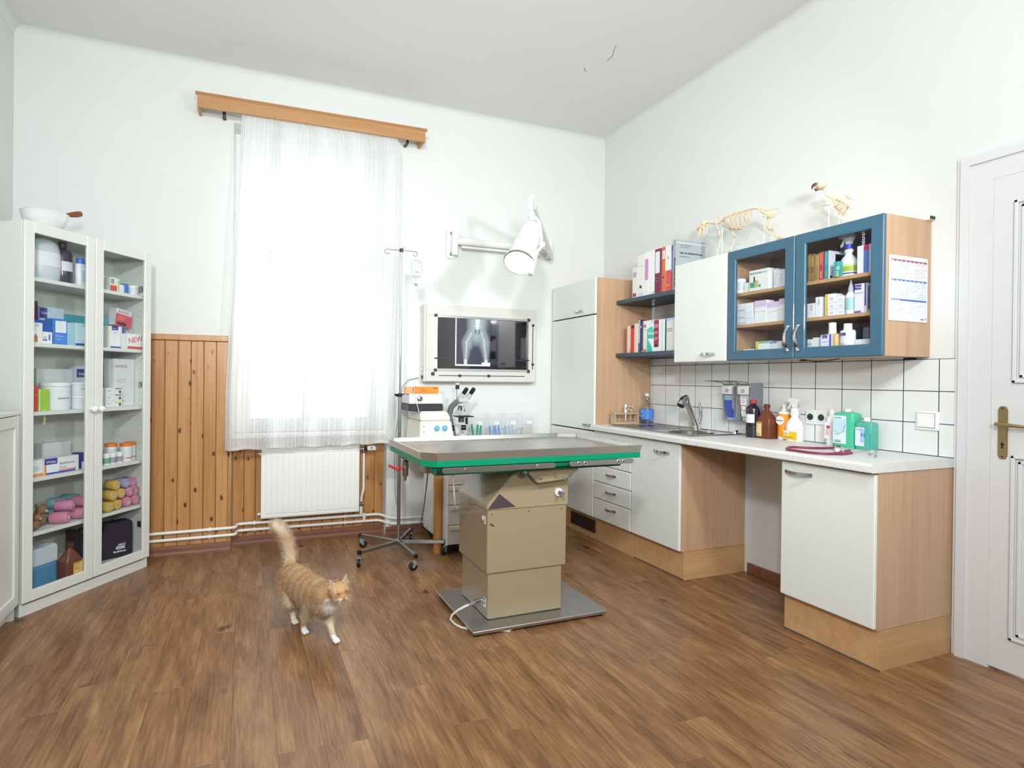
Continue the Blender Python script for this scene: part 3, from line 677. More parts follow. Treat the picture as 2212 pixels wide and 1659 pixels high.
# the film: a hind-quarter radiograph drawn as vertex colours that glow with the light box behind it
fm = bpy.data.materials.new('film'); fm.use_nodes = True; nt = fm.node_tree; b = nt.nodes['Principled BSDF']; at = nt.nodes.new('ShaderNodeVertexColor'); at.layer_name = 'xray'
nt.links.new(at.outputs[0], b.inputs['Emission Color']); b.inputs['Emission Strength'].default_value = .95; b.inputs['Base Color'].default_value = (.01, .01, .015, 1); b.inputs['Roughness'].default_value = .15
fx0, fx1, fz0, fz1 = .243, .545, .124, .512; gx, gz = 92, 118
def seg(px, pz, ax, az, bx, bz, r0, r1):
    dx, dz = bx - ax, bz - az; t_ = max(0, min(1, ((px - ax) * dx + (pz - az) * dz) / (dx * dx + dz * dz))); r = r0 + (r1 - r0) * t_
    d = math.hypot(px - ax - dx * t_, pz - az - dz * t_) / r
    return max(0., 1 - d * d)
def xr(u, v):     # u 0..1 left-right, v 0 bottom .. 1 top, tones 0..1
    t_ = 0
    t_ = max(t_, .62 * seg(u, v, .62, 1.05, .60, .68, .34, .30) ** .6)
    for (a, k, kx, f) in ((.50, .40, .26, .29), (.72, .80, .86, .88)):
        t_ = max(t_, .55 * seg(u, v, a, .74, k - (.06 if f < .5 else -.03), .46, .17, .19) ** .6)
        t_ = max(t_, .50 * seg(u, v, k - (.08 if f < .5 else -.04), .46, f, .05, .18, .065) ** .6)
        t_ = max(t_, .78 * seg(u, v, a - (.04 if f < .5 else -.02), .68, k - (.1 if f < .5 else -.03), .47, .03, .035) ** .5)
        t_ = max(t_, .80 * seg(u, v, k - (.08 if f < .5 else -.02), .44, f, .12, .035, .022) ** .5)
        t_ = max(t_, .95 * seg(u, v, f, .12, f, -.02, .05, .06) ** .5)
    t_ = max(t_, .98 * seg(u, v, .63, 1.02, .62, .80, .13, .09) ** .7)
    t_ = max(t_, .70 * seg(u, v, .52, .83, .73, .83, .06, .06))
    for cx_ in (.57, .67): t_ -= .30 * seg(u, v, cx_, .73, cx_, .68, .035, .035)
    return max(.03, t_)
m = MB(); vs = [[m.bm.verts.new((fx0 + (fx1 - fx0) * i / gx, .0052, fz0 + (fz1 - fz0) * j / gz)) for i in range(gx + 1)] for j in range(gz + 1)]
for j in range(gz):
    for i in range(gx): m.bm.faces.new((vs[j][i], vs[j][i + 1], vs[j + 1][i + 1], vs[j + 1][i]))
bk = [m.bm.verts.new((x_, .0059, z_)) for x_, z_ in ((fx0, fz0), (fx1, fz0), (fx1, fz1), (fx0, fz1))]; m.bm.faces.new(bk[::-1])
o = m.build('xray_film', fm, xv, recalc=False); ca = o.data.color_attributes.new('xray', 'FLOAT_COLOR', 'POINT')
for k, vtx in enumerate(o.data.vertices):
    u = (vtx.co.x - fx0) / (fx1 - fx0); v = (vtx.co.z - fz0) / (fz1 - fz0); e = xr(u, v)
    if v < .028 or u < .03: e = 3.
    if .76 < u < .99 and .0 < v < .075: e = 4.
    if 3. <= e: ca.data[k].color = (e / 2.6, e / 2.6, e / 2.6, 1)
    else: e = e ** 1.6; ca.data[k].color = (.05 + e * .66, .05 + e * .82, .075 + e * .78, 1)
# ---------------------------------------------------------------- examination lamp
el = thing('examination_lamp', 'white swivel-arm examination lamp mounted on the wall, switched on', 'lamp', (1.525, YW, 2.29), 0)
LM = mat('#e6e8e4', .32, coat=.2)
def lw(p): return (p[0] - 1.525, p[1] - YW, p[2] - 2.29)
m = MB(); m.prism([(-.035, -.10), (-.022, -.118), (.022, -.118), (.035, -.10), (.035, .10), (.022, .118), (-.022, .118), (-.035, .10)], -.022, 0, m=LM, bev=.004); m.cyl((0, -.03, .085), (0, -.02, .085), .010, m=CHROMEB); m.cyl((0, -.03, -.085), (0, -.02, -.085), .012, m=CHROMEB)
m.cyl((.022, -.055, -.095), (.022, -.055, .085), .026, m=LM); m.box(0, -.055, -.06, .04, -.01, .06, bev=.004, m=LM); m.build('wall_plate', None, el)
m = MB(); m.tube([lw((1.56, 4.175, 2.305)), lw((2.395, 4.165, 2.305))], .028, 18, LM); m.tube([lw((1.60, 4.175, 2.262)), lw((2.30, 4.165, 2.262))], .010, 10, LM); m.tube([lw((1.57, 4.14, 2.37)), lw((1.62, 4.15, 2.35)), lw((1.66, 4.16, 2.33))], .003, 6, LM); m.build('wall_arm', None, el)
m = MB(); m.cyl(lw((2.397, 4.165, 2.235)), lw((2.397, 4.165, 2.375)), .030, m=LM); m.cyl(lw((2.397, 4.165, 2.228)), lw((2.397, 4.165, 2.236)), .024, m=mat('#bdb3a0', .4)); m.build('elbow', None, el)
m = MB(); pa = (2.385, 4.13, 2.26); pb = (1.765, 3.32, 2.405)
m.tube([lw(pa), lw(pb)], [.024, .020], 14, LM); m.tube([lw((pa[0], pa[1] - .01, pa[2] - .035)), lw((1.83, 3.40, 2.345))], .007, 8, LM)
for s_ in (-.022, .022): m.tube([lw((1.76 + s_, 3.3, 2.34)), lw((1.76 + s_, 3.3, 2.40)), lw((1.76, 3.3, 2.436))], .005, 6, LM)
m.build('spring_arm', None, el)
m = MB(); m.cyl(lw((1.757, 3.3, 2.425)), lw((1.757, 3.3, 2.29)), .014, m=LM); m.cyl(lw((1.757, 3.3, 2.32)), lw((1.757, 3.3, 2.285)), .022, m=LM); m.cyl(lw((1.757, 3.3, 2.285)), lw((1.757, 3.3, 2.262)), .017, m=LM)
m.tube([lw((1.757, 3.3, 2.278)), lw((1.79, 3.3, 2.285)), lw((1.818, 3.3, 2.255)), lw((1.828, 3.3, 2.19)), lw((1.832, 3.29, 2.115))], .0115, 12, LM); m.ball(lw((1.832, 3.285, 2.108)), .022, 14, LM); m.build('yoke', None, el)
HB = Vector(lw((1.792, 3.35, 2.247))); HC = Vector(lw((1.619, 3.20, 1.953))); ax = (HC - HB).normalized(); Lh = (HC - HB).length
Q = ax.to_track_quat('Z', 'Y').to_matrix().to_4x4(); HM = Matrix.Translation(HB) @ Q
m = MB(); m.lathe([(0, -.002), (.03, 0), (.052, .012), (.064, .035), (.070, .08), (.078, .18), (.092, Lh - .03), (.097, Lh - .01), (.094, Lh - .008), (.088, Lh - .02), (.075, Lh - .15), (.05, Lh - .17), (0, Lh - .17)], 36, m=LM, Mx=HM); m.build('lamp_head', None, el)
m = MB(); m.lathe([(.097, Lh - .012), (.101, Lh - .010), (.101, Lh + .002), (.095, Lh + .003), (.093, Lh - .004), (.097, Lh - .012)], 36, m=CHROME, Mx=HM); m.build('rim', None, el)
m = MB(); m.lathe([(0, Lh - .035), (.045, Lh - .036), (.07, Lh - .030), (.088, Lh - .014), (.093, Lh - .006)], 36, m=mat('#f4edcf', .25, emis=1.25), Mx=HM); m.build('reflector', None, el)
m = MB(); m.lathe([(0, Lh - .03), (.042, Lh - .028), (.05, Lh - .034)], 24, m=mat('#fffdf2', .3, emis=4.), Mx=HM); m.build('bulb_glass', None, el)
hd = Vector(lw(atY(1153, 552, 3.12))); m = MB(); m.cyl(lw((1.832, 3.28, 2.10)), lw(atY(1157, 548, 3.16)), .010, m=LM); m.cyl(lw(atY(1158, 545, 3.16)), lw(atY(1146, 592, 3.12)), .016, m=LM); m.cyl(lw(atY(1146, 592, 3.12)), lw(atY(1145.6, 594, 3.118)), .013, m=mat('#b8bdb8', .4)); m.build('grip_handle', None, el)
sp = bpy.data.lights.new('lamp_beam', 'SPOT'); sp.energy = 26; sp.color = (1, .87, .66); sp.spot_size = math.radians(34); sp.spot_blend = .8; sp.shadow_soft_size = .05
so = bpy.data.objects.new('lamp_beam', sp); COL.objects.link(so); so.location = HC + Vector((1.525, YW, 2.29)) + ax * .02; so.rotation_euler = (Vector((.84, 3.0, 0)) - so.location).to_track_quat('-Z', 'Y').to_euler()
# ---------------------------------------------------------------- infusion stand
iv = thing('infusion_stand', 'chrome infusion stand on a five-spoke castor base by the window', 'infusion stand', (.990, 3.735, 0), 0)
m = MB(); m.tube([(0, 0, .075), (0, 0, 1.10)], .0125, 16, CHROMEB); m.tube([(0, 0, 1.09), (0, 0, 2.085)], .0085, 14, CHROME); m.build('pole', None, iv)
ends = [(-.208, .242), (-.29, -.144), (.024, -.332), (.30, -.10), (.172, .287)]
for ex, ey in ends:
    L = math.hypot(ex, ey); a = math.atan2(ey, ex); Mx = Matrix.Rotation(a, 4, 'Z')
    m = MB(); m.box(.008, -.0105, .078, L, .0105, .100, bev=.002, m=CHROMEB, Mx=Mx); m.box(L - .004, -.0125, .074, L + .016, .0125, .103, bev=.003, m=BLACK, Mx=Mx); sp_ = m.build('spoke', None, iv)
    m = MB(); q = (ex * 1.02, ey * 1.02); b_ = random.uniform(0, 6.28); dx, dy = math.cos(b_) * .018, math.sin(b_) * .018
    m.cyl((q[0], q[1], .060), (q[0], q[1], .078), .012, .014, 12, CHROMEB); m.box(-.015, -.013, .030, .013, .013, .062, bev=.004, m=GREY, Mx=T(q[0] + dx * .5, q[1] + dy * .5, 0) @ Matrix.Rotation(b_, 4, 'Z'))
    W_ = T(q[0] + dx, q[1] + dy, .029) @ Matrix.Rotation(b_, 4, 'Z'); m.tube([(0, -.010, 0), (0, -.0075, 0), (0, .0075, 0), (0, .010, 0)], [.024, .0285, .0285, .024], 20, BLACK, Mx=W_); m.tube([(0, -.0145, 0), (0, .0145, 0)], .009, 10, GREY, Mx=W_)
    m.build('castor', None, sp_)
m = MB(); m.lathe([(.022, .070), (.024, .075), (.024, .104), (.016, .110), (.0, .110)], 16, m=CHROMEB); m.build('hub', None, iv)
m = MB(); m.ball((0, 0, 1.095), (.017, .017, .017), 12, BLACK); m.tube([(-.035, -.01, 1.10), (.03, .01, 1.10)], .005, 6, BLACK); m.cyl((-.012, 0, 1.09), (-.04, -.008, 1.098), .008, .004, 8, BLACK); m.build('clamp_knob', None, iv)
m = MB(); m.tube([(-.085, 0, 2.085), (.085, 0, 2.088)], .0028, 6, CHROMEB)
for s_ in (-1, 1): m.tube([(s_ * .085, 0, 2.087)] + [(s_ * (.085 + .014) + .016 * math.cos(a) * s_, 0, 2.071 + .016 * math.sin(a)) for a in [PI / 2 - k * .55 for k in range(9)]], .0025, 6, CHROMEB)
m.tube([(0, -.004, 2.08), (0, -.01, 2.10), (.012, -.012, 2.104), (.02, -.012, 2.095)], .003, 6, CHROMEB); m.cyl((0, 0, 2.075), (0, 0, 2.098), .013, m=DARK); m.build('hook_bar', None, iv)
m = MB(); m.tube([(-.014, -.015, .84), (-.024, -.022, .66), (-.018, -.02, .42), (-.006, -.016, .22), (.05, .06, .10), (.14, .20, .02), (.16, .33, .008)], .0022, 6, mat('#55585c', .5)); o = m.build('cable', None); o.location = (.990, 3.735, 0); tag(o, 'thin dark cable hanging beside the infusion stand pole', 'cable')
# infusion bag
ib = thing('infusion_bag', 'clear infusion bag hanging on the right hook of the stand', 'infusion bag', (1.098, 3.735, 1.755), 0)
m = MB(); m.prism([(-.030, .155), (-.036, .175), (-.040, .25), (-.034, .272), (-.01, .280), (.01, .280), (.036, .270), (.042, .25), (.040, .175), (.034, .155), (.01, .148), (-.01, .148)], -.009, .009, m=glassy('infusion_film', (.90, .925, .95), 1.35, 2.), bev=.004); m.build('bag', None, ib)
m = MB(); m.box(-.030, -.0105, .17, .030, -.0095, .255, m=mat('#dfe4ea', .5)); m.box(-.018, -.011, .185, .018, -.0105, .196, m=mat('#9aa8c2', .5)); m.box(-.012, -.011, .22, -.004, -.0105, .245, m=mat('#b5bccb', .5)); m.box(.006, -.011, .25, .03, -.0105, .256, m=mat('#a8b0c4', .5)); m.build('print', None, ib)
m = MB(); m.tube([(0, 0, .285), (0, 0, .325)], .003, 6, mat('#c9ccd0', .4)); m.tube([(0, 0, .148), (0, 0, .112)], .005, 8, mat('#c9ccd0', .3)); m.cyl((0, 0, .112), (0, 0, .098), .011, m=mat('#9a968e', .4)); m.build('port', None, ib)
m = MB(); m.cyl((0, 0, .098), (0, 0, .03), .0085, .0085, 12, PLASTIC); m.cyl((0, 0, .03), (0, 0, .005), .008, .003, 12, mat('#dfdccb', .3)); m.build('drip_chamber', None, ib)
# ---------------------------------------------------------------- desk and drawer pedestal
dk = thing('desk', 'white-topped desk on round pine legs behind the examination table', 'desk', (1.66, 3.93, 0), 0)
m = MB(); m.box(-.62, -.30, .722, .68, .285, .747, bev=.004, m=WHITEP); m.build('desk_top', None, dk)
LEGM = wood('leg_pine', [(.2, '#a87035'), (.5, '#bf8846'), (.8, '#cf9d5c')], (30, 30, 1.5), rough=.4)
for lx, ly in ((-.402, -.238), (.60, -.238), (-.30, .25), (.60, .24)):
    MB().tube([(lx, ly, 0), (lx, ly, .722)], .030, 20, LEGM).build('leg', None, dk)
dp = thing('drawer_pedestal', 'white rolling drawer pedestal under the desk', 'drawer unit', (1.29, 3.60, 0), 0)
m = MB(); m.box(0, .02, .07, .40, .53, .62, bev=.003, m=WHITEP); m.box(.02, .04, .03, .38, .5, .07, m=BLACK); m.build('body', None, dp)
for i in range(4):
    z0 = .072 + i * .1365
    d = B('drawer', mat('#dcd8d2', .4), dp, .016, 0, z0, .384, .02, z0 + .132, bev=.003)
    MB().box(.016, -.014, z0 + .100, .384, .002, z0 + .128, bev=.005, seg=2, m=OFFW).build('lip_handle', None, d)
m = MB(); m.box(0, 0, .07, .014, .02, .62, m=WHITEP); m.box(.386, 0, .07, .40, .02, .62, m=WHITEP); m.build('side_edge', None, dp)
for lx in (.05, .35):
    for ly in (.07, .46): MB().tube([(lx, ly - .01, .018), (lx, ly + .01, .018)], .018, 14, BLACK).build('castor', None, dp)
# centrifuge
cf = thing('centrifuge', 'cream laboratory centrifuge with two blue dials on the desk', 'centrifuge', (1.165, 3.82, .747), 0)
m = MB(); m.bm.verts.new((0, 0, 0)); m.bm.free(); m = MB()
def loft(m, secs, mt, bev=0):
    before = set(m.bm.faces); R_ = []
    for z, x0, y0, x1, y1 in secs: R_.append([m.bm.verts.new(p) for p in ((x0, y0, z), (x1, y0, z), (x1, y1, z), (x0, y1, z))])
    fs = [m.bm.faces.new(R_[0][::-1]), m.bm.faces.new(R_[-1])]
    for a, b_ in zip(R_, R_[1:]):
        for k in range(4): fs.append(m.bm.faces.new((a[k], a[(k + 1) % 4], b_[(k + 1) % 4], b_[k])))
    if bev: bmesh.ops.bevel(m.bm, geom=list(set(e for f in fs for e in f.edges)), offset=bev, segments=2, affect='EDGES')
    m._fin(before, mt)
loft(m, [(0, -.01, -.02, .255, .34), (.04, -.008, -.016, .25, .34), (.158, 0, 0, .232, .33)], CREAM, .006); m.build('base', None, cf)
m = MB(); loft(m, [(.160, 0, 0, .230, .33), (.195, .002, .006, .224, .33), (.228, .006, .02, .205, .33)], CREAM, .008); m.build('lid', None, cf)
m = MB(); Mx = T(.005, -.017, .058) @ Matrix.Rotation(math.radians(-8), 4, 'X'); m.box(0, -.0006, 0, .215, .002, .085, m=mat('#e4e5df', .4), Mx=Mx)
for q in ((.012, .06), (.012, .02)): m.box(q[0], -.0012, q[1], q[0] + .012, 0, q[1] + .008, m=GREY, Mx=Mx); m.box(q[0] + .02, -.001, q[1], q[0] + .04, 0, q[1] + .002, m=LGREY, Mx=Mx)
m.build('control_panel', None, cf)
for q in (.118, .178):
    m = MB(); m.lathe([(0, 0), (.021, 0), (.020, .006), (.014, .007), (.012, .014), (0, .015)], 24, m=mat('#5fb0c8', .4), Mx=T(q, -.020, .108) @ Matrix.Rotation(math.radians(82), 4, 'X')); m.box(-.003, -.018, -.018, .003, -.008, .018, m=mat('#4b9db6', .4), Mx=T(q, -.014, .108) @ Matrix.Rotation(.5 if q < .15 else 0, 4, 'Y')); m.build('dial', None, cf)
an = thing('blood_analyser', 'white analyser with dark band and round knob stacked on the centrifuge', 'analyser', (1.135, 3.86, .977), 0)
m = MB(); m.box(-.045, .0, .0, .215, .26, .048, bev=.006, m=DARK); m.build('base', None, an)
m = MB(); m.box(-.045, -.004, .049, .215, .26, .118, bev=.010, seg=3, m=mat('#d9dad6', .4)); m.box(-.043, .0, .118, .213, .26, .124, bev=.003, m=WHITEP); m.build('lid', None, an)
m = MB(); m.lathe([(0, 0), (.022, 0), (.022, .004), (.014, .010), (0, .011)], 24, m=CHROME, Mx=T(.035, -.004, .088) @ Matrix.Rotation(PI / 2, 4, 'X')); m.ball((.04, -.016, .094), .006, 8, BLACK); m.build('latch_knob', None, an)
m = MB(); m.tube([(-.02, -.002, .12), (.005, -.012, .10), (.01, -.014, .05), (.022, -.014, .01), (.024, -.02, -.005)], .0025, 6, WHITEP); m.tube([(-.012, .0, .124), (-.006, .0, .16), (-.01, .04, .175)], .0025, 6, WHITEP); m.build('cord', None, an)
ORG = mat('#e88a1e', .5)
o = B('slide_box', ORG, None, 0, 0, 0, .185, .12, .047, bev=.003); o.location = (1.135, 3.88, 1.1025); tag(o, 'flat orange cardboard box lying on the analyser', 'box')
m = MB(); m.text('SLIDE', .012, T(.055, -.0008, .024), mat('#6b3c10', .6)); m.text('26 x 76 mm', .009, T(.05, -.0008, .012), mat('#6b3c10', .6)); m.box(.14, -.0006, .036, .175, 0, .041, m=mat('#6b3c10', .6)); m.build('print', None, o)
o = B('orange_carton', mat('#eba771', .5), None, 0, 0, 0, .055, .05, .048, bev=.002); o.location = (1.06 + .012, 3.885, 1.1025); tag(o, 'small pale orange box left of the flat orange box', 'box')
# microscope
ms = thing('microscope', 'grey binocular microscope beside the centrifuge', 'microscope', (1.53, 3.97, .747), 0)
MG = mat('#6d7178', .4); MGD = mat('#44474e', .4)
m = MB(); m.prism([(-.10, 0), (.085, 0), (.085, .014), (.05, .026), (-.07, .026), (-.10, .014)], -.09, .10, m=MG, bev=.003); m.lathe([(.035, .02), (.033, .045), (.022, .052), (0, .052)], 20, (.005, -.01, 0), m=LGREY); m.build('foot', None, ms)
m = MB(); m.tube([(-.045, .05, .02), (-.06, .055, .10), (-.075, .055, .18), (-.062, .04, .25), (-.03, .02, .285), (.0, .0, .295)], [.030, .028, .024, .022, .022, .022], 12, MG); m.build('arm', None, ms)
m = MB(); m.box(-.045, -.06, .175, .085, .05, .183, bev=.002, m=BLACK); m.box(-.03, -.045, .183, .05, -.035, .189, m=MGD); m.cyl((.0, -.01, .135), (.0, -.01, .175), .022, m=MGD); m.cyl((.04, -.02, .12), (.04, -.02, .17), .010, m=BLACK); m.build('stage', None, ms)
m = MB(); m.lathe([(0, 0), (.032, 0), (.032, .014), (0, .02)], 20, m=LGREY, Mx=T(.0, -.01, .262))
for a, l in ((0, .045), (1.3, .04), (2.6, .035), (-1.3, .038)): m.cyl((.0 + .012 * math.cos(a), -.01 + .012 * math.sin(a), .262), (.0 + .028 * math.cos(a), -.01 + .028 * math.sin(a), .262 - l), .009, .006, 10, CHROME)
m.build('objective_turret', None, ms)
m = MB(); m.box(-.03, -.04, .285, .045, .03, .325, bev=.010, seg=3, m=LGREY); m.build('head_block', None, ms)
for s_ in (-.0, .058):
    m = MB(); p0 = Vector((-.012 + s_, -.02, .318)); d = Vector((.035, -.045, .075)).normalized(); m.tube([p0, p0 + d * .045], [.020, .016], 14, LGREY); m.tube([p0 + d * .045, p0 + d * .085, p0 + d * .095], [.0165, .0165, .013], 14, BLACK); m.build('eyepiece', None, ms)
m = MB(); m.tube([(-.035, .0, .32), (-.035, .0, .385)], .004, 8, GREY); m.cyl((-.03, .0, .385), (-.03, .0, .418), .015, m=BLACK); m.cyl((-.03, .0, .418), (-.03, .0, .432), .016, m=OFFW); m.build('camera_tube', None, ms)
m = MB()
for s_ in (-1,): m.cyl((-.05, .02, .09), (-.088, .02, .09), .020, m=BLACK); m.cyl((-.05, .02, .09), (-.10, .02, .09), .010, m=GREY)
m.cyl((.02, .04, .09), (.055, .03, .09), .019, m=BLACK); m.build('focus_knob', None, ms)
# organiser with bags of syringes and needles
og = thing('needle_organiser', 'clear acrylic four-compartment holder with labelled bags of syringes', 'organiser', (1.645, 4.03, .747), 0)
ACR = glassy('acrylic', (.975, .98, .985), 1.3, 1.); TH = .004; OW, OH = .585, .19
m = MB(); m.box(0, .10, 0, OW, .104, OH, m=ACR); m.box(0, 0, 0, OW, .104, TH, m=ACR); m.box(0, 0, TH, OW, .004, OH * .45, m=ACR)
for i in range(5): m.box(i * (OW - TH) / 4, 0, TH, i * (OW - TH) / 4 + TH, .104, OH, m=ACR)
m.build('holder', None, og)
cols = ['#1f9a78', '#7d97c9', '#9fb9c9', '#c8c4bb']; names = ['20 ml', '10 ml', '5 ml', '2 ml']
for i in range(4):
    x0 = .012 + i * (OW - TH) / 4
    bg = thing('syringe_bag', 'clear bag marked %s in compartment %s of the acrylic holder' % (names[i], ['beside the microscope', 'with light blue syringes', 'with pale grey-blue packets', 'nearest the tall cabinet'][i]), 'bag', (1.645 + x0, 4.055, .752), 0, 'syringe bags in the acrylic holder')
    m = MB(); m.prism([(0, 0), (.12, 0), (.118, .12), (.10, .150), (.02, .155), (.003, .12)], 0, .03, m=BAG, bev=.004); m.build('film', None, bg)
    m = MB(); cmx = mat(cols[i], .4)
    for k in range([3, 4, 3, 4][i]):
        xx = .02 + k * .027; tl_ = random.uniform(-.18, .18); m.cyl((xx, .016, .008), (xx + tl_ * .1, .015, .085 + random.uniform(0, .02)), .0085, .0085, 8, cmx)
    m.build('syringe', None, bg)
    m = MB(); m.box(.035, -.0012, .105, .075, -.0004, .128, m=WHITEP, Mx=Matrix.Rotation(.1, 4, 'Y')); m.text(names[i], .014, T(.040, -.0016, .107) @ Matrix.Rotation(.1, 4, 'Y'), mat('#4a5a9a', .5)); m.build('label', None, bg)
# cables from the wall behind the desk
m = MB(); m.tube([(1.27, YW - .012, 1.215), (1.19, YW - .02, 1.20), (1.13, YW - .04, 1.14), (1.11, YW - .05, 1.0), (1.09, YW - .03, .8), (1.08, YW - .02, .55), (1.09, YW - .02, .3), (1.12, YW - .03, .14)], .003, 6, mat('#8a8c8c', .5)); o = m.build('cable', None); tag(o, 'grey power cable dropping from the light box down the wall', 'cable')
# ---------------------------------------------------------------- examination table
et = thing('examination_table', 'stainless steel topped veterinary examination table on a beige lifting column', 'examination table', (1.32, 2.68, 0), 0)
def W(x, y, z): return (x - 1.32, y - 2.68, z)
def bx(mb, x0, y0, z0, x1, y1, z1, **k): mb.box(x0 - 1.32, y0 - 2.68, z0, x1 - 1.32, y1 - 2.68, z1, **k)
m = MB(); bx(m, 1.000, 2.405, .024, 1.748, 2.955, .032, bev=.002, m=STEELD); bx(m, 1.004, 2.409, .016, 1.744, 2.951, .024, m=STEELD); m.build('base_plate', None, et)
for px_, py_ in ((1.03, 2.44), (1.715, 2.44), (1.03, 2.92), (1.715, 2.92)): MB().cyl(W(px_, py_, 0), W(px_, py_, .016), .018, m=BLACK).build('foot', None, et)
m = MB(); bx(m, 1.117, 2.505, .034, 1.531, 2.852, .30, bev=.003, m=BEIGE); bx(m, 1.119, 2.507, .032, 1.529, 2.850, .038, m=DARK); m.build('lower_column', None, et)
m = MB(); bx(m, 1.106, 2.494, .262, 1.549, 2.878, .574, bev=.003, m=BEIGE); m.build('sleeve', None, et)
m = MB()
for x, y in ((1.13, 2.4935), (1.33, 2.4935), (1.52, 2.4935)): m.cyl(W(x, y - .001, .553), W(x, y + .001, .553), .0035, m=CHROMEB)
for y, z in ((2.60, .545), (2.79, .545), (2.60, .285)): m.cyl(W(1.105, y, z), W(1.107, y, z), .0035, m=CHROMEB)
m.build('screw', None, et)['kind'] = 'stuff'
m = MB(); m.prism([(a - 1.32, z) for a, z in ((1.100, .573), (1.100, .600), (1.262, .768), (1.555, .768), (1.555, .573))], 2.488 - 2.68, 2.884 - 2.68, m=BEIGEL, bev=.003); m.build('crown', None, et)
m = MB(); q = .0006
m.bm.faces.new([m.bm.verts.new(W(*p)) for p in ((1.103, 2.4868, .578), (1.255, 2.4868, .583), (1.165, 2.4868, .652))]); m.build('dark_patch', mat('#4a4048', .25), et)
m = MB(); m.lathe([(0, 0), (.013, 0), (.013, .001), (0, .001)], 20, m=WHITEP, Mx=T(*W(1.1055, 2.548, .525)) @ Matrix.Rotation(-PI / 2, 4, 'Y')); bx(m, 1.105, 2.515, .500, 1.1065, 2.530, .540, m=mat('#ecdcd8', .5)); m.build('sticker', None, et)
m = MB(); m.tube([W(1.122, 2.4925, .507), W(1.135, 2.4925, .498), W(1.143, 2.4925, .492)], [.003, .003, .001], 5, mat('#2e2414', .7)); m.build('scratch', None, et)
m = MB(); bx(m, 1.1155, 2.53, .085, 1.1172, 2.556, .125, m=WHITEP); bx(m, 1.1148, 2.532, .098, 1.1158, 2.554, .123, m=mat('#2a3a55', .4)); bx(m, 1.1142, 2.536, .104, 1.115, 2.541, .118, m=WHITEP); bx(m, 1.1142, 2.545, .104, 1.115, 2.550, .118, m=WHITEP); m.build('type_plate', None, et)
m = MB(); m.lathe([(0, 0), (.021, 0), (.021, .012), (.017, .016), (0, .016)], 24, m=WHITEP, Mx=T(*W(1.495, 2.488, .640)) @ Matrix.Rotation(PI / 2, 4, 'X')); m.cyl(W(1.495, 2.473, .640), W(1.495, 2.440, .638), .011, m=mat('#6a6b78', .4)); m.build('control_knob', None, et)
m = MB(); bx(m, 1.44, 2.4865, .712, 1.515, 2.4885, .722, m=BLACK); m.build('slot', None, et)
# tilt bracket
m = MB(); m.prism([(a - 1.32, z) for a, z in ((1.285, .790), (1.285, .765), (1.305, .745), (1.345, .705), (1.50, .715), (1.555, .752), (1.575, .758), (1.580, .790))], 2.425 - 2.68, 2.447 - 2.68, m=BEIGEL, bev=.003)
m2 = MB(); m2.prism([(a - 1.32, z) for a, z in ((1.30, .790), (1.30, .745), (1.56, .745), (1.56, .790))], 2.78 - 2.68, 2.80 - 2.68, m=BEIGEL); m2.build('rear_bracket', None, et)
m.cyl(W(1.36, 2.422, .725), W(1.36, 2.43, .725), .006, m=CHROMEB); m.cyl(W(1.525, 2.420, .735), W(1.525, 2.43, .735), .008, m=CHROMEB); m.build('tilt_bracket', None, et)
# green under-frame
def slab(m, pts, z0, z1, mt, flare=0):
    before = set(m.bm.faces); lo = [m.bm.verts.new(W(x, y, z0)) for x, y in pts]; hi = [m.bm.verts.new(W(x, y, z1)) for x, y in pts]
    m.bm.faces.new(lo[::-1]); m.bm.faces.new(hi)
    for k in range(len(pts)): j = (k + 1) % len(pts); m.bm.faces.new((lo[k], lo[j], hi[j], hi[k]))
    m._fin(before, mt)
X0, X1, Y0_, Y1_ = .735, 1.905, 2.350, 3.020
def outline(i, c=.058):
    return [(X0 + i + c, Y0_ + i), (X1 - i, Y0_ + i), (X1 - i, Y1_ - i - c), (X1 - i - c * 1.6, Y1_ - i), (X0 + i + c * .4, Y1_ - i), (X0 + i, Y1_ - i - c * .4), (X0 + i, Y0_ + i + c)]
m = MB(); slab(m, outline(.006), .818, .846, GREEN); m.build('green_deck', None, et)
m = MB()
for y in (2.385, 2.93):
    m = MB(); bx(m, .80, y, .776, 1.80, y + .045, .805, m=GREEND); bx(m, .78, y - .002, .800, 1.78, y + .06, .818, m=GREEND); m.build('under_beam', None, et)
m = MB(); bx(m, 1.20, 2.352, .796, 1.78, 2.40, .812, m=GREEND); m.build('under_beam', None, et)
m = MB(); bx(m, .95, 2.60, .79, 1.70, 2.78, .818, m=GREEND); m.build('pivot_plate', None, et)
m = MB(); bx(m, .79, 2.372, .782, .845, 2.384, .812, m=GREEND); bx(m, .800, 2.368, .786, .840, 2.373, .806, m=BLACK); m.build('beam_end', None, et)
m = MB(); m.tube([W(1.24, 2.41, .776), W(1.245, 2.41, .758), W(1.262, 2.41, .752), W(1.278, 2.41, .758), W(1.28, 2.41, .776)], .006, 8, GREEND); m.cyl(W(1.262, 2.40, .766), W(1.262, 2.42, .766), .010, m=CHROMEB); m.build('pivot_ring', None, et)
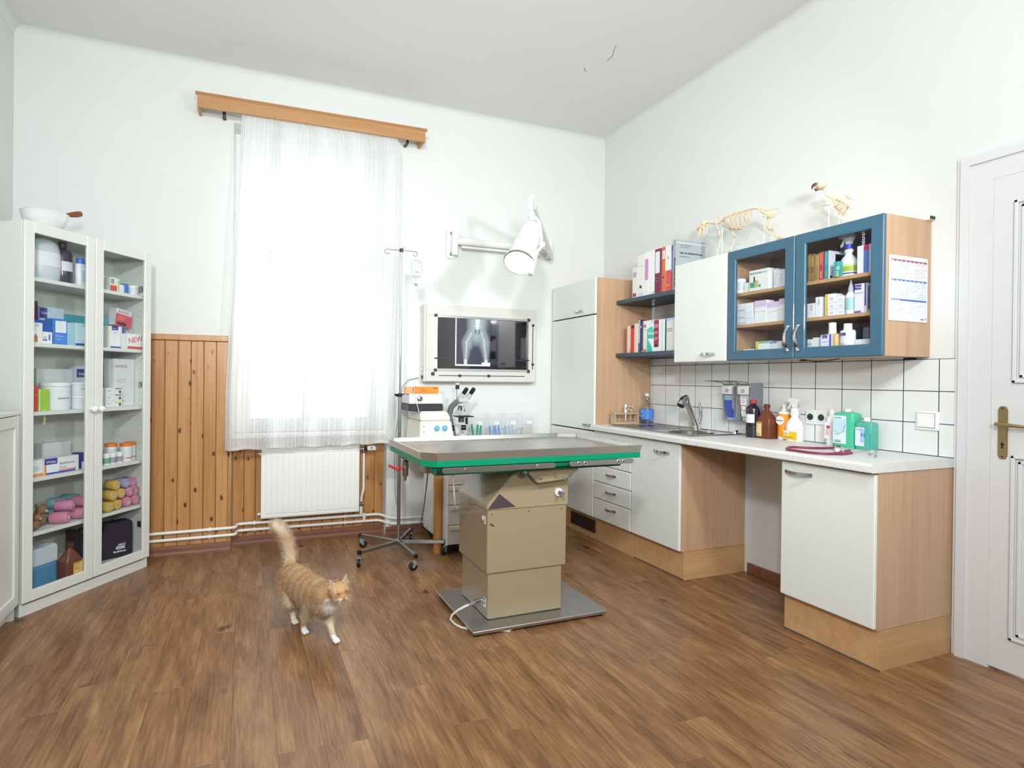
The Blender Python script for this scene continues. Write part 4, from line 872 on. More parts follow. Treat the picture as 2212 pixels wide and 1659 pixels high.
# steel tray: flared rim, floor, rolled lip
m = MB(); before = set(m.bm.faces); loops = []
for i, z in ((.006, .846), (.000, .882), (.003, .8835), (.006, .882), (.014, .862)):
    loops.append([m.bm.verts.new(W(x, y, z)) for x, y in outline(i)])
for a, b_ in zip(loops, loops[1:]):
    for k in range(len(a)): j = (k + 1) % len(a); m.bm.faces.new((a[k], a[j], b_[j], b_[k]))
m.bm.faces.new(loops[-1]); m.bm.faces.new(loops[0][::-1]); m._fin(before, steel('tray_steel', '#bdbcb8', .26, (1.5, 40, 2), .1)); ri_ = m._mi(mat('#c4c1ba', .42, 1.))
m.bm.faces.ensure_lookup_table()
for f in m.bm.faces:
    if all(v in set(loops[0]) | set(loops[1]) for v in f.verts) and len(f.verts) == 4: f.material_index = ri_
m.build('steel_tray', None, et)
# side rails
def rail(x0, x1, z, holes):
    m = MB(); y = 2.326; h = .0125
    pts = [(x0 + h * (1 - math.cos(a)), z - h * math.sin(a)) for a in [PI / 2 * k / 4 for k in range(-4, 5)]] 
    poly = [(x0 + h - h * math.cos(a), z + h * math.sin(a)) for a in [-PI / 2 + PI * k / 8 for k in range(9)]] + [(x1 - h + h * math.cos(a), z + h * math.sin(a)) for a in [PI / 2 - PI * k / 8 for k in range(9)]]
    m.prism([(a - 1.32, b_) for a, b_ in poly], y - 2.68, y + .007 - 2.68, m=mat('#b3b1ab', .3, 1.), bev=.001)
    for hx in holes:
        m.lathe([(.004, 0), (.010, 0), (.010, .002), (.004, .002)], 18, m=CHROME, Mx=T(*W(hx, y, z)) @ Matrix.Rotation(PI / 2, 4, 'X')); m.cyl(W(hx, y - .0026, z), W(hx, y - .0005, z), .0045, m=BLACK if len(holes) > 2 else CHROMEB)
        m.cyl(W(hx, y + .005, z), W(hx, y + .03, z), .008, m=GREEND)
    m.build('accessory_rail', None, et)
rail(.812, 1.385, .806, (.925, 1.29)); rail(1.462, 1.835, .808, (1.515, 1.550, 1.745, 1.775))
# drain valve at the left end
m = MB(); m.tube([W(.775, 2.80, .846), W(.775, 2.80, .79)], .006, 10, CHROMEB); m.tube([W(.775, 2.80, .79), W(.775, 2.80, .785), W(.775, 2.80, .715), W(.775, 2.80, .705)], [.010, .0155, .0155, .010], 16, mat('#8f8878', .3, .9)); m.tube([W(.775, 2.80, .705), W(.775, 2.80, .685)], .0075, 12, mat('#8c7250', .35, .9)); m.cyl(W(.775, 2.80, .75), W(.775, 2.80, .765), .0175, m=CHROMEB); m.build('drain_valve', None, et)
m = MB(); m.cyl(W(.762, 2.80, .748), W(.735, 2.80, .748), .006, m=RED); m.ball(W(.735, 2.80, .748), (.011, .013, .013), 12, RED); m.tube([W(.735, 2.80, .748), W(.715, 2.80, .752), W(.698, 2.80, .762), W(.688, 2.80, .764)], [.006, .006, .006, .008], 8, RED); m.build('valve_lever', None, et)
m = MB(); bx(m, .838, 2.66, .738, .895, 2.78, .815, bev=.006, seg=2, m=mat('#a9966b', .4)); m.build('motor_box', None, et)
m = MB(); m.tube([W(.862, 2.69, .74), W(.875, 2.75, .66), W(.93, 2.95, .55), W(1.00, 3.20, .42), W(1.06, 3.45, .28), W(1.10, 3.70, .15), W(1.12, 3.95, .03), W(1.14, 4.10, .008)], .0035, 7, mat('#6d7480', .5)); m.build('motor_cable', None, et)
m = MB(); m.tube([W(.905, 2.45, .80), W(.905, 2.44, .76), W(.915, 2.45, .68), W(.945, 2.52, .60), W(.99, 2.62, .56), W(1.10, 2.75, .55)], .0035, 7, mat('#ddd8c2', .4)); m.build('hand_control_cable', None, et)
# mains cable: plug at the column, loop over the plate on to the floor
MC = mat('#cfccc2', .45)
m = MB(); m.cyl(W(1.117, 2.605, .095), W(1.085, 2.60, .088), .010, .010, 12, CHROMEB)
for i in range(6): m.cyl(W(1.085 - i * .006, 2.60 - i * .001, .088 - i * .0012), W(1.081 - i * .006, 2.599 - i * .001, .087 - i * .0012), .0095 - i * .0006, m=GREY)
m.tube([W(1.052, 2.595, .082), W(1.03, 2.595, .076), W(1.0, 2.60, .062), W(.975, 2.625, .030), W(.968, 2.625, .008), W(.972, 2.57, .006), W(.990, 2.525, .006), W(1.03, 2.49, .006), W(1.10, 2.46, .006), W(1.16, 2.435, .006), W(1.19, 2.415, .006), W(1.22, 2.44, .006), W(1.27, 2.52, .006)], .0058, 10, MC); m.build('mains_cable', None, et)
# ---------------------------------------------------------------- glass-fronted shelf unit standing across the corner
UA = Vector((-1.041, 3.380, 0)); UT = Vector((.58885, .80825, 0)); UN = Vector((.80825, -.58885, 0)); URZ = math.atan2(UT.y, UT.x)
def UP(s, z, d=0): return UA + UT * s + UN * d + Vector((0, 0, z))
def upix(u, v, d=0):
    r = _ray(u, v); o = UA + UN * d; k = (o.x * UN.x + o.y * UN.y) / (r.x * UN.x + r.y * UN.y); p = _O + r * k
    return (Vector((p.x, p.y, 0)) - UA).dot(UT), p.z
UW = .795; UDp = .27; UH = 1.982
BW = mat('#dde0db', .36, coat=.1); BIN = mat('#d3d6d0', .4)
un = thing('glass_door_unit', 'tall white shelf unit with two glazed doors standing across the left corner', 'shelf unit', tuple(UP(0, 0)), URZ)
m = MB(); t_ = .018
for a in (0, UW - t_): m.box(a, 0, 0, a + t_, UDp, UH - .002, bev=.001, m=BW)
m.box(t_, 0, UH - .03, UW - t_, UDp, UH - .004, m=BW); m.box(t_, 0, .075, UW - t_, UDp, .093, m=BW); m.box(t_, .0, 0, UW - t_, .016, .055, m=BW); m.box(t_, UDp - .006, .05, UW - t_, UDp - .001, UH - .03, m=BIN)
m.build('body', None, un)
SHZ = [1.690, 1.354, 1.001, .662, .383]
for z in SHZ: B('shelf', BW, un, t_ + .001, .012, z, UW - t_ - .001, UDp - .008, z + .020, bev=.001)
# pin holes and hinges inside the right side
m = MB()
for k in range(44):
    for yy in (.05, .215): m.cyl((UW - t_ - .0004, yy, .18 + k * .04), (UW - t_ + .001, yy, .18 + k * .04), .0028, m=mat('#77787a', .6), n=8)
m.build('pin_hole', None, un)['kind'] = 'stuff'
for z in (.275, 1.155, 1.755):
    m = MB(); m.box(UW - t_ - .014, .006, z - .018, UW - t_, .05, z + .018, bev=.003, m=CHROMEB); m.box(UW - t_ - .03, -.002, z - .012, UW - t_ - .004, .014, z + .012, bev=.003, m=DARK); m.build('hinge', None, un)
m = MB(); m.box(.30, -.002, .03, .56, .004, .05, m=BW); m.build('plinth_rib', None, un)
def udoor(x0, x1, kx):
    z0, z1 = .068, UH; fw = .052; y0, y1 = -.020, -.002; m = MB()
    m.box(x0, y0, z0, x0 + fw, y1, z1, bev=.003, m=BW); m.box(x1 - fw, y0, z0, x1, y1, z1, bev=.003, m=BW)
    m.box(x0 + fw - .001, y0 + .001, z0, x1 - fw + .001, y1, z0 + .055, bev=.002, m=BW); m.box(x0 + fw - .001, y0 + .001, z1 - .055, x1 - fw + .001, y1, z1, bev=.002, m=BW)
    d = m.build('door', None, un); B('pane', GLASS, d, x0 + fw - .004, -.012, z0 + .05, x1 - fw + .004, -.009, z1 - .05)
    m = MB(); m.lathe([(.008, 0), (.007, .008), (.012, .014), (.018, .024), (.016, .033), (.008, .038), (0, .039)], 20, m=WHITEP, Mx=T(kx, y0, 1.021) @ Matrix.Rotation(PI / 2, 4, 'X')); m.build('knob', None, d)
udoor(.0, .3955, .3955 - .023); udoor(.3985, UW - .002, .3985 + .020)
# low cabinet beside it, along the left wall
lc = thing('low_cabinet', 'low white cabinet at the left edge of the photo beside the glazed unit', 'cabinet', (-1.052, 3.36, 0), -PI / 2 + PI)
m = MB(); LW, LH = .82, 1.03
m.box(0, .0, 0, .018, .28, LH - .02, m=BW) if False else None
def lcbox(*a, **k):   # local: x runs toward the camera, -y faces the room
    return m.box(*a, **k)
lc.rotation_euler = (0, 0, PI / 2); lc.location = (-1.056, 2.545, 0)
lcbox(0, 0, 0, .018, .28, LH - .018, m=BW); lcbox(LW - .018, 0, 0, LW, .28, LH - .018, m=BW); lcbox(.018, 0, .06, LW - .018, .28, .078, m=BW); lcbox(-.004, -.018, LH - .018, LW + .002, .28, LH, bev=.002, m=BW); lcbox(.018, .27, .06, LW - .018, .28, LH - .018, m=BW); lcbox(.018, .03, 0, LW - .018, .045, .06, m=BW); m.build('body', None, lc)
for a, b_ in ((.002, LW / 2 - .002), (LW / 2 + .001, LW - .001)):
    m = MB(); z0, z1 = .075, LH - .022; fw = .055
    m.box(a, -.018, z0, a + fw, 0, z1, bev=.002, m=BW); m.box(b_ - fw, -.018, z0, b_, 0, z1, bev=.002, m=BW); m.box(a + fw, -.018, z0, b_ - fw, 0, z0 + fw, bev=.002, m=BW); m.box(a + fw, -.018, z1 - fw, b_ - fw, 0, z1, bev=.002, m=BW); m.box(a + fw, -.009, z0 + fw, b_ - fw, -.003, z1 - fw, m=BW)
    m.build('door', None, lc)
# bowl with wooden scoop on top
b0 = UP(.215, UH - .002, -.125)
bo = thing('mortar_bowl', 'large white glossy porcelain mortar bowl on top of the glazed unit', 'bowl', tuple(b0), 0)
m = MB(); m.lathe([(r_ * .74, z_ * .80) for r_, z_ in [(0, .004), (.082, .0), (.085, .006), (.105, .025), (.13, .058), (.142, .092), (.146, .118), (.150, .124), (.146, .127), (.139, .120), (.132, .088), (.11, .05), (.07, .03), (0, .024)]], 48, m=mat('#e3e7e6', .08, coat=1.)); m.build('bowl', None, bo)
m = MB(); h0 = atZ(134, 467, UH + .12) ; sc_ = [Vector((b0.x - .03, b0.y - .01, UH + .06))]
e1 = upix(137, 466, -.14); e2 = upix(176, 462, -.14); P1 = UP(e1[0], e1[1], -.14); P2 = UP(e2[0], e2[1], -.14)
WD = wood('handle_wood', [(.2, '#5a3020'), (.5, '#77452b'), (.8, '#915a39')], (20, 20, 20), rough=.4)
m.tube([Vector(b0) + Vector((0, 0, .055)), P1, P1 + (P2 - P1) * .25, P1 + (P2 - P1) * .7, P1 + (P2 - P1) * .95, P2], [.009, .009, .012, .017, .015, .006], 14, WD); o = m.build('pestle', None); tag(o, 'wooden pestle handle sticking out of the white mortar bowl', 'pestle')
# ---------------------------------------------------------------- helpers for packages, books and bottles (local frame: front -y)
def printed(parent, w, h, prints=(), texts=(), y=0., name='print', Mx=None):
    m = MB(); Mx = Mx or Matrix.Identity(4)
    for i, (a, b_, c_, d_, col) in enumerate(prints): m.box(a * w, y - .0005 - .00012 * i, b_ * h, c_ * w, y + .0001, d_ * h, m=mat(col, .5), Mx=Mx)
    for (t_, a, b_, sz, col, rot) in texts:
        m.text(t_, sz * h, Mx @ T(a * w, y - .0014, b_ * h) @ Matrix.Rotation(-math.radians(rot), 4, 'Y'), mat(col, .5), ex=.0003)
    return m.build(name, None, parent)
def carton(name, lab, cat, loc, rz, w, d, h, col, prints=(), texts=(), group=None, side=None, bev=.0012, rough=.45):
    o = thing(name, lab, cat, tuple(loc), rz, group)
    B('box', mat(col, rough), o, 0, 0, 0, w, d, h, bev=bev)
    if prints or texts: printed(o, w, h, prints, texts)
    if side:   # print on the right side face
        m = MB()
        for (a, b_, c_, d_, cc) in side: m.box(w - .0001, a * d, b_ * h, w + .0005, c_ * d, d_ * h, m=mat(cc, .5))
        m.build('side_print', None, o)
    return o
def kbox(name, lab, cat, u0, u1, vt, vb, X, zb, d, col, **k):
    p0 = atX(u0, vb, X); p1 = atX(u1, vb, X); zt_ = atX((u0 + u1) / 2, vt, X).z
    return carton(name, lab, cat, (X, p0.y, zb), RZ, p0.y - p1.y - .0006, d, zt_ - zb, col, **k)
def ubox(name, lab, cat, u0, u1, vt, zb, dd, d, col, **k):
    """package in the corner unit: dd = how far behind the front plane its face stands"""
    s0 = upix(u0, 900, -dd)[0]; s1 = upix(u1, 900, -dd)[0]; zt_ = upix((u0 + u1) / 2, vt, -dd)[1]
    return carton(name, lab, cat, UP(s0, zb, -dd), URZ, s1 - s0 - .0006, d, zt_ - zb, col, **k)
def band(o, r, z0, z1, col, n=24, sx=1, sy=1, a0=0, a1=2 * PI, name='label'):
    return MB().lathe([(r + .0006, z0), (r + .0008, z1)], n, sx=sx, sy=sy, m=mat(col, .5), a0=a0, a1=a1).build(name, None, o)
def flatlabel(parent, x0, z0, x1, z1, y, col, texts=(), name='label', extra=()):
    m = MB(); m.box(x0, y - .0006, z0, x1, y, z1, m=mat(col, .5)); w, h = x1 - x0, z1 - z0
    for i, (a, b_, c_, d_, cc) in enumerate(extra): m.box(x0 + a * w, y - .0009 - .0001 * i, z0 + b_ * h, x0 + c_ * w, y, z0 + d_ * h, m=mat(cc, .5))
    for (t_, a, b_, sz, cc) in texts: m.text(t_, sz * h, T(x0 + a * w, y - .0016, z0 + b_ * h), mat(cc, .5), ex=.0003)
    return m.build(name, None, parent)
def jar(name, lab, cat, loc, rz, r, h, col, lid, lidh=.016, labcol=None, group=None, lz=(.2, .75), texts=(), sx=1, sy=1, lr=1.03):
    o = thing(name, lab, cat, tuple(loc), rz, group)
    MB().lathe([(0, 0), (r * .96, 0), (r, .004), (r, h - lidh - .004), (r * .94, h - lidh), (0, h - lidh)], 24, sx=sx, sy=sy, m=mat(col, .4)).build('body', None, o)
    MB().lathe([(r * .95, h - lidh), (r * lr, h - lidh), (r * lr, h - .003), (r * lr - .003, h), (0, h)], 24, sx=sx, sy=sy, m=mat(lid, .4)).build('lid', None, o)
    if labcol: band(o, r, lz[0] * h, lz[1] * h, labcol, sx=sx, sy=sy)
    for (t_, a, z_, sz, cc) in texts:
        MB().text(t_, sz, T(a, -r * sy - .0025, z_), mat(cc, .5)).build('lettering', None, o)
    return o
VB = '#3d3a8c'
# ---------------------------------------------------------------- glass wall cabinet, right half
Z1, Z2, Z0 = 1.7292, 1.5442, 1.3543; XF = 2.70
bk = [(1744.5, 1750, '#8d6a38', 'first'), (1750, 1758.6, '#87663c', 'second'), (1759.4, 1768.6, '#a5804a', 'third')]
for (u0, u1, c_, nth) in bk: kbox('book', '%s of the brown and gold paperbacks from the left behind the right blue door' % nth, 'book', u0, u1, 549, 606, XF, Z1, .13, c_, group='small books in the glass cabinet', prints=((.2, .55, .8, .92, '#b8954e'), (.3, .08, .7, .3, '#a07f48')))
kbox('book', 'red and orange book behind the right blue door', 'book', 1768.8, 1777.6, 544, 603, XF, Z1, .13, '#b3394a', group='small books in the glass cabinet', prints=((.15, .55, .85, .95, '#dd6b45'), (.3, .06, .7, .32, '#e48a5e')))
kbox('book', 'blue-green book with a white back cover right of the red book', 'book', 1780, 1789.8, 542, 601, XF, Z1, .135, '#3f8fa0', group='small books in the glass cabinet', prints=((.2, .5, .8, .93, '#62a79c'), (.3, .06, .6, .3, '#5bb56e')), side=((0, 0, .97, 1, '#dfe2ec'), (.35, .55, .9, .9, '#c9ccd8'), (.08, .04, .2, .12, '#8a7a70')))
kbox('carton', 'small teal carton standing in front of the books', 'box', 1800.5, 1811.5, 565, 596, 2.685, Z1, .03, '#3fa5a2', texts=(('e', .55, .45, .5, '#f2f6f4', 0), ('n', .55, .22, .3, '#f2f6f4', 0)), prints=((.55, .02, .98, .2, '#c4cf5a'),))
def sprayer(name, lab, loc, rz, body, collar, head, r=.042, h=.15, lab2=None, sy=.7, flip=1, hh=.1):
    o = thing(name, lab, 'spray bottle', tuple(loc), rz)
    prof = [(0, 0), (r * .95, 0), (r, .006), (r, h * .52), (r * .82, h * .66), (r * .42, h * .80), (r * .40, h * .86), (r * .55, h * .93), (r * .42, h), (0, h)]
    MB().lathe(prof, 28, sy=sy, m=mat(body, .35)).build('body', None, o)
    MB().lathe([(0, h), (r * .42, h), (r * .42, h + .022), (0, h + .022)], 20, m=mat(collar, .4)).build('collar', None, o)
    m = MB(); zz = h + .022
    m.prism([(-.010, zz), (.012, zz), (.018, zz + .025), (.030, zz + .045), (.026, zz + .055), (-.022, zz + .058), (-.040, zz + .048), (-.040, zz + .036), (-.014, zz + .030)], -.010, .010, m=mat(head, .4), bev=.003); m.cyl((-.040, 0, zz + .042), (-.047, 0, zz + .042), .006, m=mat(head, .4)); oo = m.build('trigger_head', None, o)
    m = MB(); m.prism([(-.018, zz + .034), (-.024, zz + .03), (-.040, zz - .004), (-.035, zz - .006), (-.014, zz + .028)], -.006, .006, m=mat(head, .4)); m.build('trigger', None, o)
    return o
p = atX(1831, 592, 2.735)
s_ = sprayer('spray_bottle', 'white spray bottle with blue collar and green label inside the glass cabinet', (2.742, p.y, Z1), RZ, '#e9edee', '#2f3cae', '#c9ccd0', .040, .135)
m = MB(); m.lathe([(.0408, .012), (.0408, .018)], 28, sy=.7, m=mat(VB, .5)); m.lathe([(.0407, .024), (.0407, .050)], 28, sy=.7, m=mat('#a9bf3e', .5)); m.lathe([(.0405, .052), (.0405, .060)], 28, sy=.7, m=mat('#d8df9a', .5)); m.box(-.03, -.0285, .060, -.012, -.0235, .070, m=mat('#5a5aa8', .5)); m.build('label', None, s_)
p = atX(1866, 590, 2.82); sprayer('spray_bottle', 'spray bottle with dark blue trigger behind the white one', (2.85, p.y, Z1), RZ, '#c5c7cc', '#2a2a6e', '#2f3590', .036, .125)
kbox('carton', 'white and blue carton reading microklist beside the spray bottle', 'box', 1851, 1884, 529, 586, 2.695, Z1, .07, '#e6e9ee', prints=((.44, 0, .80, 1, '#4a6fb5'), (.44, .80, .80, 1, '#b3244f'), (.80, 0, 1, 1, '#b9c9d6')), texts=(('microklist', .52, .965, .20, '#f6f8fa', 90),))
# middle shelf
kbox('medicine_carton', 'plain white carton at the left end of the middle shelf, right blue door', 'box', 1743.2, 1760, 655.5, 682, XF, Z2, .05, '#eceded', prints=((.4, .5, .75, .9, '#c9c9d2'),))
kbox('medicine_carton', 'taller narrow white carton left of the yellow-edged cartons', 'box', 1761, 1773.5, 641.5, 681, XF, Z2, .07, '#eff0ef', prints=((.4, .6, .8, .9, '#cfc9d4'),))
rows_ = [(679.5, 667.5), (667, 656), (655.5, 636)]
zz = Z2
for i, (vb, vt) in enumerate(rows_):
    for j, (u0, u1) in enumerate(((1782.5, 1804), (1804.6, 1823))):
        h_ = [.032, .030, .046][i] if not (i == 2 and j == 1) else .030
        p0 = atX(u0, vb, XF); p1 = atX(u1, vb, XF)
        carton('medicine_carton', '%s white carton %s in the yellow-edged stack' % (['lowest', 'middle', 'topmost'][i], ['with a yellow left edge', 'at the right side'][j]), 'box', (XF + .004 * j, p0.y, zz), RZ, p0.y - p1.y - .0006, .06, h_, '#eeeeea', group='yellow-edged cartons in the glass cabinet', prints=(((0, 0, .17, 1, '#ead33c'), (.17, 0, .26, 1, '#e8a05a'), (.5, .3, .8, .6, '#c6cbe0')) if j == 0 else ((.3, .3, .8, .55, '#d3d4da'),)))
    zz += [.032, .030, .046][i] + .0004
p = atX(1834.8, 674, 2.715); dr = thing('dropper_bottle', 'slim white dropper bottle with grey cap on the middle shelf', 'bottle', (2.715, p.y, Z2), RZ)
MB().lathe([(0, 0), (.021, 0), (.022, .004), (.022, .085), (.017, .098), (.011, .108), (0, .108)], 22, m=mat('#eef1f1', .35)).build('body', None, dr); MB().lathe([(.013, .106), (.011, .128), (.004, .150), (.003, .166), (0, .167)], 18, m=mat('#a9b7c4', .4)).build('cap', None, dr); band(dr, .022, .018, .078, '#a8cfd3')
kbox('medicine_carton', 'tall white carton with a violet brand panel at the right of the middle shelf', 'box', 1845, 1872, 612.5, 673, 2.70, Z2, .075, '#eceaf2', prints=((.02, .80, .56, .97, VB), (.83, .22, .96, 1, '#4a46a6'), (.0, .0, .54, .07, '#5c58b0'), (.8, .2, .99, .0, '#d5d0e8')), texts=(('Virbac', .08, .85, .10, '#f4f4fa', 0), ('EASOTIC', .08, .66, .07, '#8f90a8', 0)), side=((.1, .1, .9, .9, '#8c8b98'),))
m = MB(); a = atX(1849, 680, 2.694); b_ = atX(1872, 677, 2.694); m.box(2.6935, b_.y, 1.5275, 2.6948, a.y, 1.5435, m=mat('#e2c35a', .5)); o = m.build('price_tag', None); tag(o, 'yellow tag stuck on the middle shelf edge in the glass cabinet', 'tag')
# bottom
kbox('medicine_carton', 'lower pale carton at the bottom left behind the right blue door', 'box', 1743.3, 1755.2, 733, 752, XF, Z0, .06, '#e6ebea', prints=((.1, .6, .8, .75, '#b5bcc0'),))
kbox('medicine_carton', 'pale carton with a green right edge, bottom of the right blue door', 'box', 1755.6, 1775.5, 729, 752, XF, Z0, .06, '#e9edeb', prints=((.62, 0, 1, 1, '#b9d9cf'),))
def capbottle(lab, u, X, r, hb, hc, body, cap, labels, rc=.017):
    p = atX(u, 750, X); o = thing('medicine_bottle', lab, 'bottle', (X, p.y, Z0), RZ)
    MB().lathe([(0, 0), (r * .97, 0), (r, .004), (r, hb - .008), (r * .9, hb), (rc * .8, hb + .004), (0, hb + .004)], 28, sy=.62, m=mat(body, .3)).build('body', None, o)
    MB().lathe([(0, hb), (rc * 1.08, hb), (rc, hb + hc * .5), (rc, hb + hc), (0, hb + hc)], 22, m=mat(cap, .4)).build('cap', None, o)
    return o
o = capbottle('amber bottle with white label and white cap in the glass cabinet', 1798, 2.715, .041, .099, .057, '#c9a565', '#f0f2f2', None)
flatlabel(o, -.041, .002, .020, .096, -.0265, '#e4e6f3', extra=((.1, .82, .55, .98, VB), (.72, .0, .88, 1, '#4a55b5')), texts=(('Virbac', .12, .86, .08, '#eeeef8'), ('HEXARINSE', .12, .6, .06, '#8c8fa6')))
o = capbottle('white bottle with a small violet logo and white cap in the glass cabinet', 1828.5, 2.715, .036, .112, .033, '#eef0ef', '#f3f4f4', None, .018)
flatlabel(o, -.022, .088, .006, .100, -.0245, VB, texts=(('Virbac', .1, .3, .5, '#f0f0fa'),)); MB().text('TEMIC', .008, T(-.02, -.026, .045), mat('#9a9aa2', .5)).build('lettering', None, o)
kbox('dark_box', 'dark blue box standing behind the small white cartons', 'box', 1846, 1861, 708, 735, 2.80, Z0, .06, '#20264a')
kbox('grey_jar', 'grey translucent container at the lower right corner of the glass cabinet', 'box', 1863, 1876, 707, 733, 2.78, Z0, .05, '#7e8089')
kbox('medicine_carton', 'small flat white carton, left of the pair at the bottom right', 'box', 1846, 1860.8, 733, 747, 2.705, Z0, .05, '#e9e9ea', group='small flat cartons at the bottom right')
kbox('medicine_carton', 'small flat white carton, right of the pair at the bottom right', 'box', 1861.4, 1884, 732, 746.5, 2.705, Z0, .05, '#e6e6e8', group='small flat cartons at the bottom right', prints=((.35, 0, .37, 1, '#c9c9ce'), (.55, 0, 1, 1, '#d4d4d8')))
# ---------------------------------------------------------------- left half
jar('pill_jar', 'white jar with grey lid ring at the far left of the top shelf', 'jar', (2.715, atX(1601, 600, 2.715).y, Z1), RZ, .030, .085, '#e9ebeb', '#eceeee', .02, labcol='#c9d2d6')
kbox('medicine_carton', 'little white carton between the jar and the goose-picture carton', 'box', 1607, 1616.5, 611, 630, XF, Z1, .04, '#ededee', prints=((0, .5, 1, .53, '#c5c8d0'),))
o = kbox('pet_medicine_carton', 'white carton with a green and tan animal picture and dark lettering', 'box', 1618, 1660, 582, 627, 2.694, Z1, .05, '#eef0ea', prints=((.05, .16, .38, .42, '#3fae78'), (.46, .15, .62, .28, '#57b584'), (.3, .18, .44, .5, '#cdb488'), (.24, .42, .31, .68, '#4a3a34'), (.42, .2, .5, .46, '#d9c59c')), texts=(('FRONTLINE', .04, .80, .12, '#2f3f38', 0), ('COMBO', .55, .80, .12, '#a9b6a0', 0)))
kbox('medicine_carton', 'white carton right behind the goose-picture carton', 'box', 1661, 1670.5, 579, 624, 2.715, Z1, .05, '#e9eaea')
for i, (a, b_) in enumerate(((1670.8, 1682.5), (1683, 1696))): kbox('medicine_carton', '%s of two grey-printed white cartons at the right of the top shelf' % ['left', 'right'][i], 'box', a, b_, 582, 621, 2.71, Z1, .05, '#e3e4e8', prints=((.15, .15, .5, .8, '#d0d2d9'),), group='grey-printed cartons, top shelf')
for i, (vb, vt, h_, w1) in enumerate(((698, 686, .034, 1628), (686, 673, .036, 1626), (672, 650, .052, 1625))):
    p0 = atX(1592, 698, 2.70); p1 = atX(w1, 698, 2.70)
    carton('medicine_carton', '%s white carton of the left stack, middle shelf behind the left blue door' % ['lowest', 'middle', 'topmost'][i], 'box', (2.70, p0.y, Z2 + (0, .0344, .0708)[i]), RZ, p0.y - p1.y, .07, h_, ['#e6e9ec', '#e9ebee', '#eef0f4'][i], prints=((.05, .2, .5, .3, '#9aa6c4'), (.52, 0, .54, 1, '#ccd0d8')), group='left stack on the middle shelf')
for i, (a, b_, vt, X) in enumerate(((1629, 1655.5, 649, 2.70), (1656.3, 1681, 652, 2.702), (1682.5, 1696, 645, 2.705))):
    kbox('medicine_carton', ['left', 'middle', 'right'][i] + ' of three white cartons with a lilac top band', 'box', a, b_, vt, 695 - i * 2, X, Z2, .06, '#eef0ec', prints=((0, .72, 1, 1, '#dcc6e2'), (.0, .50, .45, .515, '#a9a2b8'), (.6, .5, .9, .515, '#8a86a0')), group='lilac-banded cartons')
jar('pill_jar', 'tiny pale jar at the lower left corner of the left blue door', 'jar', (2.705, atX(1597.5, 757, 2.705).y, Z0), RZ, .016, .014 + .02, '#e2ddd0', '#e6e1d6', .01)
for i, u in enumerate((1610.5, 1618.5, 1626.5)): jar('vial', '%s small white vial in the row of three' % ['left', 'middle', 'right'][i], 'vial', (2.705, atX(u, 755, 2.705).y, Z0), RZ, .0115, .045, '#e8eaee', '#f3f4f6', .028, group='row of three vials')
kbox('medicine_carton', 'yellow-edged green and white carton, bottom left cabinet half', 'box', 1632.5, 1662, 737, 757.5, 2.70, Z0, .06, '#eaf0ec', prints=((0, 0, .2, 1, '#d9d94a'), (.2, .85, 1, 1, '#86c08a')))
kbox('medicine_carton', 'white carton with a blue top edge, bottom left cabinet half', 'box', 1662.5, 1688, 737, 757, 2.70, Z0, .06, '#ebedef', prints=((0, .86, .6, 1, '#6b8fd0'), (.1, .4, .7, .5, '#c3c9d3')))
jar('pill_jar', 'clear-lidded small jar beside the door handle', 'jar', (2.71, atX(1693, 755, 2.71).y, Z0), RZ, .015, .05, '#c9d3e2', '#dfe4ea', .01)
# ---------------------------------------------------------------- folders and books on the open shelves
ZS = 1.8205; XB = 2.685
def folder(lab, u0, u1, vt, col, hole=None, prints=(), texts=(), X=XB, zb=ZS, vb=630, cat_='folder', name='lever_arch_file', d=.235, group='files on the upper wall shelf'):
    o = kbox(name, lab, cat_, u0, u1, vt, vb, X, zb, d, col, prints=prints, texts=texts, group=group, bev=.001)
    if hole:
        p0 = atX(u0, vb, X); p1 = atX(u1, vb, X); w = p0.y - p1.y; m = MB(); Mx = T(w * hole[0], -.0006, hole[1]) @ Matrix.Rotation(PI / 2, 4, 'X'); rr_ = min(.013, w * .3)
        m.lathe([(rr_ * .72, .0), (rr_, 0), (rr_, .0015), (rr_ * .72, .0015)], 18, m=CHROMEB, Mx=Mx); m.lathe([(0, .0005), (rr_ * .72, .0006)], 18, m=BLACK, Mx=Mx); m.build('finger_ring', None, o)
    return o
folder('narrow white file with a grey barcode patch at the left end of the upper shelf', 1366, 1376, 578, '#dfe2dc', prints=((.15, .68, .85, .84, '#a9aeae'), (.15, .05, .42, .16, '#2c2430'), (.42, .05, .85, .16, '#c8553e')))
folder('white file with a pale blue foot label and black finger hole', 1376.4, 1391.5, 552, '#e5e8e3', hole=(.5, .075), prints=((.2, .04, .85, .10, '#c3d0ee'), (.1, .74, .9, .75, '#a7aaa8')))
folder('white file with a tall pink spine label', 1392, 1400.4, 545, '#eceeed', prints=((.1, .36, .95, .84, '#c98cc0'),), texts=(('Boehringer', .28, .38, .075, '#f3dcef', -90),))
folder('white file with pale blue vertical lettering', 1401, 1413.3, 541, '#e9ecea', texts=(('OGRIS Pharma', .70, .08, .115, '#9fb6c4', -90),))
folder('burgundy file with a blank white label and steel ring', 1413.8, 1426, 538, '#7c2846', hole=(.5, .100), prints=((.1, .46, .88, .94, '#e2e4e8'),))
folder('thin burgundy file next to the one with the blank label', 1426.4, 1429, 537, '#8c2f50')
folder('narrow orange file with a white crest label', 1429.4, 1436, 534, '#d4713a', hole=(.5, .105), prints=((.08, .74, .95, .92, '#ece6dc'), (.3, .78, .7, .88, '#d9b9a8')))
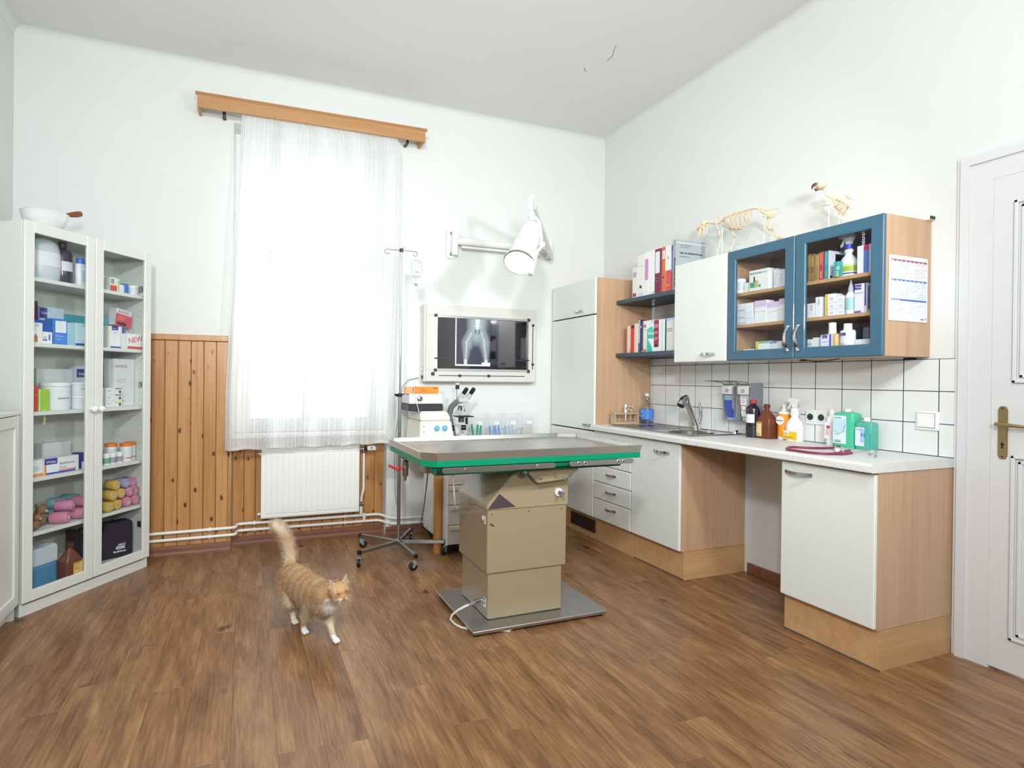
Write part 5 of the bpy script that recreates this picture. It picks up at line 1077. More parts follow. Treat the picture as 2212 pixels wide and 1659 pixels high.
folder('white over red file with a tiny red heart', 1436.4, 1449.5, 530, '#e6e8e8', prints=((0, 0, 1, .46, '#cd5450'), (.08, 0, .16, .46, '#e49a7c')), texts=(('v', .35, .70, .12, '#b02a50', 0), ('arif', .3, .13, .06, '#f0c9c4', 0)))
folder('thin file, blue at the top and dark red at the foot', 1449.8, 1453.4, 530, '#3a5fb8', prints=((0, 0, 1, .42, '#9a2a30'), (0, .88, 1, 1, '#2c1d7a')))
folder('thin dark red and navy file next to the cabinet', 1453.8, 1457, 531, '#4a2a86', prints=((0, 0, 1, .5, '#8c2430'), (0, .9, 1, 1, '#c25aa0')))
ab = carton('surgery_atlas', 'large grey surgery atlas with its cover turned to the room beside the white wall cabinet', 'book', (2.676, 3.014, ZS), RZ, .032, .250, .339, '#9fa9ad', bev=.002)
m = MB(); Mx = T(.032, 0, 0) @ Matrix.Rotation(PI / 2, 4, 'Z')
m.box(.0, -.0006, .0, .25, 0, .339, m=mat('#a3adb1', .35), Mx=Mx); m.box(.0, -.0009, .315, .25, 0, .322, m=mat('#c6ccd0', .4), Mx=Mx); m.box(.215, -.0008, .0, .25, 0, .339, m=mat('#8f999e', .4), Mx=Mx)
m.text('Atlas der Kleintierchirurgie', .0175, Mx @ T(.030, -.0018, .246), mat('#2b3338', .5), bold=.02); m.text('Weichteilchirurgie', .011, Mx @ T(.030, -.0018, .224), mat('#4b545a', .5)); m.text('Theresa Welch Fossum', .010, Mx @ T(.030, -.0018, .300), mat('#5a646a', .5)); m.text('Cheryl S. Hedlund', .010, Mx @ T(.030, -.0018, .286), mat('#5a646a', .5))
m.text('Atlas der Kleintierchirurgie', .018, T(.026, -.0018, .02) @ Matrix.Rotation(-PI / 2, 4, 'Y'), mat('#2b3338', .5), bold=.02); m.build('print', None, ab)
ZL = 1.4175; XL2 = 2.70; gB = 'books on the lower wall shelf'
def lbook(lab, u0, u1, vt, col, **k): return folder(lab, u0, u1, vt, col, X=XL2, zb=ZL, vb=757, group=gB, cat_='book', name=k.pop('name', 'book'), d=k.pop('d', .18), **k)
lbook('thin orange-brown booklet at the left end of the lower shelf', 1352.3, 1354.2, 706, '#cf7a4a')
lbook('pinkish white book with fine vertical lettering', 1354.5, 1362, 704, '#e6c9c2', prints=((.12, .03, .6, .97, '#ead9d2'),), texts=(('PHARMAKOLOGIE', .66, .12, .12, '#8a7f90', -90),))
lbook('red-orange book with a dark top', 1362.4, 1369.4, 703, '#d24c30', prints=((0, .90, 1, 1, '#4a2a22'), (0, 0, .12, 1, '#b23a28')))
lbook('white book right of the red-orange one', 1369.8, 1378.4, 699, '#e2e0d8', prints=((.2, .05, .5, .95, '#d4d2cc'),))
lbook('grey-lilac narrow book with dark lettering', 1378.8, 1382, 692, '#b9b3c9', prints=((0, 0, 1, .3, '#4f4478'),))
lbook('dark navy book with white marks on the lower shelf', 1382.3, 1385.4, 691, '#262048', prints=((.3, .75, .7, .82, '#e8e8ee'),))
lbook('dark blue book next to the white file box', 1385.6, 1388.6, 692, '#22406e', prints=((.3, .1, .7, .9, '#3c6ea4'), (.3, .02, .8, .06, '#e8e8ee')))
o = lbook('white file box with red marks at its spine', 1388.9, 1397.2, 693, '#e8e2dc', prints=((0, .10, 1, .11, '#a9402e'), (.05, .02, .9, .08, '#d9664e'), (.15, .78, .75, .88, '#c4705e'), (.1, .70, .8, .72, '#d2b4a8')))
o = lbook('green and white file with a swooping turquoise shape', 1397.5, 1412, 691.5, '#e4eeee', prints=((0, .42, 1, .72, '#3fc0ac'), (0, .0, .5, .1, '#3fc0ac')), texts=(('Swing', .12, .55, .12, '#eef8f6', 0),))
m = MB(); w_ = .078; m.prism([(0, .03), (.0, .10), (.045, .045), (.06, .0), (.02, .0)], -.0009, 0, m=mat('#3fc0ac', .5)); m.prism([(0, .155), (.02, .175), (.06, .182), (.06, .12), (.0, .12)], -.0009, 0, m=mat('#52c8b6', .5)); m.build('swoosh', None, o)
lbook('white file with a burgundy lettered band and finger hole', 1412.3, 1422.8, 690.5, '#e6ecee', hole=(.5, .045), prints=((0, .14, 1, .99, '#9c2f48'), (.1, .82, .85, .85, '#e9b6be'), (.1, .76, .85, .79, '#e9b6be'), (.1, .60, .85, .63, '#e0a0ac'), (.1, .56, .85, .58, '#e0a0ac'), (.1, .42, .85, .45, '#e0a0ac'), (.1, .36, .7, .39, '#e0a0ac')))
lbook('white and pale grey file right of the burgundy band', 1423, 1435.6, 689.5, '#e4ecee', prints=((.45, 0, .75, .97, '#d2dede'),))
lbook('dark teal narrow book', 1435.9, 1438.8, 689, '#0f5a62')
lbook('white brochure file beside the wall cabinet with small print', 1439.1, 1456.6, 687, '#e1e3e2', prints=((0, .93, 1, 1, '#bccbea'),), texts=(('Biomedic', .1, .66, .06, '#6a6e74', 0), ('Fachmagazin', .05, .60, .05, '#6a6e74', 0)))
# ---------------------------------------------------------------- poster on the cabinet side
po = thing('dosage_poster', 'white chart with red and blue heading bars on the glass cabinet side', 'poster', (2.690, 1.6605, 1.497), 0)
PW, PH = .274, .296
m = MB(); m.box(0, -.0006, 0, PW, 0, PH, m=mat('#e9edf4', .5)); m.box(.016, -.0010, .193, PW - .008, -.0005, PH - .026, m=mat('#e3dfe0', .5)); m.box(.016, -.0010, .103, PW - .008, -.0005, .180, m=mat('#dbe2ee', .5)); m.box(.016, -.0010, .02, PW - .008, -.0005, .093, m=mat('#e1e5f2', .5)); m.build('sheet', None, po)
m = MB(); m.box(.016, -.0014, PH - .026, PW - .008, -.0008, PH - .018, m=mat('#9a3560', .5)); m.box(.016, -.0014, .181, PW - .008, -.0008, .189, m=mat('#5277bd', .5)); m.box(.016, -.0014, .092, PW - .008, -.0008, .100, m=mat('#4a70b8', .5)); m.build('heading_bar', None, po)
m = MB(); tg = mat('#a9adb6', .5); tw_ = mat('#f0f2f6', .5)
for zz in (.182, PH - .0252):
    for i, t_ in enumerate(('Hunde', 'Welpe', 'Junior', 'Adult', 'Senior', 'Light', 'Dental', 'Mobil')): m.text(t_, .0065, T(.018 + i * .030, -.0018, zz), tw_)
m.text('Fütterungsempfehlung', .0065, T(.018, -.0018, .0935), tw_)
random.seed(5)
for (za, zb_) in ((.030, .086), (.108, .176), (.198, .262)):
    z_ = zb_
    while z_ > za:
        x_ = .018; 
        while x_ < PW - .03:
            l_ = random.uniform(.006, .028)
            if random.random() < .42: m.box(x_, -.0013, z_, x_ + l_, -.0009, z_ + .0016, m=tg)
            x_ += l_ + .006
        z_ -= .0075
for i in range(24): m.box(.007, -.0011, .02 + i * .011, .010, -.0006, .023 + i * .011, m=mat('#b3bcd2', .5))
m.text('virbac', .011, T(PW - .05, -.0016, .010), mat('#3a4064', .5)); m.prism([(PW - .014, .012), (PW - .008, .012), (PW - .011, .024)], -.0014, -.0008, m=mat('#4a4e74', .5)); m.build('print', None, po)
# ---------------------------------------------------------------- things on the worktop
ZW = .8775
def profbottle(name, lab, X, u, prof, mt, sx=1, sy=1, n=28, rz=RZ, square=False, dy=0):
    y_ = atX(u, 940, X).y + dy; o = thing(name, lab, 'bottle', (X, y_, ZW), rz)
    if square:
        m = MB(); before = set(m.bm.faces); rings = []
        for (r, z) in prof:
            k = 20; ring = []
            for i in range(k):
                a = 2 * PI * i / k + PI / 4; e = .35 if r > .02 else 1.; cx_, sy_ = math.cos(a), math.sin(a)
                ring.append(m.bm.verts.new((r * sx * math.copysign(abs(cx_) ** e, cx_), r * sy * math.copysign(abs(sy_) ** e, sy_), z)))
            rings.append(ring)
        for a, b_ in zip(rings, rings[1:]):
            for i in range(k): m.bm.faces.new((a[i], a[(i + 1) % k], b_[(i + 1) % k], b_[i]))
        m.bm.faces.new(rings[0][::-1]); m.bm.faces.new(rings[-1]); m._fin(before, mt, None, True); m.build('body', None, o)
    else: MB().lathe(prof, n, sx=sx, sy=sy, m=mt).build('body', None, o)
    return o
def cap(o, r, z0, z1, col): MB().lathe([(0, z0), (r, z0), (r, z1 - .002), (r - .002, z1), (0, z1)], 20, m=mat(col, .4)).build('cap', None, o)
o = profbottle('reagent_bottle', 'dark violet-black bottle with red cap and white label beside the sink', 2.905, 1631, [(0, 0), (.039, 0), (.0405, .005), (.0405, .165), (.037, .180), (.017, .198), (.015, .208), (0, .208)], mat('#1d1626', .2, coat=.5)); cap(o, .0175, .206, .227, '#b8352c')
m = MB(); m.lathe([(.0411, .088), (.0411, .140)], 20, m=mat('#dfe3ea', .5), a0=-PI * .68, a1=-PI * .22); m.build('label', None, o)
o = profbottle('disinfectant_bottle', 'brown ribbed square bottle with a yellow label on the worktop', 2.900, 1656, [(.046, 0), (.048, .004), (.048, .105), (.044, .118), (.018, .168), (.0135, .175), (.0135, .182)], mat('#6b3322', .35), sy=.80, square=True); cap(o, .017, .178, .203, '#5d2c1e')
flatlabel(o, -.046, .012, -.002, .098, -.0382, '#dba63c', extra=((.08, .05, .92, .86, '#e3cf9a'), (.1, .1, .7, .14, '#4a2a1a')), texts=(('BETADINE', .1, .90, .08, '#6a3a1a'), ('Lösung', .12, .70, .08, '#6a4a2a'), ('1000 ml', .12, .2, .07, '#6a4a2a')))
m = MB()
for i in range(5):
    for k in range(4): m.ball((.012 + k * .009, -.0385, .018 + i * .017), (.0022, .0012, .0022), 6, mat('#8a4b34', .4))
m.build('dimple', None, o)['kind'] = 'stuff'
o = profbottle('spray_bottle', 'orange and white pump spray bottle with a round white label', 2.945, 1685.5, [(0, 0), (.030, 0), (.0315, .004), (.0315, .150), (.029, .162), (.016, .166), (0, .166)], mat('#ecebe8', .35)); o['category'] = 'spray bottle'
band(o, .0315, .018, .150, '#e8951f'); m = MB(); m.lathe([(0, 0), (.026, 0), (.026, .001), (0, .001)], 24, m=WHITEP, Mx=T(0, -.0322, .112) @ Matrix.Rotation(PI / 2, 4, 'X')); m.text('Biosonal', .0125, T(-.0235, -.0345, .108), mat('#4a4a52', .5), bold=.01); m.build('round_label', None, o)
MB().lathe([(0, .166), (.014, .166), (.013, .178), (.008, .182), (.008, .198), (.006, .204), (0, .205)], 18, m=mat('#e6e2da', .4)).build('pump', None, o)
o = sprayer('spray_bottle', 'white trigger spray bottle with a yellow label on the worktop', (2.935, atX(1716, 945, 2.935).y, ZW), RZ, '#ecedeb', '#ecedeb', '#efefec', .050, .165, sy=.75)
flatlabel(o, -.042, .010, .044, .058, -.0378, '#e9c02e', extra=((.0, .92, 1, 1, '#eeeeee'), (.08, .55, .42, .92, '#e8e6d8')), texts=(('BIO', .14, .6, .24, '#2b2b2b'), ('Flächendesinfektion', .06, .2, .16, '#6b5a1a')))
o = profbottle('lotion_bottle', 'translucent white bottle with pink lettering behind the green bottle', 2.950, 1797, [(0, 0), (.026, 0), (.027, .004), (.027, .140), (.020, .155), (0, .158)], mat('#e2e4e6', .3)); cap(o, .014, .155, .192, '#e9e9e4'); flatlabel(o, -.021, .035, .012, .125, -.0275, '#f0e6ea', extra=((.3, .60, .9, .78, '#c43a68'), (.15, .2, .8, .56, '#e5b3c3')))
GB = glassy('green_bottle', (.35, .80, .66), 1.3, .8)
GBT = mat('#4fc79f', .25, alpha=.86); GBT2 = mat('#56b9a8', .25, alpha=.86)
o = profbottle('disinfectant_bottle', 'larger green square bottle with a white printed label', 2.925, 1831, [(.050, 0), (.052, .004), (.052, .170), (.050, .178), (.018, .186), (.0135, .188), (.0135, .190)], GBT, sy=.72, square=True); cap(o, .0165, .184, .202, '#e6e9e6')
flatlabel(o, -.050, .020, .018, .165, -.0382, '#d6e6e8', extra=((.05, .42, .95, .86, '#bcdbe6'), (.1, .05, .6, .08, '#4a6a78')), texts=(('Softa-Man', .08, .90, .065, '#2f5a76'), ('500 ml', .12, .3, .05, '#5a7a88'), ('B. BRAUN', .1, .1, .05, '#3a4a52')))
m = MB(); m.tube([(-.043, -.0395, .085), (-.02, -.0398, .070), (.005, -.0395, .085), (.012, -.0395, .12)], .0012, 5, mat('#5a86b4', .5)); m.build('swirl', None, o)
o = profbottle('disinfectant_bottle', 'smaller green square bottle half full of blue liquid at the right', 2.925, 1864.5, [(.040, 0), (.042, .004), (.042, .125), (.040, .135), (.014, .143), (.012, .146), (.012, .15)], GBT2, sy=.72, square=True); cap(o, .015, .143, .163, '#ebeeee')
MB().box(-.0405, -.029, .003, .0405, .029, .092, bev=.006, m=mat('#3c8fa0', .3)).build('liquid', None, o)
flatlabel(o, -.037, .018, .008, .112, -.0312, '#d9e3ee', extra=((.58, .2, .98, .95, '#9ec3e8'),), texts=(('Softasept', .06, .86, .08, '#4a5a7a'), ('N', .62, .5, .3, '#3a5ab0')))
# test-tube rack
WR = wood('rack_wood', [(.2, '#a58c74'), (.5, '#bda68d'), (.8, '#cdb8a0')], (3, 20, 20), rough=.5)
rk = thing('test_tube_rack', 'small wooden test tube rack with tools in front of the beech side panel', 'rack', (2.585, 3.50, ZW + .0035), 0)
for xa in (0, .212):
    m = MB(); m.prism([(0, 0), (.0, .0), (.008, 0), (.008, .095), (0, .095)][1:], 0, .05, m=WR, bev=.001); oo = m.build('side', None, rk); oo.location = (xa, 0, 0)
for zz, nm in ((.006, 'bottom_bar'), (.076, 'top_bar')): B(nm, WR, rk, .008, .004, zz, .212, .046, zz + .008)
B('front_bar', WR, rk, .008, .0, .0, .212, .004, .016)
m = MB()
for k in range(5): m.cyl((.045 + k * .03, .044, .014), (.045 + k * .03, .044, .076), .002, m=WR, n=6)
m.build('dowel', None, rk)['kind'] = 'stuff'
o = thing('thermometer', 'white digital thermometer standing in the wooden rack', 'thermometer', (2.695, 3.52, .905), 0); m = MB(); m.tube([(0, 0, 0), (.003, 0, .055)], [.002, .006], 10, WHITEP); m.box(-.006, -.004, .055, .012, .004, .125, bev=.004, seg=2, m=WHITEP); m.build('body', None, o); B('display', GREY, o, -.002, -.0046, .085, .008, -.003, .105)
o = thing('scissors', 'steel scissors standing in the wooden rack', 'scissors', (2.742, 3.52, .905), 0); m = MB(); m.tube([(0, 0, 0), (.002, 0, .07)], [.002, .003], 6, CHROMEB); m.tube([(.006, 0, .01), (.0, 0, .07)], [.002, .003], 6, CHROMEB); m.build('blade', None, o)
m = MB(); m.tube([(.006 + .011 * math.cos(a), 0, .110 + .013 * math.sin(a)) for a in [k * PI / 6 for k in range(13)]], .0022, 6, CHROMEB); m.tube([(-.004 + .010 * math.cos(a), 0, .083 + .012 * math.sin(a)) for a in [k * PI / 6 for k in range(13)]], .0022, 6, CHROMEB); m.build('finger_loop', None, o)
# water bottle
o = thing('water_bottle', 'clear glass bottle with handle ring and blue label on the draining board', 'bottle', (2.875, 3.495, ZW + .0035), RZ)
GW = glassy('bottle_glass', (.84, .87, .91), 1.45, 2.2)
m = MB(); m.lathe([(0, .004), (.046, .0), (.050, .006), (.052, .03), (.052, .10), (.049, .125), (.038, .150), (.024, .168), (.016, .19), (.0145, .215), (0, .215)], 36, m=GW)
m.tube([(.016, 0, .19), (.034, 0, .197), (.046, 0, .182), (.042, 0, .165), (.026, 0, .162)], .004, 8, GW); m.build('body', None, o); cap(o, .0155, .213, .234, '#dcdcde')
m = MB(); m.lathe([(.0528, .038), (.0530, .112)], 36, m=mat('#4a7fd0', .4)); m.build('label', None, o)
m = MB(); m.tube([(.003 + .022 * math.cos(a), -.0555 + .006 * abs(math.cos(a)), .075 + .016 * math.sin(a) + .006 * math.cos(a)) for a in [.5 + k * .28 for k in range(20)]], .0014, 5, mat('#e8effa', .5)); m.tube([(-.040, -.036, .102), (-.015, -.0525, .100), (.02, -.0505, .104)], .0018, 5, mat('#cfe0f6', .5)); m.build('emblem', None, o)
MB().lathe([(.04, .005), (.047, .007), (.049, .012)], 30, m=mat('#2a4fae', .3)).build('base_tint', None, o)
# soap and disinfectant dispensers
di = thing('dispenser_pair', 'grey wall-mounted double dispenser with steel elbow levers beside the tap', 'dispenser', (XK - .009, 2.80, .965), RZ)
DG = mat('#8d9096', .45); DGL = mat('#a9acb0', .45)
for i in range(2):
    x0 = i * .125; lv = mat('#3a3fae', .25, alpha=.9) if i == 0 else mat('#d8dbe2', .3)
    m = MB(); m.box(x0, -.075, .0, x0 + .008, 0, .235, m=DG); m.prism([(0, 0)] * 0 or [(x0 + .008, .0), (x0 + .11, .0), (x0 + .11, .235), (x0 + .008, .235)], -.012, 0, m=DGL)
    m.prism([(-.098, .085), (-.098, .10), (-.098, .215), (0, .235), (0, .0), (-.03, .0), (-.055, .01)], 0, .006, m=DG, Mx=T(x0 + .104, 0, 0) @ Matrix.Rotation(PI / 2, 4, 'Z') @ Matrix.Rotation(0, 4, 'X')); m.build('bracket', None, di)
    m = MB(); m.box(x0 + .006, -.095, .165, x0 + .102, -.01, .222, bev=.006, seg=2, m=mat('#e6e4da', .4)); m.lathe([(0, 0), (.011, 0), (.011, .001), (0, .001)], 20, m=mat('#5b78b8', .4), Mx=T(x0 + .052, -.0955, .190) @ Matrix.Rotation(PI / 2, 4, 'X')); m.lathe([(0, .001), (.006, .001), (.006, .0016), (0, .0016)], 16, m=mat('#dfe6f2', .4), Mx=T(x0 + .052, -.0955, .190) @ Matrix.Rotation(PI / 2, 4, 'X')); m.build('pump_head', None, di)
    m = MB(); loft(m, [(.0, x0 + .020, -.060, x0 + .092, -.014), (.06, x0 + .016, -.072, x0 + .094, -.014), (.163, x0 + .014, -.082, x0 + .096, -.014)], mat('#a4c8d4', .2, alpha=.8) if i == 0 else mat('#cfd3d6', .25), .004); m.build('bottle', None, di)
    if i == 0: m = MB(); loft(m, [(.014, x0 + .026, -.0635, x0 + .086, -.018), (.06, x0 + .022, -.0745, x0 + .088, -.018), (.128, x0 + .020, -.0815, x0 + .090, -.018)], mat('#4453b5', .25), .002); m.build('liquid', None, di)
    else:
        m = MB(); Mx = T(x0 + .028, -.075, .03) @ Matrix.Rotation(.13, 4, 'X'); m.box(0, -.002, 0, .044, .001, .115, m=mat('#eceef0', .5), Mx=Mx); m.box(.004, -.0028, .036, .042, -.001, .040, m=RED, Mx=Mx); m.box(.004, -.0028, .068, .042, -.001, .072, m=RED, Mx=Mx); m.box(.004, -.0028, .036, .008, -.001, .072, m=RED, Mx=Mx); m.box(.038, -.0028, .036, .042, -.001, .072, m=RED, Mx=Mx)
        for k in range(3): m.box(.006, -.0028, .085 + k * .009, .034, -.001, .088 + k * .009, m=mat('#c98a8a', .5), Mx=Mx)
        m.build('label', None, di)
m = MB(); m.prism([(-.001, 0), (.001, 0), (.001, .235), (-.001, .235)], -.09, 0, m=DG); m.build('divider', None, di).location = (.119, 0, 0)
m = MB(); m.box(.236, -.1, .0, .242, 0, .24, m=DG); m.build('side_shield', None, di)
for x0 in (.03, .155):
    m = MB(); m.tube([(x0 - .02, -.05, .224), (x0 - .035, -.09, .243), (x0 - .035, -.22, .252), (x0 + .045, -.22, .252), (x0 + .045, -.09, .243), (x0 + .03, -.05, .224)], .0027, 7, CHROMEB); m.build('elbow_lever', None, di)
# sockets and switch
for i, y_ in enumerate((2.270, 2.206)):
    o = thing('wall_socket', 'white wall socket with dark green round well, %s of the pair' % ['left', 'right'][i], 'socket', (XK - .0085, y_, .978), RZ, 'sockets above the worktop')
    m = MB(); m.box(0, -.010, 0, .0635, 0, .082, bev=.003, m=WHITEP); m.build('frame', None, o)
    m = MB(); m.box(.007, -.0125, .015, .0565, -.009, .067, bev=.002, m=WHITEP); m.box(.006, -.0106, .014, .0575, -.0098, .068, m=GREY); m.build('cover', None, o)
    m = MB(); m.lathe([(0, .0), (.0165, 0), (.0165, .0012), (.0185, .0018)], 28, m=mat('#0e4034', .4), Mx=T(.0318, -.0128, .041) @ Matrix.Rotation(PI / 2, 4, 'X')); m.cyl((.026, -.0150, .041), (.026, -.0135, .041), .0022, m=BLACK); m.cyl((.0376, -.0150, .041), (.0376, -.0135, .041), .0022, m=BLACK); m.build('well', None, o)
o = thing('light_switch', 'large white rocker light switch on the tiles next to the door frame', 'switch', (XK - .0085, 1.709, .996), RZ); m = MB(); m.box(0, -.012, 0, .096, 0, .088, bev=.008, seg=2, m=WHITEP); m.build('frame', None, o); m = MB(); m.box(.008, -.0130, .010, .082, -.011, .080, bev=.003, m=mat('#5a6a78', .5)); m.box(.0095, -.0165, .0125, .0805, -.0115, .0785, bev=.003, m=WHITEP); m.build('rocker', None, o)
# stethoscope
BG = mat('#7a2149', .35)
st = thing('stethoscope', 'stethoscope with burgundy tubing lying on the worktop', 'stethoscope', (2.66, 1.93, ZW), 0)
def sw(u, v, z=.884): p = atZ(u, v, z); return (p.x - 2.66, p.y - 1.93, z - ZW)
tb = [sw(1802, 967), sw(1780, 968), sw(1750, 967.5), sw(1722, 966), sw(1706, 966), sw(1700.5, 968), sw(1703, 971), sw(1720, 973.5), sw(1750, 977.5), sw(1785, 980), sw(1806, 980)]
sm = []
for i in range(len(tb) - 1):
    P0, P1_, P2_, P3 = [Vector(tb[max(0, min(len(tb) - 1, i + k))]) for k in (-1, 0, 1, 2)]
    for k in range(5): t_ = k / 5; sm.append(.5 * ((2 * P1_) + (P2_ - P0) * t_ + (2 * P0 - 5 * P1_ + 4 * P2_ - P3) * t_ * t_ + (3 * P1_ - P0 - 3 * P2_ + P3) * t_ ** 3))
sm.append(Vector(tb[-1])); MB().tube(sm, .0058, 10, BG).build('tube', None, st)
m = MB(); m.tube([sw(1804, 980), sw(1815, 977), sw(1835, 972.5)], .006, 10, BG); m.build('tube_branch', None, st); m = MB(); m.tube([sw(1804, 980), sw(1820, 980.5), sw(1840, 978)], .006, 10, BG); m.build('tube_branch', None, st)
for pts_ in ([sw(1834, 972.5), sw(1858, 973), sw(1877, 974, .89), sw(1884, 974, .893), sw(1880, 980, .890)], [sw(1838, 978), sw(1862, 976), sw(1886, 972, .896), sw(1894, 976, .894), sw(1892, 984, .888)]):
    m = MB(); m.tube(pts_, .0022, 7, CHROME); m.build('ear_tube', None, st); m = MB(); m.ball(pts_[-1], (.006, .006, .007), 10, mat('#8a92a2', .4)); m.build('ear_tip', None, st)
m = MB(); q = sw(1813, 970, .897); Mx = T(*q) @ Matrix.Rotation(.9, 4, 'X') @ Matrix.Rotation(-.5, 4, 'Y'); m.lathe([(0, -.007), (.020, -.007), (.0215, -.003), (.020, .001), (.010, .006), (0, .007)], 28, m=CHROME, Mx=Mx); m.lathe([(0, -.0078), (.018, -.0078), (.018, -.007)], 28, m=mat('#b9b9c2', .3), Mx=Mx); m.cyl(q, sw(1803, 968, .886), .005, m=CHROMEB); m.build('chest_piece', None, st)
# ---------------------------------------------------------------- contents of the glazed unit (local frame of each item: front -y, x to the right)
FS = [z + .0204 for z in SHZ] + [.0935]     # shelf tops, top to bottom
gU = None
def uloc(u, zb, dd): return UP(upix(u, 900, -dd)[0], zb, -dd)
def uround(name, lab, cat, u, zb, dd): return thing(name, lab, cat, tuple(uloc(u, zb, dd)), URZ)
# shelf 1 left
o = uround('canister', 'big white rounded canister with a printed label and orange strip in the top left compartment', 'canister', 92, FS[0], .145)
m = MB(); m.lathe([(0, 0), (.072, 0), (.080, .01), (.085, .06), (.083, .15), (.072, .20), (.045, .225), (.04, .235), (0, .235)], 32, sy=.9, m=mat('#c9d0d6', .35)); m.build('body', None, o); MB().lathe([(0, .235), (.042, .235), (.042, .245), (0, .245)], 20, m=WHITEP).build('cap', None, o)
m = MB(); m.lathe([(.0858, .075), (.0848, .150)], 32, sy=.9, m=mat('#e3e6ea', .5), a0=-PI * .86, a1=-PI * .28); m.lathe([(.0861, .075), (.0851, .150)], 8, sy=.9, m=mat('#d9803f', .5), a0=-PI * .28, a1=-PI * .20); m.build('label', None, o)
o = uround('dark_bottle', 'dark violet bottle with dark red cap and white label in the top left compartment', 'bottle', 131, FS[0], .10)
MB().lathe([(0, 0), (.044, 0), (.046, .005), (.046, .165), (.040, .18), (.020, .195), (.018, .21), (0, .21)], 26, m=mat('#2b2540', .2, coat=.4)).build('body', None, o); MB().lathe([(0, .205), (.021, .205), (.021, .232), (0, .232)], 20, m=mat('#54202c', .4)).build('cap', None, o); MB().lathe([(.0468, .070), (.0468, .122)], 26, m=mat('#d5d8e2', .5), a0=-PI * .95, a1=-PI * .08).build('label', None, o)
for u, l in ((162, 'left'), (182.5, 'right')):
    o = uround('shampoo_bottle', 'white bottle with blue flip cap beside the dark bottle, %s one' % l, 'bottle', u, FS[0], .075); o['group'] = 'blue-capped white bottles'
    MB().lathe([(0, 0), (.026, 0), (.0275, .004), (.0275, .115), (.024, .124), (0, .126)], 24, sy=.8, m=mat('#e6e6ee', .35)).build('body', None, o); MB().lathe([(0, .126), (.020, .126), (.020, .150), (.018, .156), (0, .156)], 20, m=mat('#3a72cf', .35)).build('cap', None, o); MB().lathe([(.0281, .022), (.0281, .085)], 20, sy=.8, m=mat('#bccbe6', .5), a0=-PI * .60, a1=-PI * .1).build('label', None, o)
# shelf 1 right
ubox('medicine_carton', 'white carton at the left of the top right compartment', 'box', 221, 229, 596, FS[0], .10, .05, '#eceeec')
ubox('medicine_carton', 'small carton with red lower half beneath the top right shelf board', 'box', 229.5, 244, 599, FS[0], .07, .05, '#e5e8e4', prints=((0, 0, 1, .45, '#d5473e'), (.1, .55, .6, .9, '#8ea08a')))
ubox('medicine_carton', 'white and green carton right of the red-bottomed one', 'box', 244.5, 257, 602, FS[0], .07, .05, '#e8ebe2', prints=((.7, .1, 1, .9, '#a8c24a'),))
ubox('medicine_carton', 'low flat white carton in the top right compartment', 'box', 257.5, 266.5, 615, FS[0], .06, .05, '#e3e7ec')
ubox('medicine_carton', 'small blue carton in the top right compartment', 'box', 267, 275.5, 613, FS[0], .06, .04, '#3f78cf')
jar('ointment_jar', 'white round jar at the right of the top right compartment', 'jar', uloc(291, FS[0], .075), URZ, .030, .062, '#eaecee', '#f2f3f2', .014, labcol='#dbe0e6')
# shelf 2 left
z = FS[1]
ubox('medicine_carton', 'dark red and violet carton at the left of the second shelf', 'box', 71.5, 80, 650, z, .20, .05, '#46225e', prints=((0, .6, .6, 1, '#7a3038'),))
ubox('medicine_carton', 'large pale blue carton with a violet panel at the back of the second shelf', 'box', 84, 137, 664, z, .19, .05, '#c3d3e0', prints=((.0, .70, .30, .97, VB), (.30, .0, 1, .6, '#b6cad8')), texts=(('EFFIPRO', .12, .52, .13, '#6a7286', 0), ('Virbac', .04, .80, .10, '#e6e6f4', 0)))
m = None
ubox('medicine_carton', 'turquoise carton at the back right of the second shelf, left door', 'box', 139, 192, 681, z, .18, .05, '#2f9fa6', prints=((.0, .35, 1, .75, '#7cc7c9'),))
ubox('display_box', 'bright blue display box with white lettering on the second shelf', 'box', 82, 116, 691, z, .12, .07, '#2f6fcb', texts=(('collect', .45, .45, .16, '#eaf2fc', 10),))
o = ubox('display_box', 'blue dispenser box with a white flap and fine print on the second shelf', 'box', 113, 147, 689, z, .085, .06, '#3a78cf', prints=((.15, .47, .85, .92, '#e9edf4'), (.1, .05, .9, .42, '#4a86d8')), texts=(('Zahnpflege', .14, .32, .07, '#dbe8fa', 0), ('für Hunde', .14, .2, .06, '#dbe8fa', 0)))
ubox('tube_carton', 'pale turquoise carton with a violet foot and drawn white tube', 'box', 147, 186, 699, z, .07, .06, '#b9d9e2', prints=((0, 0, 1, .10, '#3d3fae'), (.35, .2, .62, .82, '#e3edf2'), (.58, .28, .70, .84, '#4a3fb8')))
ubox('medicine_carton', 'white carton with a brown rabbit picture at the front left of the second shelf', 'box', 71.5, 91, 697, z, .04, .05, '#e9eaec', prints=((.05, .05, .45, .35, '#b88252'), (.15, .3, .3, .45, '#a87044')), texts=(('CT', .15, .82, .14, '#3a3c44', 0),))
ubox('medicine_carton', 'white carton with red letters AX and a blue figure', 'box', 91.5, 112, 717, z, .045, .045, '#ecedf1', prints=((.6, .3, .78, .8, '#5a78c8'), (.02, .25, .45, .38, '#5a66a8')), texts=(('AX', .02, .45, .22, '#a33a48', 0),))
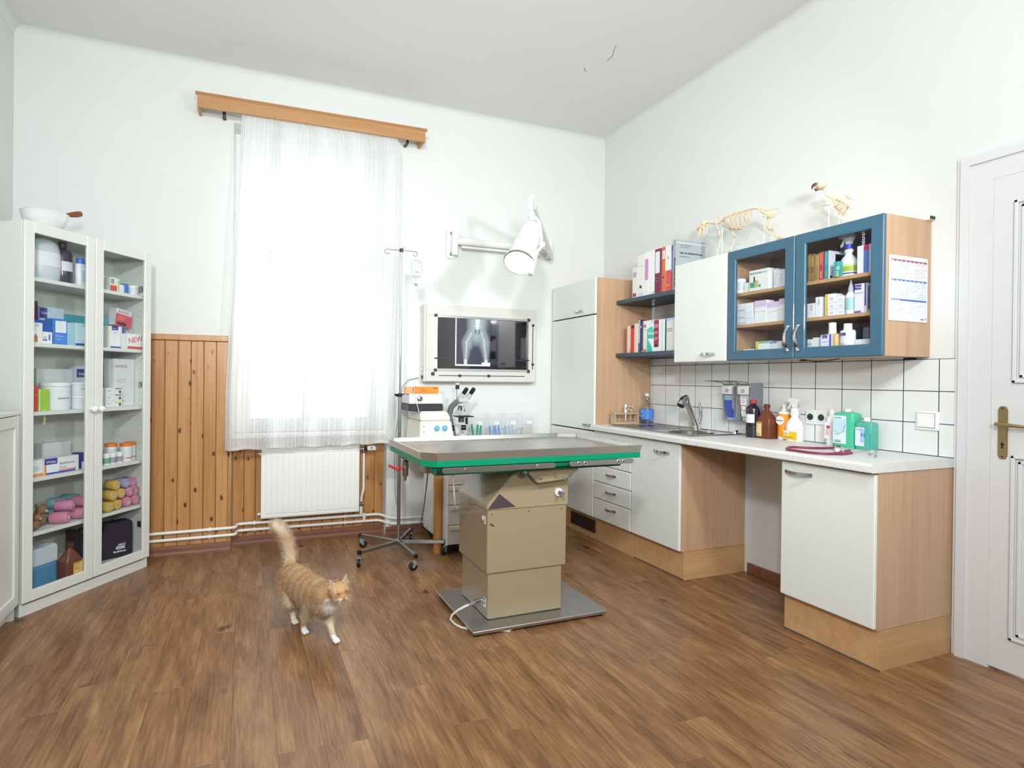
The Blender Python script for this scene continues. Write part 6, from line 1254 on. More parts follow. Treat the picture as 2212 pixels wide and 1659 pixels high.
# shelf 2 right
ubox('medicine_carton', 'tall teal carton at the left edge of the second right compartment', 'box', 219, 231, 682, z, .12, .06, '#4fa9b2', prints=((.1, .3, .35, .75, '#2a3f46'),))
ubox('medicine_carton', 'white carton with violet logo, yellow edges and violet foot', 'box', 233, 268, 705, z, .07, .05, '#eceef3', prints=((0, 0, .06, 1, '#e3da8a'), (.2, .82, .58, 1, VB), (.12, 0, .75, .09, '#4a46b0'), (.75, .0, .82, .8, '#e8df8c'), (.82, 0, 1, 1, '#5a5aa8')), texts=(('Virbac', .24, .87, .08, '#f0f0fa', 0), ('canishield', .24, .68, .06, '#a0a4b8', 0)))
o = carton('tilted_carton', 'red and white carton with a barcode leaning tilted on top of the others', 'box', tuple(UP(upix(252, 700, -.06)[0], z + .145, -.075)), URZ, .115, .06, .105, '#d8dade', prints=((0, 0, 1, .70, '#d8505f'), (.12, .05, .7, .24, '#3a2630'), (.18, .05, .2, .24, '#d8505f'), (.3, .05, .33, .24, '#d8505f'), (.45, .05, .47, .24, '#d8505f')), texts=(('BUSTER', .12, .76, .20, '#e07078', 0), ('Collar small', .14, .5, .1, '#f3d5d8', 0), ('for all cats', .14, .36, .1, '#f3d5d8', 0)))
o.rotation_euler = (0, -math.radians(-9), URZ)
ubox('medicine_carton', 'grey printed package beneath the tilted red carton', 'box', 269, 288, 706, z, .10, .05, '#a9acb4', prints=((.1, .1, .4, .4, '#5d5f6a'), (.55, .5, .9, .9, '#c6c9cf')), texts=(('P', .08, .55, .35, '#e8e8ec', 0), ('B', .5, .1, .35, '#e8e8ec', 0)))
ubox('medicine_carton', 'white carton with red slanted word NEW and a red foot strip', 'box', 267.5, 304, 722, z, .045, .05, '#eceeee', prints=((0, 0, 1, .17, '#d8413c'),), texts=(('NEW', .06, .34, .50, '#d8443e', 12),))
# shelf 3 left
z = FS[2]
ubox('medicine_carton', 'green carton standing at the back left of the third shelf', 'box', 70, 75, 797, z, .16, .05, '#7fae3a')
ubox('medicine_carton', 'large blank white carton at the back of the third shelf, left door', 'box', 88, 165, 797, z, .20, .06, '#d5d9dc')
ubox('medicine_carton', 'carton with dark blue logo peeking out behind the white tubs', 'box', 162, 192, 790, z, .18, .05, '#c6d0d8', prints=((.1, .72, 1, .92, '#34347c'),), texts=(('Virbac', .2, .77, .1, '#e6e8f4', 0),))
jar('white_tub', 'large white tub with orange-blue print on the third shelf', 'tub', uloc(119, z, .10), URZ, .070, .148, '#e9ebee', '#eceef0', .020, labcol='#e3e6ec', lz=(.12, .72), texts=(('SEASORIUM', -.045, .06, .012, '#5a6070'),))
o = list(C_ for C_ in [bpy.data.objects[-1]])[0]
for k, nm in ((0, 'lower'), (1, 'upper')):
    jar('white_tub', '%s of two stacked white tubs with small print on the third shelf' % nm, 'tub', uloc(170, z + .0745 * k, .085), URZ, .046, .074, '#eaecef', '#f0f1f2', .012, labcol='#e2e5ea', lz=(.15, .8), group='stacked white tubs', texts=(('Clorexyderm', -.025, .036, .007, '#8a8e96'),))
ubox('medicine_carton', 'red carton at the front left of the third shelf', 'box', 69.5, 82.5, 833, z, .045, .05, '#d8433a', prints=((0, .62, 1, .64, '#e8a03c'),))
ubox('medicine_carton', 'lime green carton with yellow vertical lettering on the third shelf', 'box', 84, 106.5, 841, z, .035, .06, '#9cc63f', prints=((0, 0, .1, 1, '#dfe8cf'),), texts=(('galastop', .42, .08, .22, '#e6ee7a', -90),))
# shelf 3 right
ubox('medicine_carton', 'slim white carton left of the three stacked cartons', 'box', 219, 226, 830, z, .10, .04, '#e6e8ea', prints=((.2, .1, .8, .8, '#d3d7da'),))
for k in range(3):
    p0 = upix(229, 870, -.055)[0]; p1 = upix(263.5, 870, -.055)[0]
    carton('medicine_carton', '%s of three stacked white cartons with a black cat face' % ['lowest', 'middle', 'topmost'][k], 'box', UP(p0, z + .0384 * k, -.055), URZ, p1 - p0, .06, .038, '#e8eaec', prints=((.55, .80, .98, .92, '#3a3a3c') if k else (.55, .5, .98, .8, '#e6d98a'), (.80, .15, .93, .55, '#4a4e50')), texts=(('Milpro', .08, .45, .2, '#6e7278', 0),), group='stacked white cartons, third shelf right')
o = ubox('feed_box', 'tall white box with red vertical-edge lettering on the third shelf right', 'box', 256, 301, 776, z, .09, .07, '#e3e5e6', prints=((0, .2, .05, .95, '#cfd3d8'),), texts=(('SOCATIL', .10, .82, .075, '#b8456a', 0), ('Pulver zum Eingeben', .14, .55, .03, '#b3b6ba', 0), ('für Tiere', .2, .51, .03, '#b3b6ba', 0), ('o', .45, .10, .06, '#a83a60', 0)))
# shelf 4
z = FS[3]
ubox('medicine_carton', 'plain white carton lying behind the long bandage box', 'box', 88, 150, 955, z, .22, .05, '#dfe1e3')
o = ubox('bandage_box', 'long white box with orange and blue stripes and large printed name', 'box', 97, 171, 987, z, .045, .075, '#eaecf0', prints=((0, 0, .05, 1, '#e98a3a'), (.0, .62, .36, 1, '#39399a'), (.05, 0, .9, .10, '#3b46b5'), (.4, .12, .92, .20, '#e98a3a')), texts=(('Virbac', .04, .70, .26, '#f4f4fb', 0), ('BackHome', .42, .52, .24, '#7b8296', 0), ('BioTec', .42, .28, .18, '#9297a6', 0)), side=((0, 0, 1, 1, '#dfe1e6'),))
carton('box_flap', 'open end flap of the long bandage box', 'box', UP(upix(73, 1000, -.05)[0], z, -.055), URZ, .064, .07, .083, '#e6e8ea', prints=((0, 0, 1, .14, '#e98a3a'), (.1, .3, .7, .6, '#cfd3da')))
ubox('blue_carton', 'sliver of a dark blue carton right of the long bandage box', 'box', 177, 190, 978, z, .05, .07, '#3c3c96', prints=((0, .0, 1, .45, '#e5e1e4'),))
for u, l, dd in ((252, 'left', .11), (273, 'middle', .085), (295, 'right', .10)):
    o = jar('supplement_tub', '%s of three white tubs with orange lids on the fourth shelf' % l, 'tub', uloc(u, z, dd), URZ, .033, .112, '#e9ebec', '#ea8130', .020, labcol='#dfe4e6', lz=(.1, .72), group='orange-lidded tubs')
    MB().lathe([(.0345, .018), (.0345, .026)], 20, m=mat('#e2894a', .5), a0=-PI * .75, a1=-PI * .25).build('orange_band', None, o)
for i, (u, c_) in enumerate(((230.5, '#6fae7c'), (243.5, '#9b9cb0'), (258, '#b09aa8'))):
    jar('pill_bottle', '%s small white pill bottle in front of the orange-lidded tubs' % ['left', 'middle', 'right'][i], 'bottle', uloc(u, z, .045), URZ, .0185, .066, '#ebedef', '#f4f4f4', .014, labcol=c_, lz=(.12, .62), group='small white pill bottles')
# shelf 5: rolled elastic bandages wrapped in film, and two plush-like brown items
z = FS[4]
def roll(u, zc, dd, col, lab, r=.030, L=.075, tilt=0., yaw=0., grp='wrapped bandage rolls'):
    p = uloc(u, zc, dd); o = thing('bandage_roll', lab, 'bandage', tuple(p), URZ + yaw, grp)
    M0 = T(0, 0, r + .0012) @ Matrix.Rotation(tilt, 4, 'Y') @ Matrix.Rotation(PI / 2, 4, 'X')
    dk_ = mat(col, .8, bump=.4, bscale=300, var=.18); m = MB(); m.lathe([(r * .35, -L / 2), (r * .42, -L / 2 - .002), (r * .9, -L / 2 - .001), (r, -L / 2 + .004), (r * 1.01, 0), (r, L / 2 - .004), (r * .9, L / 2), (r * .35, L / 2)], 20, m=dk_, Mx=M0); m.build('roll', None, o)
    MB().lathe([(r * .34, -L / 2 + .001), (r * .36, L / 2 + .0015), (r * .30, L / 2 + .0015)], 14, m=mat('#e4e4ea', .5), Mx=M0).build('core', None, o)
    m = MB(); rnd_ = random.Random(int(u * 7 + zc * 1000)); k = 14; rings = []
    for j, (q, rr_) in enumerate(((-L / 2 - .008, .35), (-L / 2 - .003, 1.0), (-L / 4, 1.08), (L / 4, 1.08), (L / 2 + .003, 1.0), (L / 2 + .008, .35))):
        rings.append([m.bm.verts.new(M0 @ Vector((r * rr_ * rnd_.uniform(.98, 1.1) * math.cos(2 * PI * i / k), r * rr_ * rnd_.uniform(.98, 1.1) * math.sin(2 * PI * i / k), q))) for i in range(k)])
    for a, b_ in zip(rings, rings[1:]):
        for i in range(k): m.bm.faces.new((a[i], a[(i + 1) % k], b_[(i + 1) % k], b_[i]))
    m.bm.faces.new(rings[0]); m.bm.faces.new(rings[-1]); m.build('film', FILM, o)
FILM = glassy('crumpled_film', (.98, .98, .985), 1.4, 2.6)
PK, YL, LV, TQ = '#d98aa8', '#d9b24a', '#a3a0cf', '#6fa3b0'
for i, (u, dz, dd, c_, pos) in enumerate(((228, 0, .05, YL, 'front left of the bottom layer'), (246, 0, .06, YL, 'right of the front-left yellow roll'), (268, 0, .07, PK, 'left pink of the bottom layer'), (289, 0, .07, PK, 'right pink of the bottom layer'),
        (236, .058, .07, YL, 'left yellow of the middle layer'), (254, .058, .08, YL, 'right yellow of the middle layer'), (273, .056, .08, PK, 'left pink of the middle layer'), (292, .056, .08, PK, 'right pink of the middle layer'),
        (243, .112, .09, YL, 'yellow of the top layer'), (264, .112, .09, LV, 'lilac on the top of the heap'), (283, .108, .10, PK, 'pink on the top of the heap'), (222, .0, .12, LV, 'lilac half hidden at the far left'))):
    roll(u, z + dz, dd, c_, 'film-wrapped bandage roll behind the right door, %s' % pos, r=.029)
for i, (u, dz, dd, c_, pos, yw) in enumerate(((131, 0, .06, PK, 'pink spotted, lying front left', .5), (166, 0, .07, PK, 'pink spotted, lying front right', .5), (112, 0, .14, TQ, 'pale turquoise, behind the pink pair', .9), (143, .055, .12, TQ, 'teal, top left of the pile', .8), (152, .056, .075, '#d384ad', 'pink and white, top middle of the pile', .6), (176, .055, .09, PK, 'pink, top right of the pile', .4), (164, .056, .15, TQ, 'turquoise at the rear of the pile', .4))):
    roll(u, z + dz, dd, c_, 'film-wrapped bandage roll behind the left door, %s' % pos, r=.030, L=.085, yaw=yw)
FURB = mat('#8a6a4c', .9, bump=.8, bscale=160, var=.35)
for (u, dd, lab, sc_) in ((84, .10, 'brown furry toy sitting at the left of the bandage shelf', 1.), (75, .05, 'smaller brown furry toy in front at the left end of the bandage shelf', .72)):
    p = uloc(u, z, dd); o = thing('plush_toy', lab, 'toy', tuple(p), URZ)
    m = MB(); s_ = sc_; m.ball((0, 0, .038 * s_), (.038 * s_, .034 * s_, .038 * s_), 14, FURB); m.ball((.012 * s_, -.008, .088 * s_), (.027 * s_, .026 * s_, .025 * s_), 12, FURB)
    m.build('body', None, o)
    for q in (-.012, .036): MB().ball((q * s_, 0, .114 * s_), (.009 * s_, .006 * s_, .012 * s_), 8, FURB).build('ear', None, o)
    MB().ball((.020 * s_, -.032 * s_, .082 * s_), (.010 * s_, .009 * s_, .008 * s_), 8, mat('#c9ab84', .8)).build('muzzle', None, o)
# bottom compartment
z = FS[5]
o = uround('jerrycan', 'translucent canister half full of blue liquid at the bottom left', 'canister', 90, z, .10)
m = MB(); m.box(-.070, -.05, 0, .070, .07, .112, bev=.010, seg=2, m=mat('#4f88b0', .25)); m.build('liquid', None, o)
m = MB(); m.prism([(-.072, .112), (.072, .112), (.072, .195), (.058, .21), (.03, .212), (.02, .202), (-.03, .200), (-.045, .208), (-.072, .195)], -.052, .072, m=mat('#c6d2dc', .35), bev=.005); m.build('body', None, o); MB().lathe([(0, 0), (.020, 0), (.020, .018), (0, .018)], 18, m=WHITEP, Mx=T(-.048, 0, .20)).build('cap', None, o)
o = uround('disinfectant_bottle', 'brown square bottle with a yellow-orange label in the bottom left compartment', 'bottle', 131, z, .065)
m = MB(); before = set(m.bm.faces); rings = []
for (r, zz) in [(.048, 0), (.050, .004), (.050, .100), (.046, .112), (.018, .160), (.014, .168), (.014, .176)]:
    rings.append([m.bm.verts.new((r * math.copysign(abs(math.cos(a)) ** (.4 if r > .02 else 1), math.cos(a)), .8 * r * math.copysign(abs(math.sin(a)) ** (.4 if r > .02 else 1), math.sin(a)), zz)) for a in [2 * PI * i / 24 + .13 for i in range(24)]])
for a, b_ in zip(rings, rings[1:]):
    for i in range(24): m.bm.faces.new((a[i], a[(i + 1) % 24], b_[(i + 1) % 24], b_[i]))
m.bm.faces.new(rings[0][::-1]); m.bm.faces.new(rings[-1]); m._fin(before, mat('#6b3a2a', .35), None, True); m.build('body', None, o); MB().lathe([(0, .172), (.0185, .172), (.0185, .198), (0, .198)], 20, m=mat('#4d281e', .4)).build('cap', None, o)
flatlabel(o, -.012, .010, .044, .092, -.0405, '#d9a83c', extra=((.06, .06, .94, .88, '#d9b872'), (.1, .08, .8, .13, '#3f2a1a')), texts=(('BETADINE', .08, .90, .08, '#5a3a1a'), ('Lösung', .1, .72, .08, '#6a4a2a'), ('Desinfektion', .1, .55, .07, '#6a4a2a')))
jar('white_tub', 'low white round tub with a red-blue logo on its lid at the bottom', 'tub', uloc(174, z, .085), URZ, .052, .058, '#e6e8e9', '#eceded', .014)
s0 = upix(160, 1180, -.04)[0]; B_ = bpy.data.objects['white_tub.003'] if 'white_tub.003' in bpy.data.objects else None
if B_:
    m = MB(); m.box(-.030, -.025, .058, .012, -.012, .0588, m=mat('#8a9ac8', .5)); m.box(-.012, -.026, .058, .026, -.010, .0590, m=mat('#b84a58', .5)); m.build('lid_logo', None, B_)
# black plastic instrument case with a carrying handle
qL = UP(upix(163, 1190, -.175)[0], z, -.175); qR = UP(upix(299, 1195, -.045)[0], z, -.045); caz = math.atan2(qR.y - qL.y, qR.x - qL.x); clen = (qR - qL).length - .012
o = thing('instrument_case', 'black plastic case with carrying handle and white print in the bottom compartment', 'case', tuple(qL), caz)
BK2 = mat('#231d33', .45); m = MB(); Wd = clen
m.prism([(0, 0), (Wd, 0), (Wd, .205), (Wd - .012, .218), (Wd * .56, .218), (Wd * .52, .205), (Wd * .52, .165), (.055, .165), (.055, .195), (.043, .205), (0, .205)], 0, .085, m=BK2, bev=.004); m.build('shell', None, o)
m = MB(); m.box(.050, .025, .196, Wd * .55, .055, .212, bev=.004, m=BK2); m.build('handle', None, o)
m = MB(); m.text('i.MAX', .017, T(Wd - .085, -.0018, .072), WHITEP, bold=.02); m.box(Wd - .095, -.001, .050, Wd - .045, -.0002, .068, m=mat('#d5d5de', .5)); m.text('VETERINARY', .0065, T(Wd - .091, -.0022, .056), BK2); m.text('BackHome', .016, T(Wd - .110, -.0018, .032), WHITEP, bold=.03); m.build('print', None, o)
# small corrections that keep neighbouring packages clear of each other and of the unit's sides
def nudge(start, ds=0., dd=0.):
    for o in list(bpy.data.objects):
        if o.parent is None and str(o.get('label', '')).startswith(start): o.location = Vector(o.location) + UT * ds + UN * dd; return
def wnudge(start, dx=0., dy=0.):
    for o in list(bpy.data.objects):
        if o.parent is None and str(o.get('label', '')).startswith(start): o.location.x += dx; o.location.y += dy; return
nudge('film-wrapped bandage roll behind the right door, right pink of the bottom', -.008); nudge('film-wrapped bandage roll behind the right door, right pink of the middle', -.028)
nudge('film-wrapped bandage roll behind the right door, pink on the top', -.016); nudge('film-wrapped bandage roll behind the right door, lilac half', 0, -.09)
nudge('film-wrapped bandage roll behind the left door, pale turquoise', 0, -.045); nudge('film-wrapped bandage roll behind the left door, pink and white', -.03, .0)
nudge('film-wrapped bandage roll behind the left door, turquoise at the rear', 0, -.04); nudge('film-wrapped bandage roll behind the left door, teal', -.01, -.05)
nudge('tall white box with red', -.042); nudge('plain white carton lying', 0, .012); nudge('white round jar at the right of the top', -.022); nudge('right of three white tubs', -.063, .012)
nudge('middle of three white tubs', -.022, .022); nudge('left of three white tubs', -.020, -.022); nudge('grey printed package', -.004); nudge('white carton with red slanted', -.006, .030)
nudge('dark violet bottle with dark red', .004, .0); nudge('big white rounded', -.03, .03); nudge('white bottle with blue flip cap beside the dark bottle, left', .008, .02)
nudge('open end flap', -.012); nudge('brown square bottle with a yellow-orange', .030, .035); nudge('translucent canister', -.008, -.01)
nudge('bright blue display box', 0, -.030); nudge('slim white carton left of the three', 0, -.025); nudge('large blank white carton', -.026); nudge('big black', 0, 0)
nudge('small carton with red lower', 0, .022); nudge('pale turquoise carton with a violet foot', 0, .048)
wnudge('smaller green square bottle', 0, -.018); wnudge('slim white dropper', 0, -.006); wnudge('white carton right behind the goose', .034); wnudge('orange and white pump', 0, -.022)
wnudge('white bottle with a small violet', 0, -.006); wnudge('dark violet-black bottle with red cap and white label beside', -.028, -.010); wnudge('thin dark red and navy', 0, .003)
for o in bpy.data.objects:
    if o.name.startswith('instrument_case') and o.parent is None: o.location = Vector(o.location) - UT * .03
# ---------------------------------------------------------------- cat skeleton and bird skeleton on top of the wall cabinets
ZT_ = 1.9755
ck_ = thing('cat_skeleton', 'mounted cat skeleton walking on top of the wall cabinets, head lowered', 'skeleton', (2.80, 2.56, ZT_), 0)
def kp(u, v, X=2.80): p = atX(u, v, X); return Vector((p.x - 2.80, p.y - 2.56, p.z - ZT_))
def cr(pts, n=6):
    out = []
    for i in range(len(pts) - 1):
        P = [pts[max(0, min(len(pts) - 1, i + k))] for k in (-1, 0, 1, 2)]
        for k in range(n): t_ = k / n; out.append(.5 * ((2 * P[1]) + (P[2] - P[0]) * t_ + (2 * P[0] - 5 * P[1] + 4 * P[2] - P[3]) * t_ * t_ + (3 * P[1] - P[0] - 3 * P[2] + P[3]) * t_ ** 3))
    return out + [pts[-1]]
spine = cr([kp(1526, 482), kp(1540, 483), kp(1553, 483), kp(1566, 472), kp(1582, 464), kp(1600, 459), kp(1617, 454), kp(1632, 451), kp(1648, 453)], 7)
m = MB()
for i in range(0, len(spine) - 1):
    a, b_ = spine[i], spine[i + 1]; d = (b_ - a); m.cyl(a + d * .08, a + d * .86, .0052, .0045, 7, BONE)
    up = Vector((0, 0, 1)) - d.normalized() * d.normalized().z; c_ = (a + b_) / 2
    hh_ = .013 if 15 < i < 50 else .008
    m.tube([c_ + up * .003, c_ + up * hh_ + d.normalized() * (.004 if i < 36 else -.004)], [.0024, .0012], 5, BONE); m.tube([c_ + Vector((-.010, 0, .002)), c_, c_ + Vector((.010, 0, .002))], [.001, .0024, .001], 5, BONED)
m.build('vertebra', None, ck_)['kind'] = 'stuff'
m = MB(); tail = cr([kp(1650, 455), kp(1662, 453), kp(1675, 451), kp(1687, 452)], 4)
for a, b_ in zip(tail, tail[1:]): m.cyl(a + (b_ - a) * .1, a + (b_ - a) * .85, .0036, .003, 6, BONE)
m.build('tail_bones', None, ck_)['kind'] = 'stuff'
# ribs: thirteen pairs
for k in range(12):
    t_ = k / 11; i = int(24 + t_ * 21); root = spine[min(i, len(spine) - 2)]
    low = kp(1572 + 44 * t_, 489 + 7 * math.sin(PI * t_) - 2 * t_ - (0 if t_ < .7 else (t_ - .7) * 40))
    for sd in (-1, 1):
        w_ = .018 + .020 * math.sin(PI * (t_ * .8 + .15)); pts = cr([root, root * .72 + low * .28 + Vector((sd * w_ * .9, .002, .0)), root * .38 + low * .62 + Vector((sd * w_, -.004, 0)), low + Vector((sd * w_ * .35, -.006, 0)), low + Vector((sd * .003, -.001, 0))], 4)
        MB().tube(pts, .0017, 5, BONE if k % 2 else BONED).build('rib', None, ck_)
m = MB(); m.tube(cr([kp(1562, 487), kp(1572, 492), kp(1588, 496), kp(1602, 494)], 3), [.003] * 10, 6, BONED); m.build('sternum', None, ck_)
# skull hanging down, with jaw
m = MB(); c_ = kp(1520, 485); e_ = kp(1512, 500); q = (e_ - c_).to_track_quat('Z', 'X')
m.ball(kp(1521, 482), (.018, .022, .020), 14, BONE); m.ball(kp(1515, 491), (.015, .016, .020), 12, BONE); m.tube([kp(1514, 492), kp(1511, 502), kp(1509, 508)], [.014, .011, .006], 10, BONE)
for sd in (-1, 1):
    m.tube([kp(1519, 489) + Vector((sd * .012, 0, 0)), kp(1514, 494) + Vector((sd * .020, 0, 0)), kp(1511, 499) + Vector((sd * .012, 0, 0))], .0026, 6, BONED); m.ball(kp(1512.5, 495) + Vector((sd * .011, .006, .0)), .007, 8, mat('#8a6d4e', .8))
    m.cyl(kp(1509.5, 507) + Vector((sd * .004, 0, 0)), kp(1509, 512) + Vector((sd * .004, 0, 0)), .0014, .0006, 5, BONE)
m.build('skull', None, ck_)
m = MB()
for sd in (-1, 1): m.tube(cr([kp(1523, 489) + Vector((sd * .014, 0, 0)), kp(1524, 498) + Vector((sd * .013, 0, 0)), kp(1521, 507) + Vector((sd * .008, 0, 0)), kp(1517, 512) + Vector((sd * .002, 0, 0))], 3), [.0045, .005, .005, .004, .004, .004, .003, .003, .003, .0025], 7, BONE)
m.build('jaw', None, ck_)
def limb(pts, rr_, nm, off): 
    m = MB()
    for (a, b_), r in zip(zip(pts, pts[1:]), rr_):
        a2, b2 = a + off, b_ + off; m.tube([a2, a2 * .88 + b2 * .12, a2 * .12 + b2 * .88, b2], [r * 1.6, r, r, r * 1.5], 7, BONE); m.ball(b2, r * 1.7, 8, BONED)
    p = pts[-1] + off
    for j in range(4): m.tube([p, p + Vector(((j - 1.5) * .005, .014, -.003)), p + Vector(((j - 1.5) * .007, .026, -.004 - p.z * 0))], [.0024, .002, .001], 5, BONE)
    m.build(nm, None, ck_)
def flo(p): return Vector((p.x, p.y, .004))
limb([kp(1553, 483), kp(1557, 498), kp(1562, 513), flo(kp(1553, 539)), ], [.0042, .0036, .0030], 'foreleg', Vector((-.02, 0, 0)))
limb([kp(1570, 492), kp(1584, 511), kp(1573, 541)], [.0042, .0034], 'foreleg', Vector((.018, 0, 0)))
limb([kp(1656, 466), kp(1668, 470), kp(1655, 496), kp(1680, 510), kp(1690, 513)], [.005, .0042, .0036, .0032], 'hind_leg', Vector((-.02, 0, 0)))
limb([kp(1652, 463), kp(1658, 495), kp(1664, 494), kp(1684, 513)], [.005, .0042, .0034], 'hind_leg', Vector((.02, 0, 0)))
m = MB()
for sd in (-1, 1):
    m.tube([kp(1640, 452) + Vector((sd * .010, 0, 0)), kp(1650, 458) + Vector((sd * .014, 0, 0)), kp(1662, 462) + Vector((sd * .016, 0, 0)), kp(1670, 470) + Vector((sd * .010, 0, 0))], [.004, .008, .007, .003], 8, BONE)
    m.tube([kp(1668, 468) + Vector((sd * .01, 0, 0)), kp(1679, 458) + Vector((sd * .012, 0, 0))], [.0035, .002], 6, BONE)
m.build('pelvis', None, ck_)
for sd in (-1, 1):
    m = MB(); m.prism([(0, 0), (.008, .018), (.006, .05), (-.010, .045), (-.010, .015)], -.0012, .0012, m=BONE); o = m.build('shoulder_blade', None, ck_); o.location = kp(1559, 484) + Vector((sd * .02, 0, 0)); o.rotation_euler = (0, .0, PI / 2)
for (a, b_) in ((kp(1650, 457), kp(1650.5, 530)), (kp(1560, 492), kp(1560, 545))):
    m = MB(); m.cyl(a, (a.x, a.y, .004), .0022, n=8, m=mat('#f2f2f2', .3)); m.build('support_rod', None, ck_)
m = MB(); m.box(-.065, -.30, 0, .065, .26, .004, bev=.001, m=mat('#e3e0d8', .5)); m.build('base_board', None, ck_)
# bird
BX = 2.80
bs = thing('bird_skeleton', 'mounted parrot skeleton with hooked dark beak on top of the blue glass cabinet', 'skeleton', (BX, 2.0, ZT_), 0)
def bp_(u, v, dx=0): p = atX(u, v, BX); return Vector((p.x - BX + dx, p.y - 2.0, p.z - ZT_))
m = MB(); m.ball(bp_(1775, 400), (.020, .027, .019), 16, BONE); m.ball(bp_(1768, 402), (.014, .018, .013), 12, BONE)
for sd in (-1, 1): m.ball(bp_(1771, 400, sd * .014), (.006, .008, .008), 10, mat('#b5a88a', .7)); m.tube([bp_(1781, 408, sd * .010), bp_(1772, 409, sd * .012), bp_(1766, 409.5, sd * .007)], .002, 6, BONED)
m.build('skull', None, bs)
m = MB(); m.tube(cr([bp_(1763, 398), bp_(1757.5, 400), bp_(1754.5, 405), bp_(1754, 409)], 3), [.010, .009, .008, .0075, .0065, .0055, .0045, .0035, .0025, .001], 10, mat('#6e4740', .35)); m.build('upper_beak', None, bs)
m = MB(); m.tube([bp_(1768, 408), bp_(1763, 411), bp_(1759.5, 408.5)], [.004, .006, .003], 8, mat('#4a3038', .35)); m.build('lower_beak', None, bs)
neck = cr([bp_(1780, 408), bp_(1782, 417), bp_(1786, 423), bp_(1793, 426), bp_(1799, 429)], 4); back = cr([bp_(1799, 429), bp_(1810, 430), bp_(1821, 435), bp_(1830, 441), bp_(1836, 448), bp_(1842, 453)], 4)
m = MB()
for a, b_ in list(zip(neck, neck[1:])) + list(zip(back, back[1:])): m.cyl(a + (b_ - a) * .08, a + (b_ - a) * .9, .0042, .0036, 7, BONE); m.ball((a + b_) / 2 + Vector((0, 0, .003)), .0026, 6, BONED)
m.build('vertebra', None, bs)['kind'] = 'stuff'
for k in range(7):
    t_ = k / 6; root = back[int(2 + t_ * 10)]; low = bp_(1804 + 18 * t_, 445 + 12 * t_)
    for sd in (-1, 1): MB().tube(cr([root, root * .5 + low * .5 + Vector((sd * .020, 0, 0)), low + Vector((sd * .010, 0, 0))], 3), .0013, 5, BONE).build('rib', None, bs)
m = MB(); before = set(m.bm.faces)
kv = [m.bm.verts.new(p) for p in (bp_(1797, 432), bp_(1803, 446), bp_(1814, 458), bp_(1822, 461), bp_(1818, 450), bp_(1808, 440))]; m.bm.faces.new(kv); m._fin(before, BONE)
m.tube([bp_(1797, 432), bp_(1803, 447), bp_(1814, 459), bp_(1822, 461)], .0016, 6, BONED); m.tube([bp_(1797, 430, -.008), bp_(1801, 436, -.009)], .004, 8, mat('#c9a468', .6)); m.build('keel', None, bs)
m = MB(); m.tube([bp_(1799, 431, .016), bp_(1812, 436, .02), bp_(1822, 428, .024), bp_(1819, 421, .02)], [.003, .0024, .0024, .003], 6, BONE); m.tube([bp_(1818, 420, .022), bp_(1826, 427, .024), bp_(1838, 431, .024)], [.003, .0026, .001], 6, BONED); m.build('wing', None, bs)
m = MB(); m.tube([bp_(1799, 431, -.016), bp_(1808, 446, -.02), bp_(1822, 440, -.022), bp_(1836, 446, -.02)], [.003, .0024, .0024, .001], 6, BONE); m.build('wing', None, bs)
for (hip, kn, an_) in ((bp_(1829, 446, .010), bp_(1817, 464, .012), bp_(1818, 474, .012)), (bp_(1826, 447, -.010), bp_(1816, 463, -.014), bp_(1817, 476, -.012))):
    m = MB(); m.tube([hip, kn], [.0028, .0022], 6, BONED); m.ball(kn, .004, 8, mat('#b98a6a', .6)); m.tube([kn, an_, Vector((an_.x, an_.y, .017))], [.0022, .0018, .002], 6, BONE)
    for j in range(3): m.tube([Vector((an_.x, an_.y, .018)), Vector((an_.x + (j - 1) * .010, an_.y + .018, .0165))], [.002, .001], 5, BONE)
    m.build('leg', None, bs)
m = MB(); m.tube([bp_(1791, 443), bp_(1779, 444), bp_(1777, 447), bp_(1779, 452), bp_(1777, 458), bp_(1775, 462)], [.0022, .003, .003, .002, .003, .0012], 7, BONED); m.build('raised_foot', None, bs)
m = MB(); q = bp_(1791, 445); m.cyl((q.x, q.y, .012), (q.x, q.y, q.z), .0022, n=8, m=mat('#f6f6f6', .3)); m.build('support_rod', None, bs)
m = MB(); m.box(-.045, -.07, 0, .045, .085, .016, bev=.003, m=mat('#e2cfae', .5)); m.build('base_board', None, bs)
# ---------------------------------------------------------------- the cat
import numpy as np
cat = thing('cat', 'fluffy ginger and cream long-haired cat walking across the floor with its tail raised', 'cat', (.31, 2.76, 0), 0)
OC = Vector((.31, 2.76, 0))
def blob(bm, c, r, rot=None):
    Tm = Matrix.Translation(Vector(c) - OC) @ (rot if rot is not None else Matrix.Identity(4)) @ Matrix.Diagonal((*(r if isinstance(r, tuple) else (r, r, r)), 1)); bmesh.ops.create_icosphere(bm, subdivisions=3, radius=1, matrix=Tm)
def chain(bm, pts, rs, step=.008):
    for (a, b_), (ra, rb) in zip(zip(pts, pts[1:]), zip(rs, rs[1:])):
        a, b_ = Vector(a), Vector(b_); n = max(1, int((b_ - a).length / step))
        for i in range(n + 1):
            t_ = i / n; Tm = Matrix.Translation(a + (b_ - a) * t_ - OC) @ Matrix.Diagonal((ra + (rb - ra) * t_,) * 3 + (1,)); bmesh.ops.create_icosphere(bm, subdivisions=2, radius=1, matrix=Tm)
hc = Vector((.405, 2.560, .2475)); fd = Vector((.235, -.967, -.10)).normalized(); fr = fd.cross(Vector((0, 0, 1))).normalized() * -1
fr = Vector((-fd.y, fd.x, 0)).normalized(); fu = fr.cross(fd).normalized() * 1
if fu.z < 0: fu = -fu
